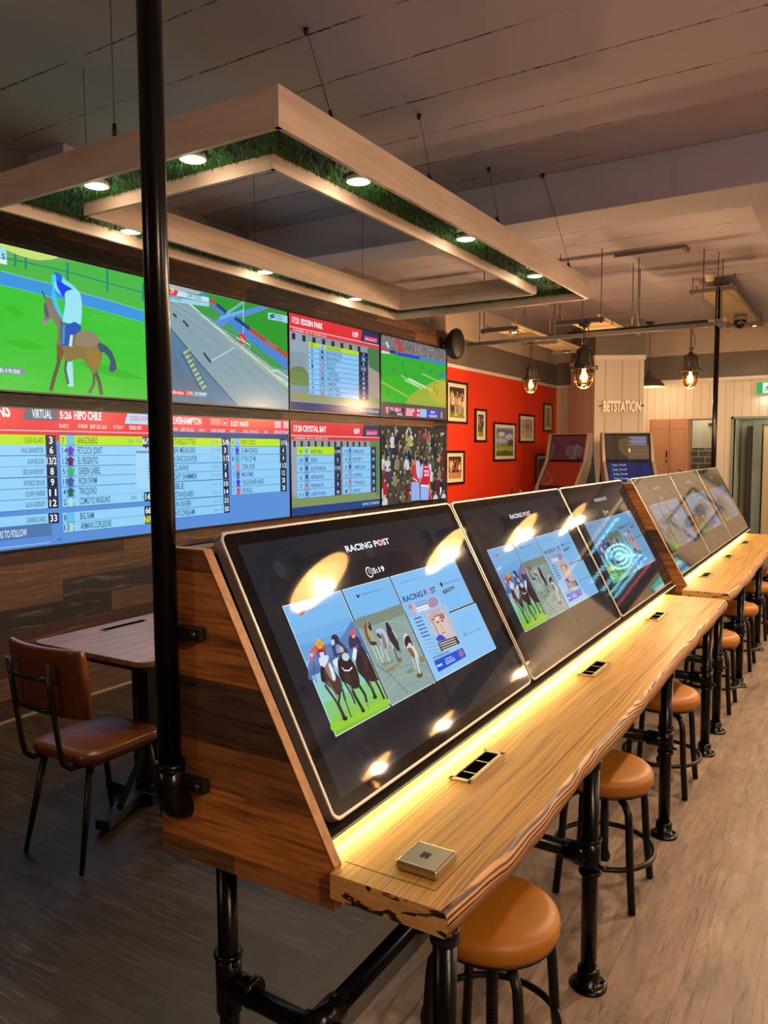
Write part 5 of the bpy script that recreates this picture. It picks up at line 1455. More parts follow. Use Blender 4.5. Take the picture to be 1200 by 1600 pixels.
 ('p',[(0.748,0.352),(1.455,0.352),(1.455,0.356),(0.748,0.356)],'#2c6490'),
 ('p',[(0.789,0.29),(0.85,0.29),(0.85,0.352),(0.789,0.352)],'#7cb4ec'),
 ('p',[(0.82,0.291),(0.85,0.321),(0.834,0.321),(0.834,0.351),(0.805,0.351),(0.805,0.321),(0.789,0.321)],'#38b0b8'),
 ('t', 'IF YOU LET ME', 0.868, 0.341, 0.179, 0.04, '#285c88', 0.01),
 ('t', '1', 0.76, 0.339, 0.017, 0.036, '#285c88', 0.01),
 ('p',[(1.36,0.29),(1.45,0.29),(1.45,0.352),(1.36,0.352)],'#18243c'),
 ('t', '4', 1.395, 0.341, 0.021, 0.04, '#dcecfc', 0.02),
 ('p',[(0.749,0.353),(1.455,0.353),(1.455,0.415),(0.749,0.415)],'#8ecdf8'),
 ('p',[(0.749,0.415),(1.455,0.415),(1.455,0.418),(0.749,0.418)],'#2c6490'),
 ('p',[(0.79,0.353),(0.851,0.353),(0.851,0.415),(0.79,0.415)],'#7cb4ec'),
 ('p',[(0.821,0.354),(0.851,0.384),(0.835,0.384),(0.835,0.414),(0.806,0.414),(0.806,0.384),(0.79,0.384)],'#e07898'),
 ('t', 'CORAL RIVER', 0.869, 0.404, 0.164, 0.04, '#285c88', 0.01),
 ('t', '6', 0.761, 0.402, 0.017, 0.036, '#285c88', 0.01),
 ('p',[(1.36,0.353),(1.45,0.353),(1.45,0.415),(1.36,0.415)],'#18243c'),
 ('t', '11/2', 1.363, 0.404, 0.084, 0.04, '#dcecfc', 0.02),
 ('p',[(0.75,0.418),(1.455,0.418),(1.455,0.48),(0.75,0.48)],'#8ecdf8'),
 ('p',[(0.75,0.48),(1.455,0.48),(1.455,0.484),(0.75,0.484)],'#2c6490'),
 ('p',[(0.791,0.418),(0.852,0.418),(0.852,0.48),(0.791,0.48)],'#7cb4ec'),
 ('p',[(0.822,0.419),(0.852,0.449),(0.836,0.449),(0.836,0.479),(0.807,0.479),(0.807,0.449),(0.791,0.449)],'#5060a0'),
 ('t', 'MACHISMO', 0.87, 0.469, 0.143, 0.04, '#285c88', 0.01),
 ('t', '3', 0.762, 0.467, 0.017, 0.036, '#285c88', 0.01),
 ('p',[(1.36,0.418),(1.45,0.418),(1.45,0.48),(1.36,0.48)],'#18243c'),
 ('t', '12', 1.384, 0.469, 0.042, 0.04, '#dcecfc', 0.02),
 ('p',[(0.751,0.482),(1.455,0.482),(1.455,0.544),(0.751,0.544)],'#8ecdf8'),
 ('p',[(0.751,0.544),(1.455,0.544),(1.455,0.547),(0.751,0.547)],'#2c6490'),
 ('p',[(0.792,0.482),(0.853,0.482),(0.853,0.544),(0.792,0.544)],'#7cb4ec'),
 ('p',[(0.823,0.483),(0.853,0.513),(0.837,0.513),(0.837,0.543),(0.808,0.543),(0.808,0.513),(0.792,0.513)],'#3434d8'),
 ('t', 'WILLIE SHAKE HANDS', 0.871, 0.533, 0.275, 0.04, '#285c88', 0.01),
 ('t', '2', 0.763, 0.531, 0.017, 0.036, '#285c88', 0.01),
 ('p',[(1.36,0.482),(1.45,0.482),(1.45,0.544),(1.36,0.544)],'#18243c'),
 ('t', '20', 1.384, 0.533, 0.042, 0.04, '#dcecfc', 0.02),
 ('p',[(0.751,0.548),(1.455,0.548),(1.455,0.61),(0.751,0.61)],'#8ecdf8'),
 ('p',[(0.751,0.61),(1.455,0.61),(1.455,0.613),(0.751,0.613)],'#2c6490'),
 ('p',[(0.793,0.548),(0.854,0.548),(0.854,0.61),(0.793,0.61)],'#7cb4ec'),
 ('p',[(0.824,0.549),(0.854,0.579),(0.838,0.579),(0.838,0.609),(0.809,0.609),(0.809,0.579),(0.793,0.579)],'#d84868'),
 ('t', 'DRUNGILL', 0.872, 0.599, 0.13, 0.04, '#285c88', 0.01),
 ('t', '7', 0.763, 0.597, 0.017, 0.036, '#285c88', 0.01),
 ('p',[(1.36,0.548),(1.45,0.548),(1.45,0.61),(1.36,0.61)],'#18243c'),
 ('t', '28', 1.384, 0.599, 0.042, 0.04, '#dcecfc', 0.02),
 ('t', '1/1', 0.7, 0.817, 0.031, 0.017, '#2c508c', 0.01)]
PICS['tv_crystal'] = [('p',[(0.0,0.0),(1.485,0.0),(1.485,0.838),(0.0,0.838)],'#8c9a98'),
 ('b',[(0.0,0.2),(0.1,0.2),(0.12,0.6),(0.0,0.62)],'#93a6b4'),
 ('p',[(0.0,0.68),(1.485,0.68),(1.485,0.765),(0.0,0.765)],'#7f9460'),
 ('b',[(1.3,0.14),(1.485,0.12),(1.485,0.68),(1.38,0.66)],'#5e8450'),
 ('p',[(0.0,0.0),(1.485,0.0),(1.485,0.12),(0.0,0.12)],'#e0303a'),
 ('p',[(0.0,0.12),(1.485,0.12),(1.485,0.127),(0.0,0.127)],'#f0d8d8'),
 ('p',[(0.0,0.127),(1.485,0.127),(1.485,0.162),(0.0,0.162)],'#d03a44'),
 ('p',[(1.15,0.12),(1.18,0.0),(1.485,0.0),(1.485,0.12)],'#2a3358'),
 ('p',[(1.22,0.05),(1.44,0.05),(1.44,0.105),(1.22,0.105)],'#c83a70'),
 ('t', 'ladbrokes TV', 1.235, 0.093, 0.19, 0.028, '#f4c8dc', 0.01),
 ('t', '17:20 CRYSTAL BAY', 0.04, 0.085, 0.49, 0.052, '#ffffff', 0.025),
 ('t', '0:09', 1.0, 0.09, 0.1, 0.05, '#ffffff', 0.025),
 ('t', '12 RUNNERS   E/W 1/5   4 PLACES 1-2-3-4', 0.05, 0.155, 0.5, 0.02, '#f6d4d6', 0.01),
 ('p',[(0.03,0.17),(0.065,0.17),(0.065,0.225),(0.03,0.225)],'#2b3038'),
 ('p',[(0.135,0.17),(0.17,0.17),(0.17,0.225),(0.135,0.225)],'#2b3038'),
 ('p',[(0.24,0.17),(0.275,0.17),(0.275,0.225),(0.24,0.225)],'#2b3038'),
 ('p',[(0.345,0.17),(0.38,0.17),(0.38,0.225),(0.345,0.225)],'#2b3038'),
 ('p',[(0.45,0.17),(0.485,0.17),(0.485,0.225),(0.45,0.225)],'#2b3038'),
 ('p',[(0.555,0.17),(0.59,0.17),(0.59,0.225),(0.555,0.225)],'#2b3038'),
 ('p',[(0.66,0.17),(0.695,0.17),(0.695,0.225),(0.66,0.225)],'#2b3038'),
 ('p',[(0.765,0.17),(0.8,0.17),(0.8,0.225),(0.765,0.225)],'#2b3038'),
 ('p',[(0.87,0.17),(0.905,0.17),(0.905,0.225),(0.87,0.225)],'#2b3038'),
 ('p',[(0.975,0.17),(1.01,0.17),(1.01,0.225),(0.975,0.225)],'#2b3038'),
 ('p',[(1.08,0.17),(1.115,0.17),(1.115,0.225),(1.08,0.225)],'#2b3038'),
 ('p',[(1.185,0.17),(1.22,0.17),(1.22,0.225),(1.185,0.225)],'#2b3038'),
 ('p',[(0.08,0.222),(0.655,0.222),(0.655,0.296),(0.08,0.296)],'#b4e020'),
 ('p',[(0.18,0.222),(0.26,0.222),(0.26,0.296),(0.18,0.296)],'#9ad0c0'),
 ('p',[(0.66,0.222),(0.77,0.222),(0.77,0.296),(0.66,0.296)],'#1c2c50'),
 ('p',[(0.08,0.296),(0.77,0.296),(0.77,0.3),(0.08,0.3)],'#3c6c9c'),
 ('t', '9', 0.12, 0.283, 0.03, 0.0328, '#24486c', 0.01),
 ('t', 'SEIZURE', 0.28, 0.283, 0.182, 0.0328, '#28507c', 0.01),
 ('t', '11/4', 0.673, 0.283, 0.084, 0.0328, '#dcecff', 0.015),
 ('e',(0.22,0.261),0.018,0.021840000000000002,'#60a070'),
 ('p',[(0.08,0.3),(0.655,0.3),(0.655,0.374),(0.08,0.374)],'#8cc6f4'),
 ('p',[(0.18,0.3),(0.26,0.3),(0.26,0.374),(0.18,0.374)],'#78aee4'),
 ('p',[(0.66,0.3),(0.77,0.3),(0.77,0.374),(0.66,0.374)],'#1c2c50'),
 ('p',[(0.08,0.374),(0.77,0.374),(0.77,0.378),(0.08,0.378)],'#3c6c9c'),
 ('t', '10', 0.11, 0.361, 0.052, 0.0328, '#24486c', 0.01),
 ('t', 'ZEKE', 0.28, 0.361, 0.104, 0.0328, '#28507c', 0.01),
 ('t', '5', 0.705, 0.361, 0.021, 0.0328, '#dcecff', 0.015),
 ('e',(0.22,0.339),0.018,0.021840000000000002,'#28405c'),
 ('p',[(0.08,0.378),(0.655,0.378),(0.655,0.452),(0.08,0.452)],'#8cc6f4'),
 ('p',[(0.18,0.378),(0.26,0.378),(0.26,0.452),(0.18,0.452)],'#78aee4'),
 ('p',[(0.66,0.378),(0.77,0.378),(0.77,0.452),(0.66,0.452)],'#1c2c50'),
 ('p',[(0.08,0.452),(0.77,0.452),(0.77,0.456),(0.08,0.456)],'#3c6c9c'),
 ('t', '8', 0.12, 0.439, 0.03, 0.0328, '#24486c', 0.01),
 ('t', 'JUSTINIGH', 0.28, 0.439, 0.234, 0.0328, '#28507c', 0.01),
 ('t', '11/2', 0.673, 0.439, 0.084, 0.0328, '#dcecff', 0.015),
 ('e',(0.22,0.417),0.018,0.021840000000000002,'#28405c'),
 ('p',[(0.08,0.456),(0.655,0.456),(0.655,0.53),(0.08,0.53)],'#8cc6f4'),
 ('p',[(0.18,0.456),(0.26,0.456),(0.26,0.53),(0.18,0.53)],'#78aee4'),
 ('p',[(0.66,0.456),(0.77,0.456),(0.77,0.53),(0.66,0.53)],'#1c2c50'),
 ('p',[(0.08,0.53),(0.77,0.53),(0.77,0.534),(0.08,0.534)],'#3c6c9c'),
 ('t', '6', 0.12, 0.517, 0.03, 0.0328, '#24486c', 0.01),
 ('t', 'GRISKPAL', 0.28, 0.517, 0.208, 0.0328, '#28507c', 0.01),
 ('t', '7', 0.705, 0.517, 0.021, 0.0328, '#dcecff', 0.015),
 ('e',(0.22,0.495),0.018,0.021840000000000002,'#28405c'),
 ('p',[(0.08,0.534),(0.655,0.534),(0.655,0.608),(0.08,0.608)],'#8cc6f4'),
 ('p',[(0.18,0.534),(0.26,0.534),(0.26,0.608),(0.18,0.608)],'#78aee4'),
 ('p',[(0.66,0.534),(0.77,0.534),(0.77,0.608),(0.66,0.608)],'#1c2c50'),
 ('p',[(0.08,0.608),(0.77,0.608),(0.77,0.612),(0.08,0.612)],'#3c6c9c'),
 ('t', '7', 0.12, 0.595, 0.03, 0.0328, '#24486c', 0.01),
 ('t', 'FEEDBACK', 0.28, 0.595, 0.208, 0.0328, '#28507c', 0.01),
 ('t', '8', 0.705, 0.595, 0.021, 0.0328, '#dcecff', 0.015),
 ('e',(0.22,0.573),0.018,0.021840000000000002,'#d0603c'),
 ('p',[(0.08,0.612),(0.655,0.612),(0.655,0.686),(0.08,0.686)],'#8cc6f4'),
 ('p',[(0.18,0.612),(0.26,0.612),(0.26,0.686),(0.18,0.686)],'#78aee4'),
 ('p',[(0.66,0.612),(0.77,0.612),(0.77,0.686),(0.66,0.686)],'#1c2c50'),
 ('p',[(0.08,0.686),(0.77,0.686),(0.77,0.69),(0.08,0.69)],'#3c6c9c'),
 ('t', '11', 0.11, 0.673, 0.052, 0.0328, '#24486c', 0.01),
 ('t', 'LORDTHORN', 0.28, 0.673, 0.234, 0.0328, '#28507c', 0.01),
 ('t', '10', 0.694, 0.673, 0.042, 0.0328, '#dcecff', 0.015),
 ('e',(0.22,0.651),0.018,0.021840000000000002,'#3c5c8c'),
 ('p',[(0.8,0.222),(1.305,0.222),(1.305,0.296),(0.8,0.296)],'#8cc6f4'),
 ('p',[(0.89,0.222),(0.96,0.222),(0.96,0.296),(0.89,0.296)],'#78aee4'),
 ('p',[(1.31,0.222),(1.41,0.222),(1.41,0.296),(1.31,0.296)],'#1c2c50'),
 ('p',[(0.8,0.296),(1.41,0.296),(1.41,0.3),(0.8,0.3)],'#3c6c9c'),
 ('t', '12', 0.83, 0.283, 0.052, 0.0328, '#24486c', 0.01),
 ('t', 'SHERLOCK', 0.98, 0.283, 0.208, 0.0328, '#28507c', 0.01),
 ('t', '12', 1.339, 0.283, 0.042, 0.0328, '#dcecff', 0.015),
 ('e',(0.925,0.261),0.018,0.021840000000000002,'#3c5c8c'),
 ('p',[(0.8,0.3),(1.305,0.3),(1.305,0.374),(0.8,0.374)],'#8cc6f4'),
 ('p',[(0.89,0.3),(0.96,0.3),(0.96,0.374),(0.89,0.374)],'#78aee4'),
 ('p',[(1.31,0.3),(1.41,0.3),(1.41,0.374),(1.31,0.374)],'#1c2c50'),
 ('p',[(0.8,0.374),(1.41,0.374),(1.41,0.378),(0.8,0.378)],'#3c6c9c'),
 ('t', '4', 0.84, 0.361, 0.03, 0.0328, '#24486c', 0.01),
 ('t', 'ROYSPY', 0.98, 0.361, 0.156, 0.0328, '#28507c', 0.01),
 ('t', '14', 1.339, 0.361, 0.042, 0.0328, '#dcecff', 0.015),
 ('e',(0.925,0.339),0.018,0.021840000000000002,'#60a070'),
 ('p',[(0.8,0.378),(1.305,0.378),(1.305,0.452),(0.8,0.452)],'#8cc6f4'),
 ('p',[(0.89,0.378),(0.96,0.378),(0.96,0.452),(0.89,0.452)],'#78aee4'),
 ('p',[(1.31,0.378),(1.41,0.378),(1.41,0.452),(1.31,0.452)],'#1c2c50'),
 ('p',[(0.8,0.452),(1.41,0.452),(1.41,0.456),(0.8,0.456)],'#3c6c9c'),
 ('t', '5', 0.84, 0.439, 0.03, 0.0328, '#24486c', 0.01),
 ('t', 'COMETCLAW', 0.98, 0.439, 0.234, 0.0328, '#28507c', 0.01),
 ('t', '16', 1.339, 0.439, 0.042, 0.0328, '#dcecff', 0.015),
 ('e',(0.925,0.417),0.018,0.021840000000000002,'#28405c'),
 ('p',[(0.8,0.456),(1.305,0.456),(1.305,0.53),(0.8,0.53)],'#8cc6f4'),
 ('p',[(0.89,0.456),(0.96,0.456),(0.96,0.53),(0.89,0.53)],'#78aee4'),
 ('p',[(1.31,0.456),(1.41,0.456),(1.41,0.53),(1.31,0.53)],'#1c2c50'),
 ('p',[(0.8,0.53),(1.41,0.53),(1.41,0.534),(0.8,0.534)],'#3c6c9c'),
 ('t', '3', 0.84, 0.517, 0.03, 0.0328, '#24486c', 0.01),
 ('t', 'LOVING', 0.98, 0.517, 0.156, 0.0328, '#28507c', 0.01),
 ('t', '20', 1.339, 0.517, 0.042, 0.0328, '#dcecff', 0.015),
 ('e',(0.925,0.495),0.018,0.021840000000000002,'#c87c9c'),
 ('p',[(0.8,0.534),(1.305,0.534),(1.305,0.608),(0.8,0.608)],'#8cc6f4'),
 ('p',[(0.89,0.534),(0.96,0.534),(0.96,0.608),(0.89,0.608)],'#78aee4'),
 ('p',[(1.31,0.534),(1.41,0.534),(1.41,0.608),(1.31,0.608)],'#1c2c50'),
 ('p',[(0.8,0.608),(1.41,0.608),(1.41,0.612),(0.8,0.612)],'#3c6c9c'),
 ('t', '2', 0.84, 0.595, 0.03, 0.0328, '#24486c', 0.01),
 ('t', 'TOPDRAGO', 0.98, 0.595, 0.208, 0.0328, '#28507c', 0.01),
 ('t', '22', 1.339, 0.595, 0.042, 0.0328, '#dcecff', 0.015),
 ('e',(0.925,0.573),0.018,0.021840000000000002,'#d0603c'),
 ('p',[(0.8,0.612),(1.305,0.612),(1.305,0.686),(0.8,0.686)],'#8cc6f4'),
 ('p',[(0.89,0.612),(0.96,0.612),(0.96,0.686),(0.89,0.686)],'#78aee4'),
 ('p',[(1.31,0.612),(1.41,0.612),(1.41,0.686),(1.31,0.686)],'#1c2c50'),
 ('p',[(0.8,0.686),(1.41,0.686),(1.41,0.69),(0.8,0.69)],'#3c6c9c'),
 ('t', '1', 0.84, 0.673, 0.03, 0.0328, '#24486c', 0.01),
 ('t', 'LEWIS', 0.98, 0.673, 0.13, 0.0328, '#28507c', 0.01),
 ('t', '33', 1.339, 0.673, 0.042, 0.0328, '#dcecff', 0.015),
 ('e',(0.925,0.651),0.018,0.021840000000000002,'#b0b060'),
 ('p',[(0.0,0.765),(1.485,0.765),(1.485,0.838),(0.0,0.838)],'#204488'),
 ('t', 'NEXT RACE : 17:21 EDDEN PARK', 1.15, 0.815, 0.32, 0.026, '#d0e0f4', 0.01)]
PICS['tv_crowd'] = [('p',[(0.0,0.0),(1.485,0.0),(1.485,0.838),(0.0,0.838)],'#3a342e'),
 ('b',[(0.0,0.202),(0.0,0.112),(0.004,0.092),(0.039,0.092),(0.069,0.112),(0.074,0.202)],'#1e2838'),
 ('l',[(0.01,0.122),(0.01,0.032),(0.01,0.002)],0.016,'#2a2c30'),
 ('e',(0.019,0.062),0.019,0.028,'#967a60'),
 ('b',[(0.0,0.057),(0.004,0.034),(0.031,0.032),(0.039,0.056),(0.019,0.046)],'#3c2c20'),
 ('b',[(0.084,0.185),(0.094,0.095),(0.124,0.075),(0.159,0.075),(0.189,0.095),(0.194,0.185)],'#4c4a40'),
 ('e',(0.139,0.045),0.019,0.028,'#a88a6c'),
 ('b',[(0.119,0.04),(0.124,0.017),(0.151,0.015),(0.159,0.039),(0.139,0.029)],'#181410'),
 ('b',[(0.166,0.222),(0.176,0.132),(0.206,0.112),(0.241,0.112),(0.271,0.132),(0.276,0.222)],'#c8ccd0'),
 ('e',(0.221,0.082),0.019,0.028,'#c4a890'),
 ('b',[(0.201,0.077),(0.206,0.054),(0.233,0.052),(0.241,0.076),(0.221,0.066)],'#241c18'),
 ('b',[(0.261,0.183),(0.271,0.093),(0.301,0.073),(0.336,0.073),(0.366,0.093),(0.371,0.183)],'#1e2838'),
 ('l',[(0.286,0.103),(0.281,0.013),(0.306,0.0)],0.016,'#c8ccd0'),
 ('e',(0.316,0.043),0.019,0.028,'#c4a890'),
 ('b',[(0.296,0.038),(0.301,0.015),(0.328,0.013),(0.336,0.037),(0.316,0.027)],'#181410'),
 ('b',[(0.392,0.235),(0.402,0.145),(0.432,0.125),(0.467,0.125),(0.497,0.145),(0.502,0.235)],'#44403a'),
 ('e',(0.447,0.095),0.019,0.028,'#c4a890'),
 ('b',[(0.427,0.09),(0.432,0.067),(0.459,0.065),(0.467,0.089),(0.447,0.079)],'#241c18'),
 ('b',[(0.491,0.235),(0.501,0.145),(0.531,0.125),(0.566,0.125),(0.596,0.145),(0.601,0.235)],'#6a2430'),
 ('l',[(0.516,0.155),(0.511,0.065),(0.536,0.035)],0.016,'#c4a890'),
 ('e',(0.546,0.095),0.019,0.028,'#a88a6c'),
 ('b',[(0.526,0.09),(0.531,0.067),(0.558,0.065),(0.566,0.089),(0.546,0.079)],'#3c2c20'),
 ('b',[(0.565,0.203),(0.575,0.113),(0.605,0.093),(0.64,0.093),(0.67,0.113),(0.675,0.203)],'#c8ccd0'),
 ('l',[(0.59,0.123),(0.585,0.033),(0.61,0.003)],0.016,'#3c4030'),
 ('e',(0.62,0.063),0.019,0.028,'#a88a6c'),
 ('b',[(0.6,0.058),(0.605,0.035),(0.632,0.033),(0.64,0.057),(0.62,0.047)],'#181410'),
 ('b',[(0.666,0.226),(0.676,0.136),(0.706,0.116),(0.741,0.116),(0.771,0.136),(0.776,0.226)],'#44403a'),
 ('e',(0.721,0.086),0.019,0.028,'#b89a80'),
 ('b',[(0.701,0.081),(0.706,0.058),(0.733,0.056),(0.741,0.08),(0.721,0.07)],'#3c2c20'),
 ('b',[(0.769,0.185),(0.779,0.095),(0.809,0.075),(0.844,0.075),(0.874,0.095),(0.879,0.185)],'#4c4a40'),
 ('e',(0.824,0.045),0.019,0.028,'#967a60'),
 ('b',[(0.804,0.04),(0.809,0.017),(0.836,0.015),(0.844,0.039),(0.824,0.029)],'#241c18'),
 ('b',[(0.895,0.212),(0.905,0.122),(0.935,0.102),(0.97,0.102),(1.0,0.122),(1.005,0.212)],'#44403a'),
 ('l',[(0.98,0.132),(0.985,0.042),(0.96,0.012)],0.016,'#c4a890'),
 ('e',(0.95,0.072),0.019,0.028,'#a88a6c'),
 ('b',[(0.93,0.067),(0.935,0.044),(0.962,0.042),(0.97,0.066),(0.95,0.056)],'#181410'),
 ('b',[(0.998,0.19),(1.008,0.1),(1.038,0.08),(1.073,0.08),(1.103,0.1),(1.108,0.19)],'#8a7c5c'),
 ('e',(1.053,0.05),0.019,0.028,'#a88a6c'),
 ('b',[(1.033,0.045),(1.038,0.022),(1.065,0.02),(1.073,0.044),(1.053,0.034)],'#241c18'),
 ('b',[(1.089,0.221),(1.099,0.131),(1.129,0.111),(1.164,0.111),(1.194,0.131),(1.199,0.221)],'#1e2838'),
 ('e',(1.144,0.081),0.019,0.028,'#967a60'),
 ('b',[(1.124,0.076),(1.129,0.053),(1.156,0.051),(1.164,0.075),(1.144,0.065)],'#241c18'),
 ('b',[(1.186,0.222),(1.196,0.132),(1.226,0.112),(1.261,0.112),(1.291,0.132),(1.296,0.222)],'#44403a'),
 ('l',[(1.211,0.142),(1.206,0.052),(1.231,0.022)],0.016,'#6a2430'),
 ('e',(1.241,0.082),0.019,0.028,'#8a7058'),
 ('b',[(1.221,0.077),(1.226,0.054),(1.253,0.052),(1.261,0.076),(1.241,0.066)],'#181410'),
 ('b',[(1.305,0.214),(1.315,0.124),(1.345,0.104),(1.38,0.104),(1.41,0.124),(1.415,0.214)],'#3c4030'),
 ('e',(1.36,0.074),0.019,0.028,'#a88a6c'),
 ('b',[(1.34,0.069),(1.345,0.046),(1.372,0.044),(1.38,0.068),(1.36,0.058)],'#181410'),
 ('b',[(0.034,0.349),(0.044,0.259),(0.074,0.239),(0.109,0.239),(0.139,0.259),(0.144,0.349)],'#2a2c30'),
 ('l',[(0.119,0.269),(0.124,0.179),(0.099,0.149)],0.016,'#a88a6c'),
 ('e',(0.089,0.209),0.019,0.028,'#c4a890'),
 ('b',[(0.069,0.204),(0.074,0.181),(0.101,0.179),(0.109,0.203),(0.089,0.193)],'#241c18'),
 ('b',[(0.107,0.342),(0.117,0.252),(0.147,0.232),(0.182,0.232),(0.212,0.252),(0.217,0.342)],'#2c3c58'),
 ('e',(0.162,0.202),0.019,0.028,'#8a7058'),
 ('b',[(0.142,0.197),(0.147,0.174),(0.174,0.172),(0.182,0.196),(0.162,0.186)],'#181410'),
 ('b',[(0.212,0.346),(0.222,0.256),(0.252,0.236),(0.287,0.236),(0.317,0.256),(0.322,0.346)],'#2a2c30'),
 ('l',[(0.297,0.266),(0.302,0.176),(0.277,0.146)],0.016,'#1e2838'),
 ('e',(0.267,0.206),0.019,0.028,'#8a7058'),
 ('b',[(0.247,0.201),(0.252,0.178),(0.279,0.176),(0.287,0.2),(0.267,0.19)],'#181410'),
 ('b',[(0.335,0.349),(0.345,0.259),(0.375,0.239),(0.41,0.239),(0.44,0.259),(0.445,0.349)],'#3c4030'),
 ('l',[(0.36,0.269),(0.355,0.179),(0.38,0.149)],0.016,'#b89a80'),
 ('e',(0.39,0.209),0.019,0.028,'#c4a890'),
 ('b',[(0.37,0.204),(0.375,0.181),(0.402,0.179),(0.41,0.203),(0.39,0.193)],'#181410'),
 ('b',[(0.422,0.367),(0.432,0.277),(0.462,0.257),(0.497,0.257),(0.527,0.277),(0.532,0.367)],'#2c3c58'),
 ('l',[(0.507,0.287),(0.512,0.197),(0.487,0.167)],0.016,'#8a7058'),
 ('e',(0.477,0.227),0.019,0.028,'#8a7058'),
 ('b',[(0.457,0.222),(0.462,0.199),(0.489,0.197),(0.497,0.221),(0.477,0.211)],'#241c18'),
 ('b',[(0.512,0.374),(0.522,0.284),(0.552,0.264),(0.587,0.264),(0.617,0.284),(0.622,0.374)],'#1e2838'),
 ('l',[(0.537,0.294),(0.532,0.204),(0.557,0.174)],0.016,'#b89a80'),
 ('e',(0.567,0.234),0.019,0.028,'#967a60'),
 ('b',[(0.547,0.229),(0.552,0.206),(0.579,0.204),(0.587,0.228),(0.567,0.218)],'#241c18'),
 ('b',[(0.613,0.319),(0.623,0.229),(0.653,0.209),(0.688,0.209),(0.718,0.229),(0.723,0.319)],'#44403a'),
 ('e',(0.668,0.179),0.019,0.028,'#8a7058'),
 ('b',[(0.648,0.174),(0.653,0.151),(0.68,0.149),(0.688,0.173),(0.668,0.163)],'#181410'),
 ('b',[(0.717,0.363),(0.727,0.273),(0.757,0.253),(0.792,0.253),(0.822,0.273),(0.827,0.363)],'#5a5648'),
 ('l',[(0.802,0.283),(0.807,0.193),(0.782,0.163)],0.016,'#8a7058'),
 ('e',(0.772,0.223),0.019,0.028,'#a88a6c'),
 ('b',[(0.752,0.218),(0.757,0.195),(0.784,0.193),(0.792,0.217),(0.772,0.207)],'#181410'),
 ('b',[(0.841,0.357),(0.851,0.267),(0.881,0.247),(0.916,0.247),(0.946,0.267),(0.951,0.357)],'#3c4030'),
 ('l',[(0.866,0.277),(0.861,0.187),(0.886,0.157)],0.016,'#6a2430'),
 ('e',(0.896,0.217),0.019,0.028,'#967a60'),
 ('b',[(0.876,0.212),(0.881,0.189),(0.908,0.187),(0.916,0.211),(0.896,0.201)],'#3c2c20'),
 ('b',[(0.946,0.363),(0.956,0.273),(0.986,0.253),(1.021,0.253),(1.051,0.273),(1.056,0.363)],'#5a5648'),
 ('e',(1.001,0.223),0.019,0.028,'#967a60'),
 ('b',[(0.981,0.218),(0.986,0.195),(1.013,0.193),(1.021,0.217),(1.001,0.207)],'#3c2c20'),
 ('b',[(1.039,0.37),(1.049,0.28),(1.079,0.26),(1.114,0.26),(1.144,0.28),(1.149,0.37)],'#5a5648'),
 ('l',[(1.064,0.29),(1.059,0.2),(1.084,0.17)],0.016,'#c8ccd0'),
 ('e',(1.094,0.23),0.019,0.028,'#a88a6c'),
 ('b',[(1.074,0.225),(1.079,0.202),(1.106,0.2),(1.114,0.224),(1.094,0.214)],'#241c18'),
 ('b',[(1.159,0.328),(1.169,0.238),(1.199,0.218),(1.234,0.218),(1.264,0.238),(1.269,0.328)],'#2a2c30'),
 ('l',[(1.244,0.248),(1.249,0.158),(1.224,0.128)],0.016,'#1e2838'),
 ('e',(1.214,0.188),0.019,0.028,'#967a60'),
 ('b',[(1.194,0.183),(1.199,0.16),(1.226,0.158),(1.234,0.182),(1.214,0.172)],'#181410'),
 ('b',[(1.253,0.32),(1.263,0.23),(1.293,0.21),(1.328,0.21),(1.358,0.23),(1.363,0.32)],'#4c4a40'),
 ('l',[(1.338,0.24),(1.343,0.15),(1.318,0.12)],0.016,'#44403a'),
 ('e',(1.308,0.18),0.019,0.028,'#a88a6c'),
 ('b',[(1.288,0.175),(1.293,0.152),(1.32,0.15),(1.328,0.174),(1.308,0.164)],'#181410'),
 ('b',[(1.335,0.375),(1.345,0.285),(1.375,0.265),(1.41,0.265),(1.44,0.285),(1.445,0.375)],'#6a2430'),
 ('l',[(1.36,0.295),(1.355,0.205),(1.38,0.175)],0.016,'#8a7c5c'),
 ('e',(1.39,0.235),0.019,0.028,'#967a60'),
 ('b',[(1.37,0.23),(1.375,0.207),(1.402,0.205),(1.41,0.229),(1.39,0.219)],'#181410'),
 ('b',[(0.0,0.456),(0.0,0.366),(0.014,0.346),(0.049,0.346),(0.079,0.366),(0.084,0.456)],'#c8ccd0'),
 ('l',[(0.059,0.376),(0.064,0.286),(0.039,0.256)],0.016,'#8a7c5c'),
 ('e',(0.029,0.316),0.019,0.028,'#a88a6c'),
 ('b',[(0.009,0.311),(0.014,0.288),(0.041,0.286),(0.049,0.31),(0.029,0.3)],'#181410'),
 ('b',[(0.072,0.472),(0.082,0.382),(0.112,0.362),(0.147,0.362),(0.177,0.382),(0.182,0.472)],'#c8ccd0'),
 ('l',[(0.157,0.392),(0.162,0.302),(0.137,0.272)],0.016,'#8a7c5c'),
 ('e',(0.127,0.332),0.019,0.028,'#b89a80'),
 ('b',[(0.107,0.327),(0.112,0.304),(0.139,0.302),(0.147,0.326),(0.127,0.316)],'#241c18'),
 ('b',[(0.176,0.455),(0.186,0.365),(0.216,0.345),(0.251,0.345),(0.281,0.365),(0.286,0.455)],'#2a2c30'),
 ('e',(0.231,0.315),0.019,0.028,'#c4a890'),
 ('b',[(0.211,0.31),(0.216,0.287),(0.243,0.285),(0.251,0.309),(0.231,0.299)],'#181410'),
 ('b',[(0.257,0.461),(0.267,0.371),(0.297,0.351),(0.332,0.351),(0.362,0.371),(0.367,0.461)],'#8a7c5c'),
 ('e',(0.312,0.321),0.019,0.028,'#a88a6c'),
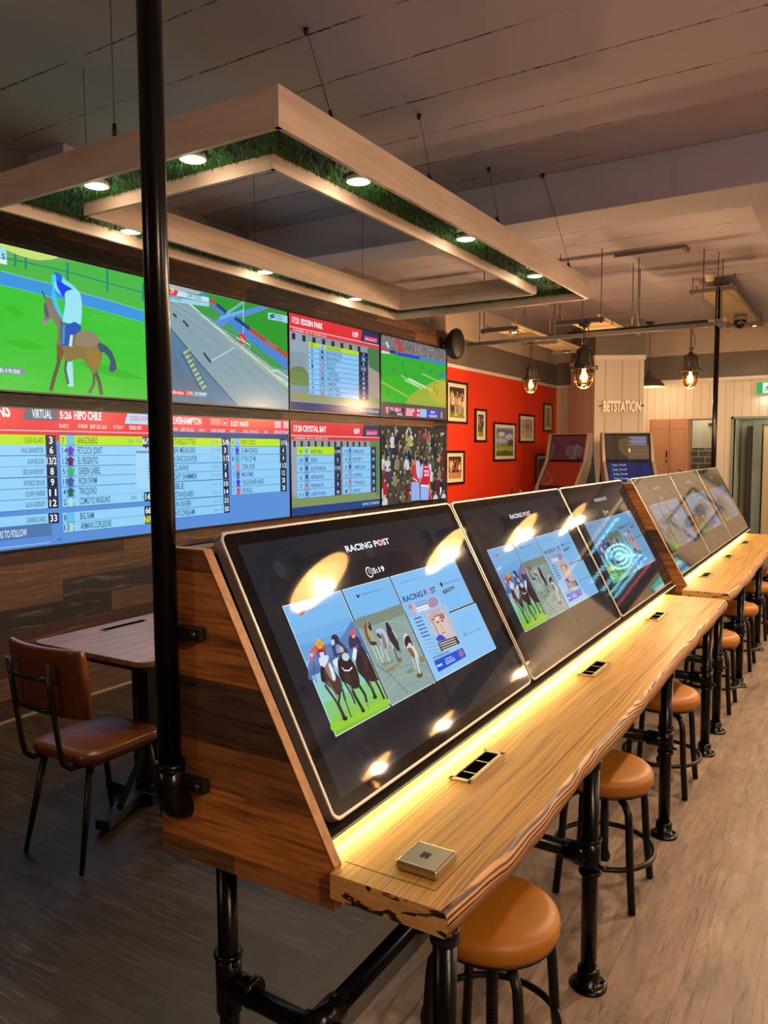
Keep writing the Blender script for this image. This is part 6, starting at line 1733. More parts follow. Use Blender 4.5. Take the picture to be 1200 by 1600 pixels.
 ('b',[(0.292,0.316),(0.297,0.293),(0.324,0.291),(0.332,0.315),(0.312,0.305)],'#241c18'),
 ('b',[(0.358,0.487),(0.368,0.397),(0.398,0.377),(0.433,0.377),(0.463,0.397),(0.468,0.487)],'#4c4a40'),
 ('l',[(0.383,0.407),(0.378,0.317),(0.403,0.287)],0.016,'#6a2430'),
 ('e',(0.413,0.347),0.019,0.028,'#a88a6c'),
 ('b',[(0.393,0.342),(0.398,0.319),(0.425,0.317),(0.433,0.341),(0.413,0.331)],'#3c2c20'),
 ('b',[(0.463,0.469),(0.473,0.379),(0.503,0.359),(0.538,0.359),(0.568,0.379),(0.573,0.469)],'#c8ccd0'),
 ('e',(0.518,0.329),0.019,0.028,'#967a60'),
 ('b',[(0.498,0.324),(0.503,0.301),(0.53,0.299),(0.538,0.323),(0.518,0.313)],'#241c18'),
 ('b',[(0.602,0.509),(0.612,0.419),(0.642,0.399),(0.677,0.399),(0.707,0.419),(0.712,0.509)],'#1e2838'),
 ('l',[(0.687,0.429),(0.692,0.339),(0.667,0.309)],0.016,'#2c3c58'),
 ('e',(0.657,0.369),0.019,0.028,'#b89a80'),
 ('b',[(0.637,0.364),(0.642,0.341),(0.669,0.339),(0.677,0.363),(0.657,0.353)],'#3c2c20'),
 ('b',[(0.697,0.462),(0.707,0.372),(0.737,0.352),(0.772,0.352),(0.802,0.372),(0.807,0.462)],'#44403a'),
 ('l',[(0.722,0.382),(0.717,0.292),(0.742,0.262)],0.016,'#b89a80'),
 ('e',(0.752,0.322),0.019,0.028,'#a88a6c'),
 ('b',[(0.732,0.317),(0.737,0.294),(0.764,0.292),(0.772,0.316),(0.752,0.306)],'#181410'),
 ('b',[(0.808,0.472),(0.818,0.382),(0.848,0.362),(0.883,0.362),(0.913,0.382),(0.918,0.472)],'#2a2c30'),
 ('l',[(0.833,0.392),(0.828,0.302),(0.853,0.272)],0.016,'#2a2c30'),
 ('e',(0.863,0.332),0.019,0.028,'#a88a6c'),
 ('b',[(0.843,0.327),(0.848,0.304),(0.875,0.302),(0.883,0.326),(0.863,0.316)],'#241c18'),
 ('b',[(0.872,0.496),(0.882,0.406),(0.912,0.386),(0.947,0.386),(0.977,0.406),(0.982,0.496)],'#44403a'),
 ('l',[(0.957,0.416),(0.962,0.326),(0.937,0.296)],0.016,'#5a5648'),
 ('e',(0.927,0.356),0.019,0.028,'#a88a6c'),
 ('b',[(0.907,0.351),(0.912,0.328),(0.939,0.326),(0.947,0.35),(0.927,0.34)],'#241c18'),
 ('b',[(0.996,0.475),(1.006,0.385),(1.036,0.365),(1.071,0.365),(1.101,0.385),(1.106,0.475)],'#5a5648'),
 ('l',[(1.081,0.395),(1.086,0.305),(1.061,0.275)],0.016,'#5a5648'),
 ('e',(1.051,0.335),0.019,0.028,'#b89a80'),
 ('b',[(1.031,0.33),(1.036,0.307),(1.063,0.305),(1.071,0.329),(1.051,0.319)],'#181410'),
 ('b',[(1.08,0.467),(1.09,0.377),(1.12,0.357),(1.155,0.357),(1.185,0.377),(1.19,0.467)],'#5a5648'),
 ('l',[(1.105,0.387),(1.1,0.297),(1.125,0.267)],0.016,'#2a2c30'),
 ('e',(1.135,0.327),0.019,0.028,'#c4a890'),
 ('b',[(1.115,0.322),(1.12,0.299),(1.147,0.297),(1.155,0.321),(1.135,0.311)],'#241c18'),
 ('b',[(1.216,0.505),(1.226,0.415),(1.256,0.395),(1.291,0.395),(1.321,0.415),(1.326,0.505)],'#3c4030'),
 ('l',[(1.301,0.425),(1.306,0.335),(1.281,0.305)],0.016,'#c4a890'),
 ('e',(1.271,0.365),0.019,0.028,'#c4a890'),
 ('b',[(1.251,0.36),(1.256,0.337),(1.283,0.335),(1.291,0.359),(1.271,0.349)],'#181410'),
 ('b',[(1.297,0.484),(1.307,0.394),(1.337,0.374),(1.372,0.374),(1.402,0.394),(1.407,0.484)],'#6a2430'),
 ('l',[(1.322,0.404),(1.317,0.314),(1.342,0.284)],0.016,'#967a60'),
 ('e',(1.352,0.344),0.019,0.028,'#8a7058'),
 ('b',[(1.332,0.339),(1.337,0.316),(1.364,0.314),(1.372,0.338),(1.352,0.328)],'#3c2c20'),
 ('b',[(0.013,0.596),(0.023,0.506),(0.053,0.486),(0.088,0.486),(0.118,0.506),(0.123,0.596)],'#6a2430'),
 ('l',[(0.038,0.516),(0.033,0.426),(0.058,0.396)],0.016,'#8a7058'),
 ('e',(0.068,0.456),0.019,0.028,'#8a7058'),
 ('b',[(0.048,0.451),(0.053,0.428),(0.08,0.426),(0.088,0.45),(0.068,0.44)],'#181410'),
 ('b',[(0.099,0.598),(0.109,0.508),(0.139,0.488),(0.174,0.488),(0.204,0.508),(0.209,0.598)],'#2c3c58'),
 ('e',(0.154,0.458),0.019,0.028,'#b89a80'),
 ('b',[(0.134,0.453),(0.139,0.43),(0.166,0.428),(0.174,0.452),(0.154,0.442)],'#181410'),
 ('b',[(0.204,0.643),(0.214,0.553),(0.244,0.533),(0.279,0.533),(0.309,0.553),(0.314,0.643)],'#8a7c5c'),
 ('e',(0.259,0.503),0.019,0.028,'#c4a890'),
 ('b',[(0.239,0.498),(0.244,0.475),(0.271,0.473),(0.279,0.497),(0.259,0.487)],'#241c18'),
 ('b',[(0.332,0.631),(0.342,0.541),(0.372,0.521),(0.407,0.521),(0.437,0.541),(0.442,0.631)],'#3c4030'),
 ('l',[(0.417,0.551),(0.422,0.461),(0.397,0.431)],0.016,'#1e2838'),
 ('e',(0.387,0.491),0.019,0.028,'#b89a80'),
 ('b',[(0.367,0.486),(0.372,0.463),(0.399,0.461),(0.407,0.485),(0.387,0.475)],'#181410'),
 ('b',[(0.42,0.635),(0.43,0.545),(0.46,0.525),(0.495,0.525),(0.525,0.545),(0.53,0.635)],'#4c4a40'),
 ('l',[(0.505,0.555),(0.51,0.465),(0.485,0.435)],0.016,'#6a2430'),
 ('e',(0.475,0.495),0.019,0.028,'#a88a6c'),
 ('b',[(0.455,0.49),(0.46,0.467),(0.487,0.465),(0.495,0.489),(0.475,0.479)],'#3c2c20'),
 ('b',[(0.547,0.597),(0.557,0.507),(0.587,0.487),(0.622,0.487),(0.652,0.507),(0.657,0.597)],'#44403a'),
 ('l',[(0.632,0.517),(0.637,0.427),(0.612,0.397)],0.016,'#a88a6c'),
 ('e',(0.602,0.457),0.019,0.028,'#a88a6c'),
 ('b',[(0.582,0.452),(0.587,0.429),(0.614,0.427),(0.622,0.451),(0.602,0.441)],'#241c18'),
 ('b',[(0.626,0.627),(0.636,0.537),(0.666,0.517),(0.701,0.517),(0.731,0.537),(0.736,0.627)],'#4c4a40'),
 ('e',(0.681,0.487),0.019,0.028,'#c4a890'),
 ('b',[(0.661,0.482),(0.666,0.459),(0.693,0.457),(0.701,0.481),(0.681,0.471)],'#181410'),
 ('b',[(0.75,0.608),(0.76,0.518),(0.79,0.498),(0.825,0.498),(0.855,0.518),(0.86,0.608)],'#8a7c5c'),
 ('l',[(0.775,0.528),(0.77,0.438),(0.795,0.408)],0.016,'#44403a'),
 ('e',(0.805,0.468),0.019,0.028,'#8a7058'),
 ('b',[(0.785,0.463),(0.79,0.44),(0.817,0.438),(0.825,0.462),(0.805,0.452)],'#3c2c20'),
 ('b',[(0.857,0.597),(0.867,0.507),(0.897,0.487),(0.932,0.487),(0.962,0.507),(0.967,0.597)],'#6a2430'),
 ('e',(0.912,0.457),0.019,0.028,'#967a60'),
 ('b',[(0.892,0.452),(0.897,0.429),(0.924,0.427),(0.932,0.451),(0.912,0.441)],'#241c18'),
 ('b',[(0.945,0.586),(0.955,0.496),(0.985,0.476),(1.02,0.476),(1.05,0.496),(1.055,0.586)],'#2a2c30'),
 ('l',[(1.03,0.506),(1.035,0.416),(1.01,0.386)],0.016,'#8a7c5c'),
 ('e',(1.0,0.446),0.019,0.028,'#a88a6c'),
 ('b',[(0.98,0.441),(0.985,0.418),(1.012,0.416),(1.02,0.44),(1.0,0.43)],'#3c2c20'),
 ('b',[(1.036,0.616),(1.046,0.526),(1.076,0.506),(1.111,0.506),(1.141,0.526),(1.146,0.616)],'#c8ccd0'),
 ('e',(1.091,0.476),0.019,0.028,'#b89a80'),
 ('b',[(1.071,0.471),(1.076,0.448),(1.103,0.446),(1.111,0.47),(1.091,0.46)],'#241c18'),
 ('b',[(1.141,0.63),(1.151,0.54),(1.181,0.52),(1.216,0.52),(1.246,0.54),(1.251,0.63)],'#2c3c58'),
 ('e',(1.196,0.49),0.019,0.028,'#a88a6c'),
 ('b',[(1.176,0.485),(1.181,0.462),(1.208,0.46),(1.216,0.484),(1.196,0.474)],'#181410'),
 ('b',[(1.242,0.606),(1.252,0.516),(1.282,0.496),(1.317,0.496),(1.347,0.516),(1.352,0.606)],'#8a7c5c'),
 ('l',[(1.267,0.526),(1.262,0.436),(1.287,0.406)],0.016,'#1e2838'),
 ('e',(1.297,0.466),0.019,0.028,'#b89a80'),
 ('b',[(1.277,0.461),(1.282,0.438),(1.309,0.436),(1.317,0.46),(1.297,0.45)],'#3c2c20'),
 ('b',[(1.342,0.618),(1.352,0.528),(1.382,0.508),(1.417,0.508),(1.447,0.528),(1.452,0.618)],'#6a2430'),
 ('l',[(1.367,0.538),(1.362,0.448),(1.387,0.418)],0.016,'#4c4a40'),
 ('e',(1.397,0.478),0.019,0.028,'#967a60'),
 ('b',[(1.377,0.473),(1.382,0.45),(1.409,0.448),(1.417,0.472),(1.397,0.462)],'#3c2c20'),
 ('b',[(0.0,0.763),(0.0,0.673),(0.022,0.653),(0.057,0.653),(0.087,0.673),(0.092,0.763)],'#c8ccd0'),
 ('l',[(0.067,0.683),(0.072,0.593),(0.047,0.563)],0.016,'#c8ccd0'),
 ('e',(0.037,0.623),0.019,0.028,'#c4a890'),
 ('b',[(0.017,0.618),(0.022,0.595),(0.049,0.593),(0.057,0.617),(0.037,0.607)],'#3c2c20'),
 ('b',[(0.065,0.764),(0.075,0.674),(0.105,0.654),(0.14,0.654),(0.17,0.674),(0.175,0.764)],'#44403a'),
 ('e',(0.12,0.624),0.019,0.028,'#b89a80'),
 ('b',[(0.1,0.619),(0.105,0.596),(0.132,0.594),(0.14,0.618),(0.12,0.608)],'#181410'),
 ('b',[(0.154,0.741),(0.164,0.651),(0.194,0.631),(0.229,0.631),(0.259,0.651),(0.264,0.741)],'#44403a'),
 ('e',(0.209,0.601),0.019,0.028,'#967a60'),
 ('b',[(0.189,0.596),(0.194,0.573),(0.221,0.571),(0.229,0.595),(0.209,0.585)],'#241c18'),
 ('b',[(0.284,0.721),(0.294,0.631),(0.324,0.611),(0.359,0.611),(0.389,0.631),(0.394,0.721)],'#4c4a40'),
 ('l',[(0.309,0.641),(0.304,0.551),(0.329,0.521)],0.016,'#8a7058'),
 ('e',(0.339,0.581),0.019,0.028,'#a88a6c'),
 ('b',[(0.319,0.576),(0.324,0.553),(0.351,0.551),(0.359,0.575),(0.339,0.565)],'#241c18'),
 ('b',[(0.386,0.755),(0.396,0.665),(0.426,0.645),(0.461,0.645),(0.491,0.665),(0.496,0.755)],'#44403a'),
 ('e',(0.441,0.615),0.019,0.028,'#8a7058'),
 ('b',[(0.421,0.61),(0.426,0.587),(0.453,0.585),(0.461,0.609),(0.441,0.599)],'#3c2c20'),
 ('b',[(0.488,0.74),(0.498,0.65),(0.528,0.63),(0.563,0.63),(0.593,0.65),(0.598,0.74)],'#6a2430'),
 ('l',[(0.573,0.66),(0.578,0.57),(0.553,0.54)],0.016,'#4c4a40'),
 ('e',(0.543,0.6),0.019,0.028,'#b89a80'),
 ('b',[(0.523,0.595),(0.528,0.572),(0.555,0.57),(0.563,0.594),(0.543,0.584)],'#3c2c20'),
 ('b',[(0.582,0.762),(0.592,0.672),(0.622,0.652),(0.657,0.652),(0.687,0.672),(0.692,0.762)],'#2c3c58'),
 ('l',[(0.607,0.682),(0.602,0.592),(0.627,0.562)],0.016,'#8a7c5c'),
 ('e',(0.637,0.622),0.019,0.028,'#967a60'),
 ('b',[(0.617,0.617),(0.622,0.594),(0.649,0.592),(0.657,0.616),(0.637,0.606)],'#181410'),
 ('b',[(0.674,0.76),(0.684,0.67),(0.714,0.65),(0.749,0.65),(0.779,0.67),(0.784,0.76)],'#4c4a40'),
 ('e',(0.729,0.62),0.019,0.028,'#c4a890'),
 ('b',[(0.709,0.615),(0.714,0.592),(0.741,0.59),(0.749,0.614),(0.729,0.604)],'#181410'),
 ('b',[(0.775,0.743),(0.785,0.653),(0.815,0.633),(0.85,0.633),(0.88,0.653),(0.885,0.743)],'#6a2430'),
 ('l',[(0.86,0.663),(0.865,0.573),(0.84,0.543)],0.016,'#1e2838'),
 ('e',(0.83,0.603),0.019,0.028,'#b89a80'),
 ('b',[(0.81,0.598),(0.815,0.575),(0.842,0.573),(0.85,0.597),(0.83,0.587)],'#181410'),
 ('b',[(0.897,0.726),(0.907,0.636),(0.937,0.616),(0.972,0.616),(1.002,0.636),(1.007,0.726)],'#c8ccd0'),
 ('l',[(0.982,0.646),(0.987,0.556),(0.962,0.526)],0.016,'#2a2c30'),
 ('e',(0.952,0.586),0.019,0.028,'#967a60'),
 ('b',[(0.932,0.581),(0.937,0.558),(0.964,0.556),(0.972,0.58),(0.952,0.57)],'#3c2c20'),
 ('b',[(0.996,0.78),(1.006,0.69),(1.036,0.67),(1.071,0.67),(1.101,0.69),(1.106,0.78)],'#2a2c30'),
 ('e',(1.051,0.64),0.019,0.028,'#c4a890'),
 ('b',[(1.031,0.635),(1.036,0.612),(1.063,0.61),(1.071,0.634),(1.051,0.624)],'#3c2c20'),
 ('b',[(1.115,0.726),(1.125,0.636),(1.155,0.616),(1.19,0.616),(1.22,0.636),(1.225,0.726)],'#2a2c30'),
 ('l',[(1.14,0.646),(1.135,0.556),(1.16,0.526)],0.016,'#967a60'),
 ('e',(1.17,0.586),0.019,0.028,'#8a7058'),
 ('b',[(1.15,0.581),(1.155,0.558),(1.182,0.556),(1.19,0.58),(1.17,0.57)],'#3c2c20'),
 ('b',[(1.19,0.731),(1.2,0.641),(1.23,0.621),(1.265,0.621),(1.295,0.641),(1.3,0.731)],'#6a2430'),
 ('e',(1.245,0.591),0.019,0.028,'#8a7058'),
 ('b',[(1.225,0.586),(1.23,0.563),(1.257,0.561),(1.265,0.585),(1.245,0.575)],'#181410'),
 ('b',[(1.298,0.754),(1.308,0.664),(1.338,0.644),(1.373,0.644),(1.403,0.664),(1.408,0.754)],'#1e2838'),
 ('e',(1.353,0.614),0.019,0.028,'#a88a6c'),
 ('b',[(1.333,0.609),(1.338,0.586),(1.365,0.584),(1.373,0.608),(1.353,0.598)],'#241c18'),
 ('b',[(0.003,0.838),(0.013,0.781),(0.043,0.761),(0.078,0.761),(0.108,0.781),(0.113,0.838)],'#c8ccd0'),
 ('l',[(0.028,0.791),(0.023,0.701),(0.048,0.671)],0.016,'#b89a80'),
 ('e',(0.058,0.731),0.019,0.028,'#c4a890'),
 ('b',[(0.038,0.726),(0.043,0.703),(0.07,0.701),(0.078,0.725),(0.058,0.715)],'#181410'),
 ('b',[(0.115,0.838),(0.125,0.776),(0.155,0.756),(0.19,0.756),(0.22,0.776),(0.225,0.838)],'#44403a'),
 ('e',(0.17,0.726),0.019,0.028,'#967a60'),
 ('b',[(0.15,0.721),(0.155,0.698),(0.182,0.696),(0.19,0.72),(0.17,0.71)],'#181410'),
 ('b',[(0.235,0.838),(0.245,0.787),(0.275,0.767),(0.31,0.767),(0.34,0.787),(0.345,0.838)],'#44403a'),
 ('e',(0.29,0.737),0.019,0.028,'#8a7058'),
 ('b',[(0.27,0.732),(0.275,0.709),(0.302,0.707),(0.31,0.731),(0.29,0.721)],'#181410'),
 ('b',[(0.325,0.838),(0.335,0.819),(0.365,0.799),(0.4,0.799),(0.43,0.819),(0.435,0.838)],'#2a2c30'),
 ('l',[(0.41,0.829),(0.415,0.739),(0.39,0.709)],0.016,'#967a60'),
 ('e',(0.38,0.769),0.019,0.028,'#c4a890'),
 ('b',[(0.36,0.764),(0.365,0.741),(0.392,0.739),(0.4,0.763),(0.38,0.753)],'#3c2c20'),
 ('b',[(0.419,0.838),(0.429,0.813),(0.459,0.793),(0.494,0.793),(0.524,0.813),(0.529,0.838)],'#4c4a40'),
 ('l',[(0.444,0.823),(0.439,0.733),(0.464,0.703)],0.016,'#a88a6c'),
 ('e',(0.474,0.763),0.019,0.028,'#8a7058'),
 ('b',[(0.454,0.758),(0.459,0.735),(0.486,0.733),(0.494,0.757),(0.474,0.747)],'#181410'),
 ('b',[(0.537,0.838),(0.547,0.778),(0.577,0.758),(0.612,0.758),(0.642,0.778),(0.647,0.838)],'#5a5648'),
 ('l',[(0.622,0.788),(0.627,0.698),(0.602,0.668)],0.016,'#b89a80'),
 ('e',(0.592,0.728),0.019,0.028,'#c4a890'),
 ('b',[(0.572,0.723),(0.577,0.7),(0.604,0.698),(0.612,0.722),(0.592,0.712)],'#181410'),
 ('b',[(0.651,0.838),(0.661,0.776),(0.691,0.756),(0.726,0.756),(0.756,0.776),(0.761,0.838)],'#3c4030'),
 ('e',(0.706,0.726),0.019,0.028,'#8a7058'),
 ('b',[(0.686,0.721),(0.691,0.698),(0.718,0.696),(0.726,0.72),(0.706,0.71)],'#3c2c20'),
 ('b',[(0.736,0.838),(0.746,0.784),(0.776,0.764),(0.811,0.764),(0.841,0.784),(0.846,0.838)],'#3c4030'),
 ('l',[(0.761,0.794),(0.756,0.704),(0.781,0.674)],0.016,'#5a5648'),
 ('e',(0.791,0.734),0.019,0.028,'#c4a890'),
 ('b',[(0.771,0.729),(0.776,0.706),(0.803,0.704),(0.811,0.728),(0.791,0.718)],'#241c18'),
 ('b',[(0.843,0.838),(0.853,0.78),(0.883,0.76),(0.918,0.76),(0.948,0.78),(0.953,0.838)],'#2a2c30'),
 ('l',[(0.868,0.79),(0.863,0.7),(0.888,0.67)],0.016,'#c4a890'),
 ('e',(0.898,0.73),0.019,0.028,'#c4a890'),
 ('b',[(0.878,0.725),(0.883,0.702),(0.91,0.7),(0.918,0.724),(0.898,0.714)],'#181410'),
 ('b',[(0.926,0.838),(0.936,0.795),(0.966,0.775),(1.001,0.775),(1.031,0.795),(1.036,0.838)],'#1e2838'),
 ('e',(0.981,0.745),0.019,0.028,'#a88a6c'),
 ('b',[(0.961,0.74),(0.966,0.717),(0.993,0.715),(1.001,0.739),(0.981,0.729)],'#181410'),
 ('b',[(1.046,0.838),(1.056,0.783),(1.086,0.763),(1.121,0.763),(1.151,0.783),(1.156,0.838)],'#6a2430'),
 ('e',(1.101,0.733),0.019,0.028,'#b89a80'),
 ('b',[(1.081,0.728),(1.086,0.705),(1.113,0.703),(1.121,0.727),(1.101,0.717)],'#3c2c20'),
 ('b',[(1.147,0.838),(1.157,0.804),(1.187,0.784),(1.222,0.784),(1.252,0.804),(1.257,0.838)],'#c8ccd0'),
 ('e',(1.202,0.754),0.019,0.028,'#967a60'),
 ('b',[(1.182,0.749),(1.187,0.726),(1.214,0.724),(1.222,0.748),(1.202,0.738)],'#181410'),
 ('b',[(1.269,0.838),(1.279,0.824),(1.309,0.804),(1.344,0.804),(1.374,0.824),(1.379,0.838)],'#4c4a40'),
 ('e',(1.324,0.774),0.019,0.028,'#c4a890'),
 ('b',[(1.304,0.769),(1.309,0.746),(1.336,0.744),(1.344,0.768),(1.324,0.758)],'#241c18'),
 ('b',[(1.358,0.838),(1.368,0.803),(1.398,0.783),(1.433,0.783),(1.463,0.803),(1.468,0.838)],'#c8ccd0'),
 ('e',(1.413,0.753),0.019,0.028,'#a88a6c'),
 ('b',[(1.393,0.748),(1.398,0.725),(1.425,0.723),(1.433,0.747),(1.413,0.737)],'#3c2c20'),
 ('p',[(0.656,0.41),(0.734,0.391),(0.791,0.566),(0.798,0.623),(0.648,0.603)],'#d0302c'),
 ('b',[(0.734,0.377),(0.806,0.385),(0.835,0.483),(0.805,0.588),(0.748,0.537),(0.727,0.453)],'#b8c4ec'),
 ('p',[(0.627,0.613),(0.805,0.623),(0.819,0.827),(0.618,0.823)],'#98b0e8'),
 ('l',[(0.763,0.356),(0.649,0.417)],0.032,'#c08a68'),
 ('e',(0.756,0.349),0.034,0.024,'#3c2c24'),
 ('l',[(0.655,0.569),(0.762,0.607)],0.0125,'#f0e0e4'),
 ('p',[(0.864,0.428),(1.074,0.424),(1.058,0.675),(0.834,0.663)],'#cc2438'),
 ('b',[(0.85,0.427),(0.894,0.421),(0.879,0.541),(0.834,0.596),(0.82,0.511)],'#b0bce4'),
 ('b',[(1.028,0.424),(1.089,0.425),(1.089,0.504),(1.051,0.488)],'#c4cce8'),
 ('p',[(0.834,0.659),(1.043,0.671),(1.027,0.838),(0.833,0.828)],'#9cb4ec'),
 ('l',[(0.834,0.659),(1.043,0.676)],0.0215,'#f0e4ec'),
 ('t', '22', 0.915, 0.553, 0.121, 0.065, '#f4e4f0', 0.03),
 ('l',[(0.923,0.451),(1.021,0.451)],0.0135,'#e4c8dc'),
 ('e',(0.968,0.387),0.039,0.028,'#3a2a20'),
 ('l',[(1.043,0.632),(1.088,0.838)],0.04,'#e0683c'),
 ('l',[(0.895,0.084),(1.044,0.117)],0.048,'#b83a5c'),
 ('p',[(0.007,0.593),(0.088,0.583),(0.112,0.728),(0.024,0.73)],'#b02030'),
 ('p',[(1.316,0.701),(1.356,0.702),(1.356,0.769),(1.316,0.767)],'#f0f0f4'),
 ('e',(1.388,0.062),0.055,0.017,'#90b4b8'),
 ('l',[(0.568,0.007),(0.526,0.082)],0.0205,'#c8ccd8'),
 ('l',[(0.588,0.007),(0.637,0.074)],0.0205,'#c8ccd8'),
 ('l',[(0.525,0.184),(0.443,0.299)],0.0225,'#a08a70'),
 ('l',[(0.539,0.184),(0.628,0.3)],0.0225,'#a08a70'),
 ('b',[(0.512,0.123),(0.622,0.129),(0.65,0.183),(0.566,0.197)],'#a0b040')]
# ------------------------------------------------------------------ counter materials
def wood(name, base, dark, along='y', scale=(3.0, 60.0), rough=0.45, knots=None):
    t = NT(name, rough)
    a = {'x': t.x, 'y': t.y, 'z': t.z}[along]
    o1, o2 = [v for k, v in (('x', t.x), ('y', t.y), ('z', t.z)) if k != along]
    wob = t.math('MULTIPLY', t.noise(t.vec(t.math('MULTIPLY', a, 2.0), t.math('MULTIPLY', o1, 4.0), t.math('MULTIPLY', o2, 4.0)), 1.0, 2.0), 0.05)
    g = t.noise(t.vec(t.math('MULTIPLY', a, scale[0]), t.math('MULTIPLY', t.math('ADD', o1, wob), scale[1]), t.math('MULTIPLY', t.math('ADD', o2, wob), scale[1])), 1.0, 5.0, 0.65)
    col = t.ramp(g, [(0.32, dark), (0.60, base)])
    big = t.noise(t.vec(t.math('MULTIPLY', a, 1.5), t.math('MULTIPLY', o1, 5.0), t.math('MULTIPLY', o2, 5.0)), 1.0, 3.0)
    col = t.mix(1.0, col, t.ramp(big, [(0.3, 0.78), (0.7, 1.1)]), 'MULTIPLY')
    if knots:
        vo = t.nt.nodes.new('ShaderNodeTexVoronoi')
        vo.inputs['Scale'].default_value = knots
        wv = t.vec(t.math('MULTIPLY', t.x, 0.75), 0.0, t.math('ADD', t.z, t.math('MULTIPLY', wob, 0.4)))
        t.nt.links.new(wv, vo.inputs['Vector'])
        k = t.math('MULTIPLY', t.ramp(vo.outputs['Distance'], [(0.05, 0.9), (0.13, 0.0)]), t.ramp(t.noise(t.co, 3.0, 1.0), [(0.45, 0.3), (0.6, 1.0)]))
        col = t.mix(k, col, lin('#24140a'))
    t.bump(g, 0.15, 0.002)
    return t.out(col)
def pine_top():
    t = NT('yellow pine top', 0.38)
    wob = t.math('MULTIPLY', t.noise(t.vec(t.math('MULTIPLY', t.x, 2.5), t.math('MULTIPLY', t.y, 0.8), 0.0), 1.0, 2.0), 0.07)
    xx = t.math('ADD', t.x, wob)
    lines = t.noise(t.vec(t.math('MULTIPLY', xx, 170.0), t.math('MULTIPLY', t.y, 1.6), 0.0), 1.0, 4.0, 0.6)
    col = t.ramp(lines, [(0.36, '#84591c'), (0.50, '#b08238'), (0.75, '#be9344')])
    strip = t.white(t.vec(t.math('FLOOR', t.math('DIVIDE', t.math('ADD', t.x, 2.0), 0.085)), 1.0, 1.0))
    col = t.mix(1.0, col, t.ramp(strip, [(0.0, 0.88), (1.0, 1.08)]), 'MULTIPLY')
    big = t.noise(t.vec(t.math('MULTIPLY', t.x, 9.0), t.math('MULTIPLY', t.y, 2.0), 0.0), 1.0, 4.0)
    col = t.mix(1.0, col, t.ramp(big, [(0.3, 0.86), (0.7, 1.08)]), 'MULTIPLY')
    fz = t.ramp(t.noise(t.vec(t.math('MULTIPLY', t.x, 30.0), t.math('MULTIPLY', t.y, 5.0), 2.0), 1.0, 3.0), [(0.70, 0.0), (0.8, 0.35)])
    col = t.mix(fz, col, lin('#6b5a34'))
    t.bump(lines, 0.12, 0.001)
    return t.out(col, t.ramp(lines, [(0.3, 0.48), (0.7, 0.32)]))
def pine_edge():
    t = NT('live edge zebra grain', 0.5)
    n1 = t.noise(t.vec(t.math('MULTIPLY', t.y, 2.4), t.math('MULTIPLY', t.z, 7.0), 0.0), 1.0, 3.0, 0.5)
    amp = t.ramp(t.noise(t.vec(t.math('MULTIPLY', t.y, 1.1), 0.0, 7.0), 1.0, 1.0), [(0.45, 0.012), (0.68, 0.085)])
    s = t.math('ADD', t.math('ADD', t.z, t.math('MULTIPLY', n1, amp)), t.math('MULTIPLY', t.x, 0.22))
    w = t.math('SINE', t.math('MULTIPLY', s, 2 * PI / 0.0088))
    band = t.math('ADD', w, t.math('MULTIPLY', t.noise(t.vec(t.math('MULTIPLY', t.y, 20.0), t.math('MULTIPLY', t.z, 300.0), 0.0), 1.0, 3.0), 0.9))
    col = t.ramp(t.math('MULTIPLY_ADD', band, 0.4, 0.35), [(0.34, '#3c180c'), (0.52, '#a06c3c'), (0.85, '#bd8850')])
    return t.out(col)
def pine_end():
    t = NT('scorched end grain', 0.5)
    g = t.noise(t.vec(t.math('MULTIPLY', t.x, 14.0), 0.0, t.math('MULTIPLY', t.z, 90.0)), 1.0, 4.0, 0.6, 0.8)
    col = t.ramp(g, [(0.3, '#a87842'), (0.7, '#c9985c')])
    b = t.noise(t.vec(t.math('MULTIPLY', t.x, 11.0), 0.0, t.math('MULTIPLY', t.z, 26.0)), 1.0, 3.0, 0.5, 0.6)
    mk = t.ramp(t.math('ADD', b, t.math('MULTIPLY', t.math('ADD', t.x, -0.20), 0.45)), [(0.515, 0.0), (0.54, 1.0)])
    mk2 = t.ramp(b, [(0.62, 1.0), (0.66, 0.15)])
    col = t.mix(t.math('MULTIPLY', mk, mk2), col, lin('#1c0e08'))
    return t.out(col)
PT, PE, PN = pine_top(), pine_edge(), pine_end()
BLACKPIPE = mat('black steel pipe', '#0d0c0b', 0.24, 0.6, bump=(160, 0.08, 0.001))
BLACKMET = mat('black metal', '#14130f', 0.35)
DARKBOARD = mat('dark brown backing board', '#221b17', 0.5)
SIDEW = [wood('reclaimed oak ' + str(i), b, d, 'x', (4.0, 70.0), 0.5, k) for i, (b, d, k) in enumerate([('#7a4c2a', '#3c2212', None), ('#ad6a30', '#5e3412', 4.0), ('#543a28', '#1c120b', None), ('#8e5a30', '#4a2a12', 6.0), ('#b97436', '#6c3a14', 8.0), ('#6e4a2a', '#442c18', None), ('#9a6234', '#663c1a', None)])]
EDGEW = wood('oak edge band', '#a8743e', '#855628', 'z', (5.0, 90.0))
SILVER = mat('brushed aluminium', '#aaa4a0', 0.38, 0.8)
GLASSBLK = mat('black glass bezel', '#060606', 0.03, 0, None, 1, 0.5)

PX, PZ = -0.965, 0.79            # foot of the sloping screens
TV3 = Vector((-0.4649, 0, 0.8854))  # up the slope
NV3 = Vector((0.8854, 0, 0.4649))   # out of the screen
def scr(y, v, d=0.0):
    return Vector((PX, y, PZ)) + TV3 * v + NV3 * d

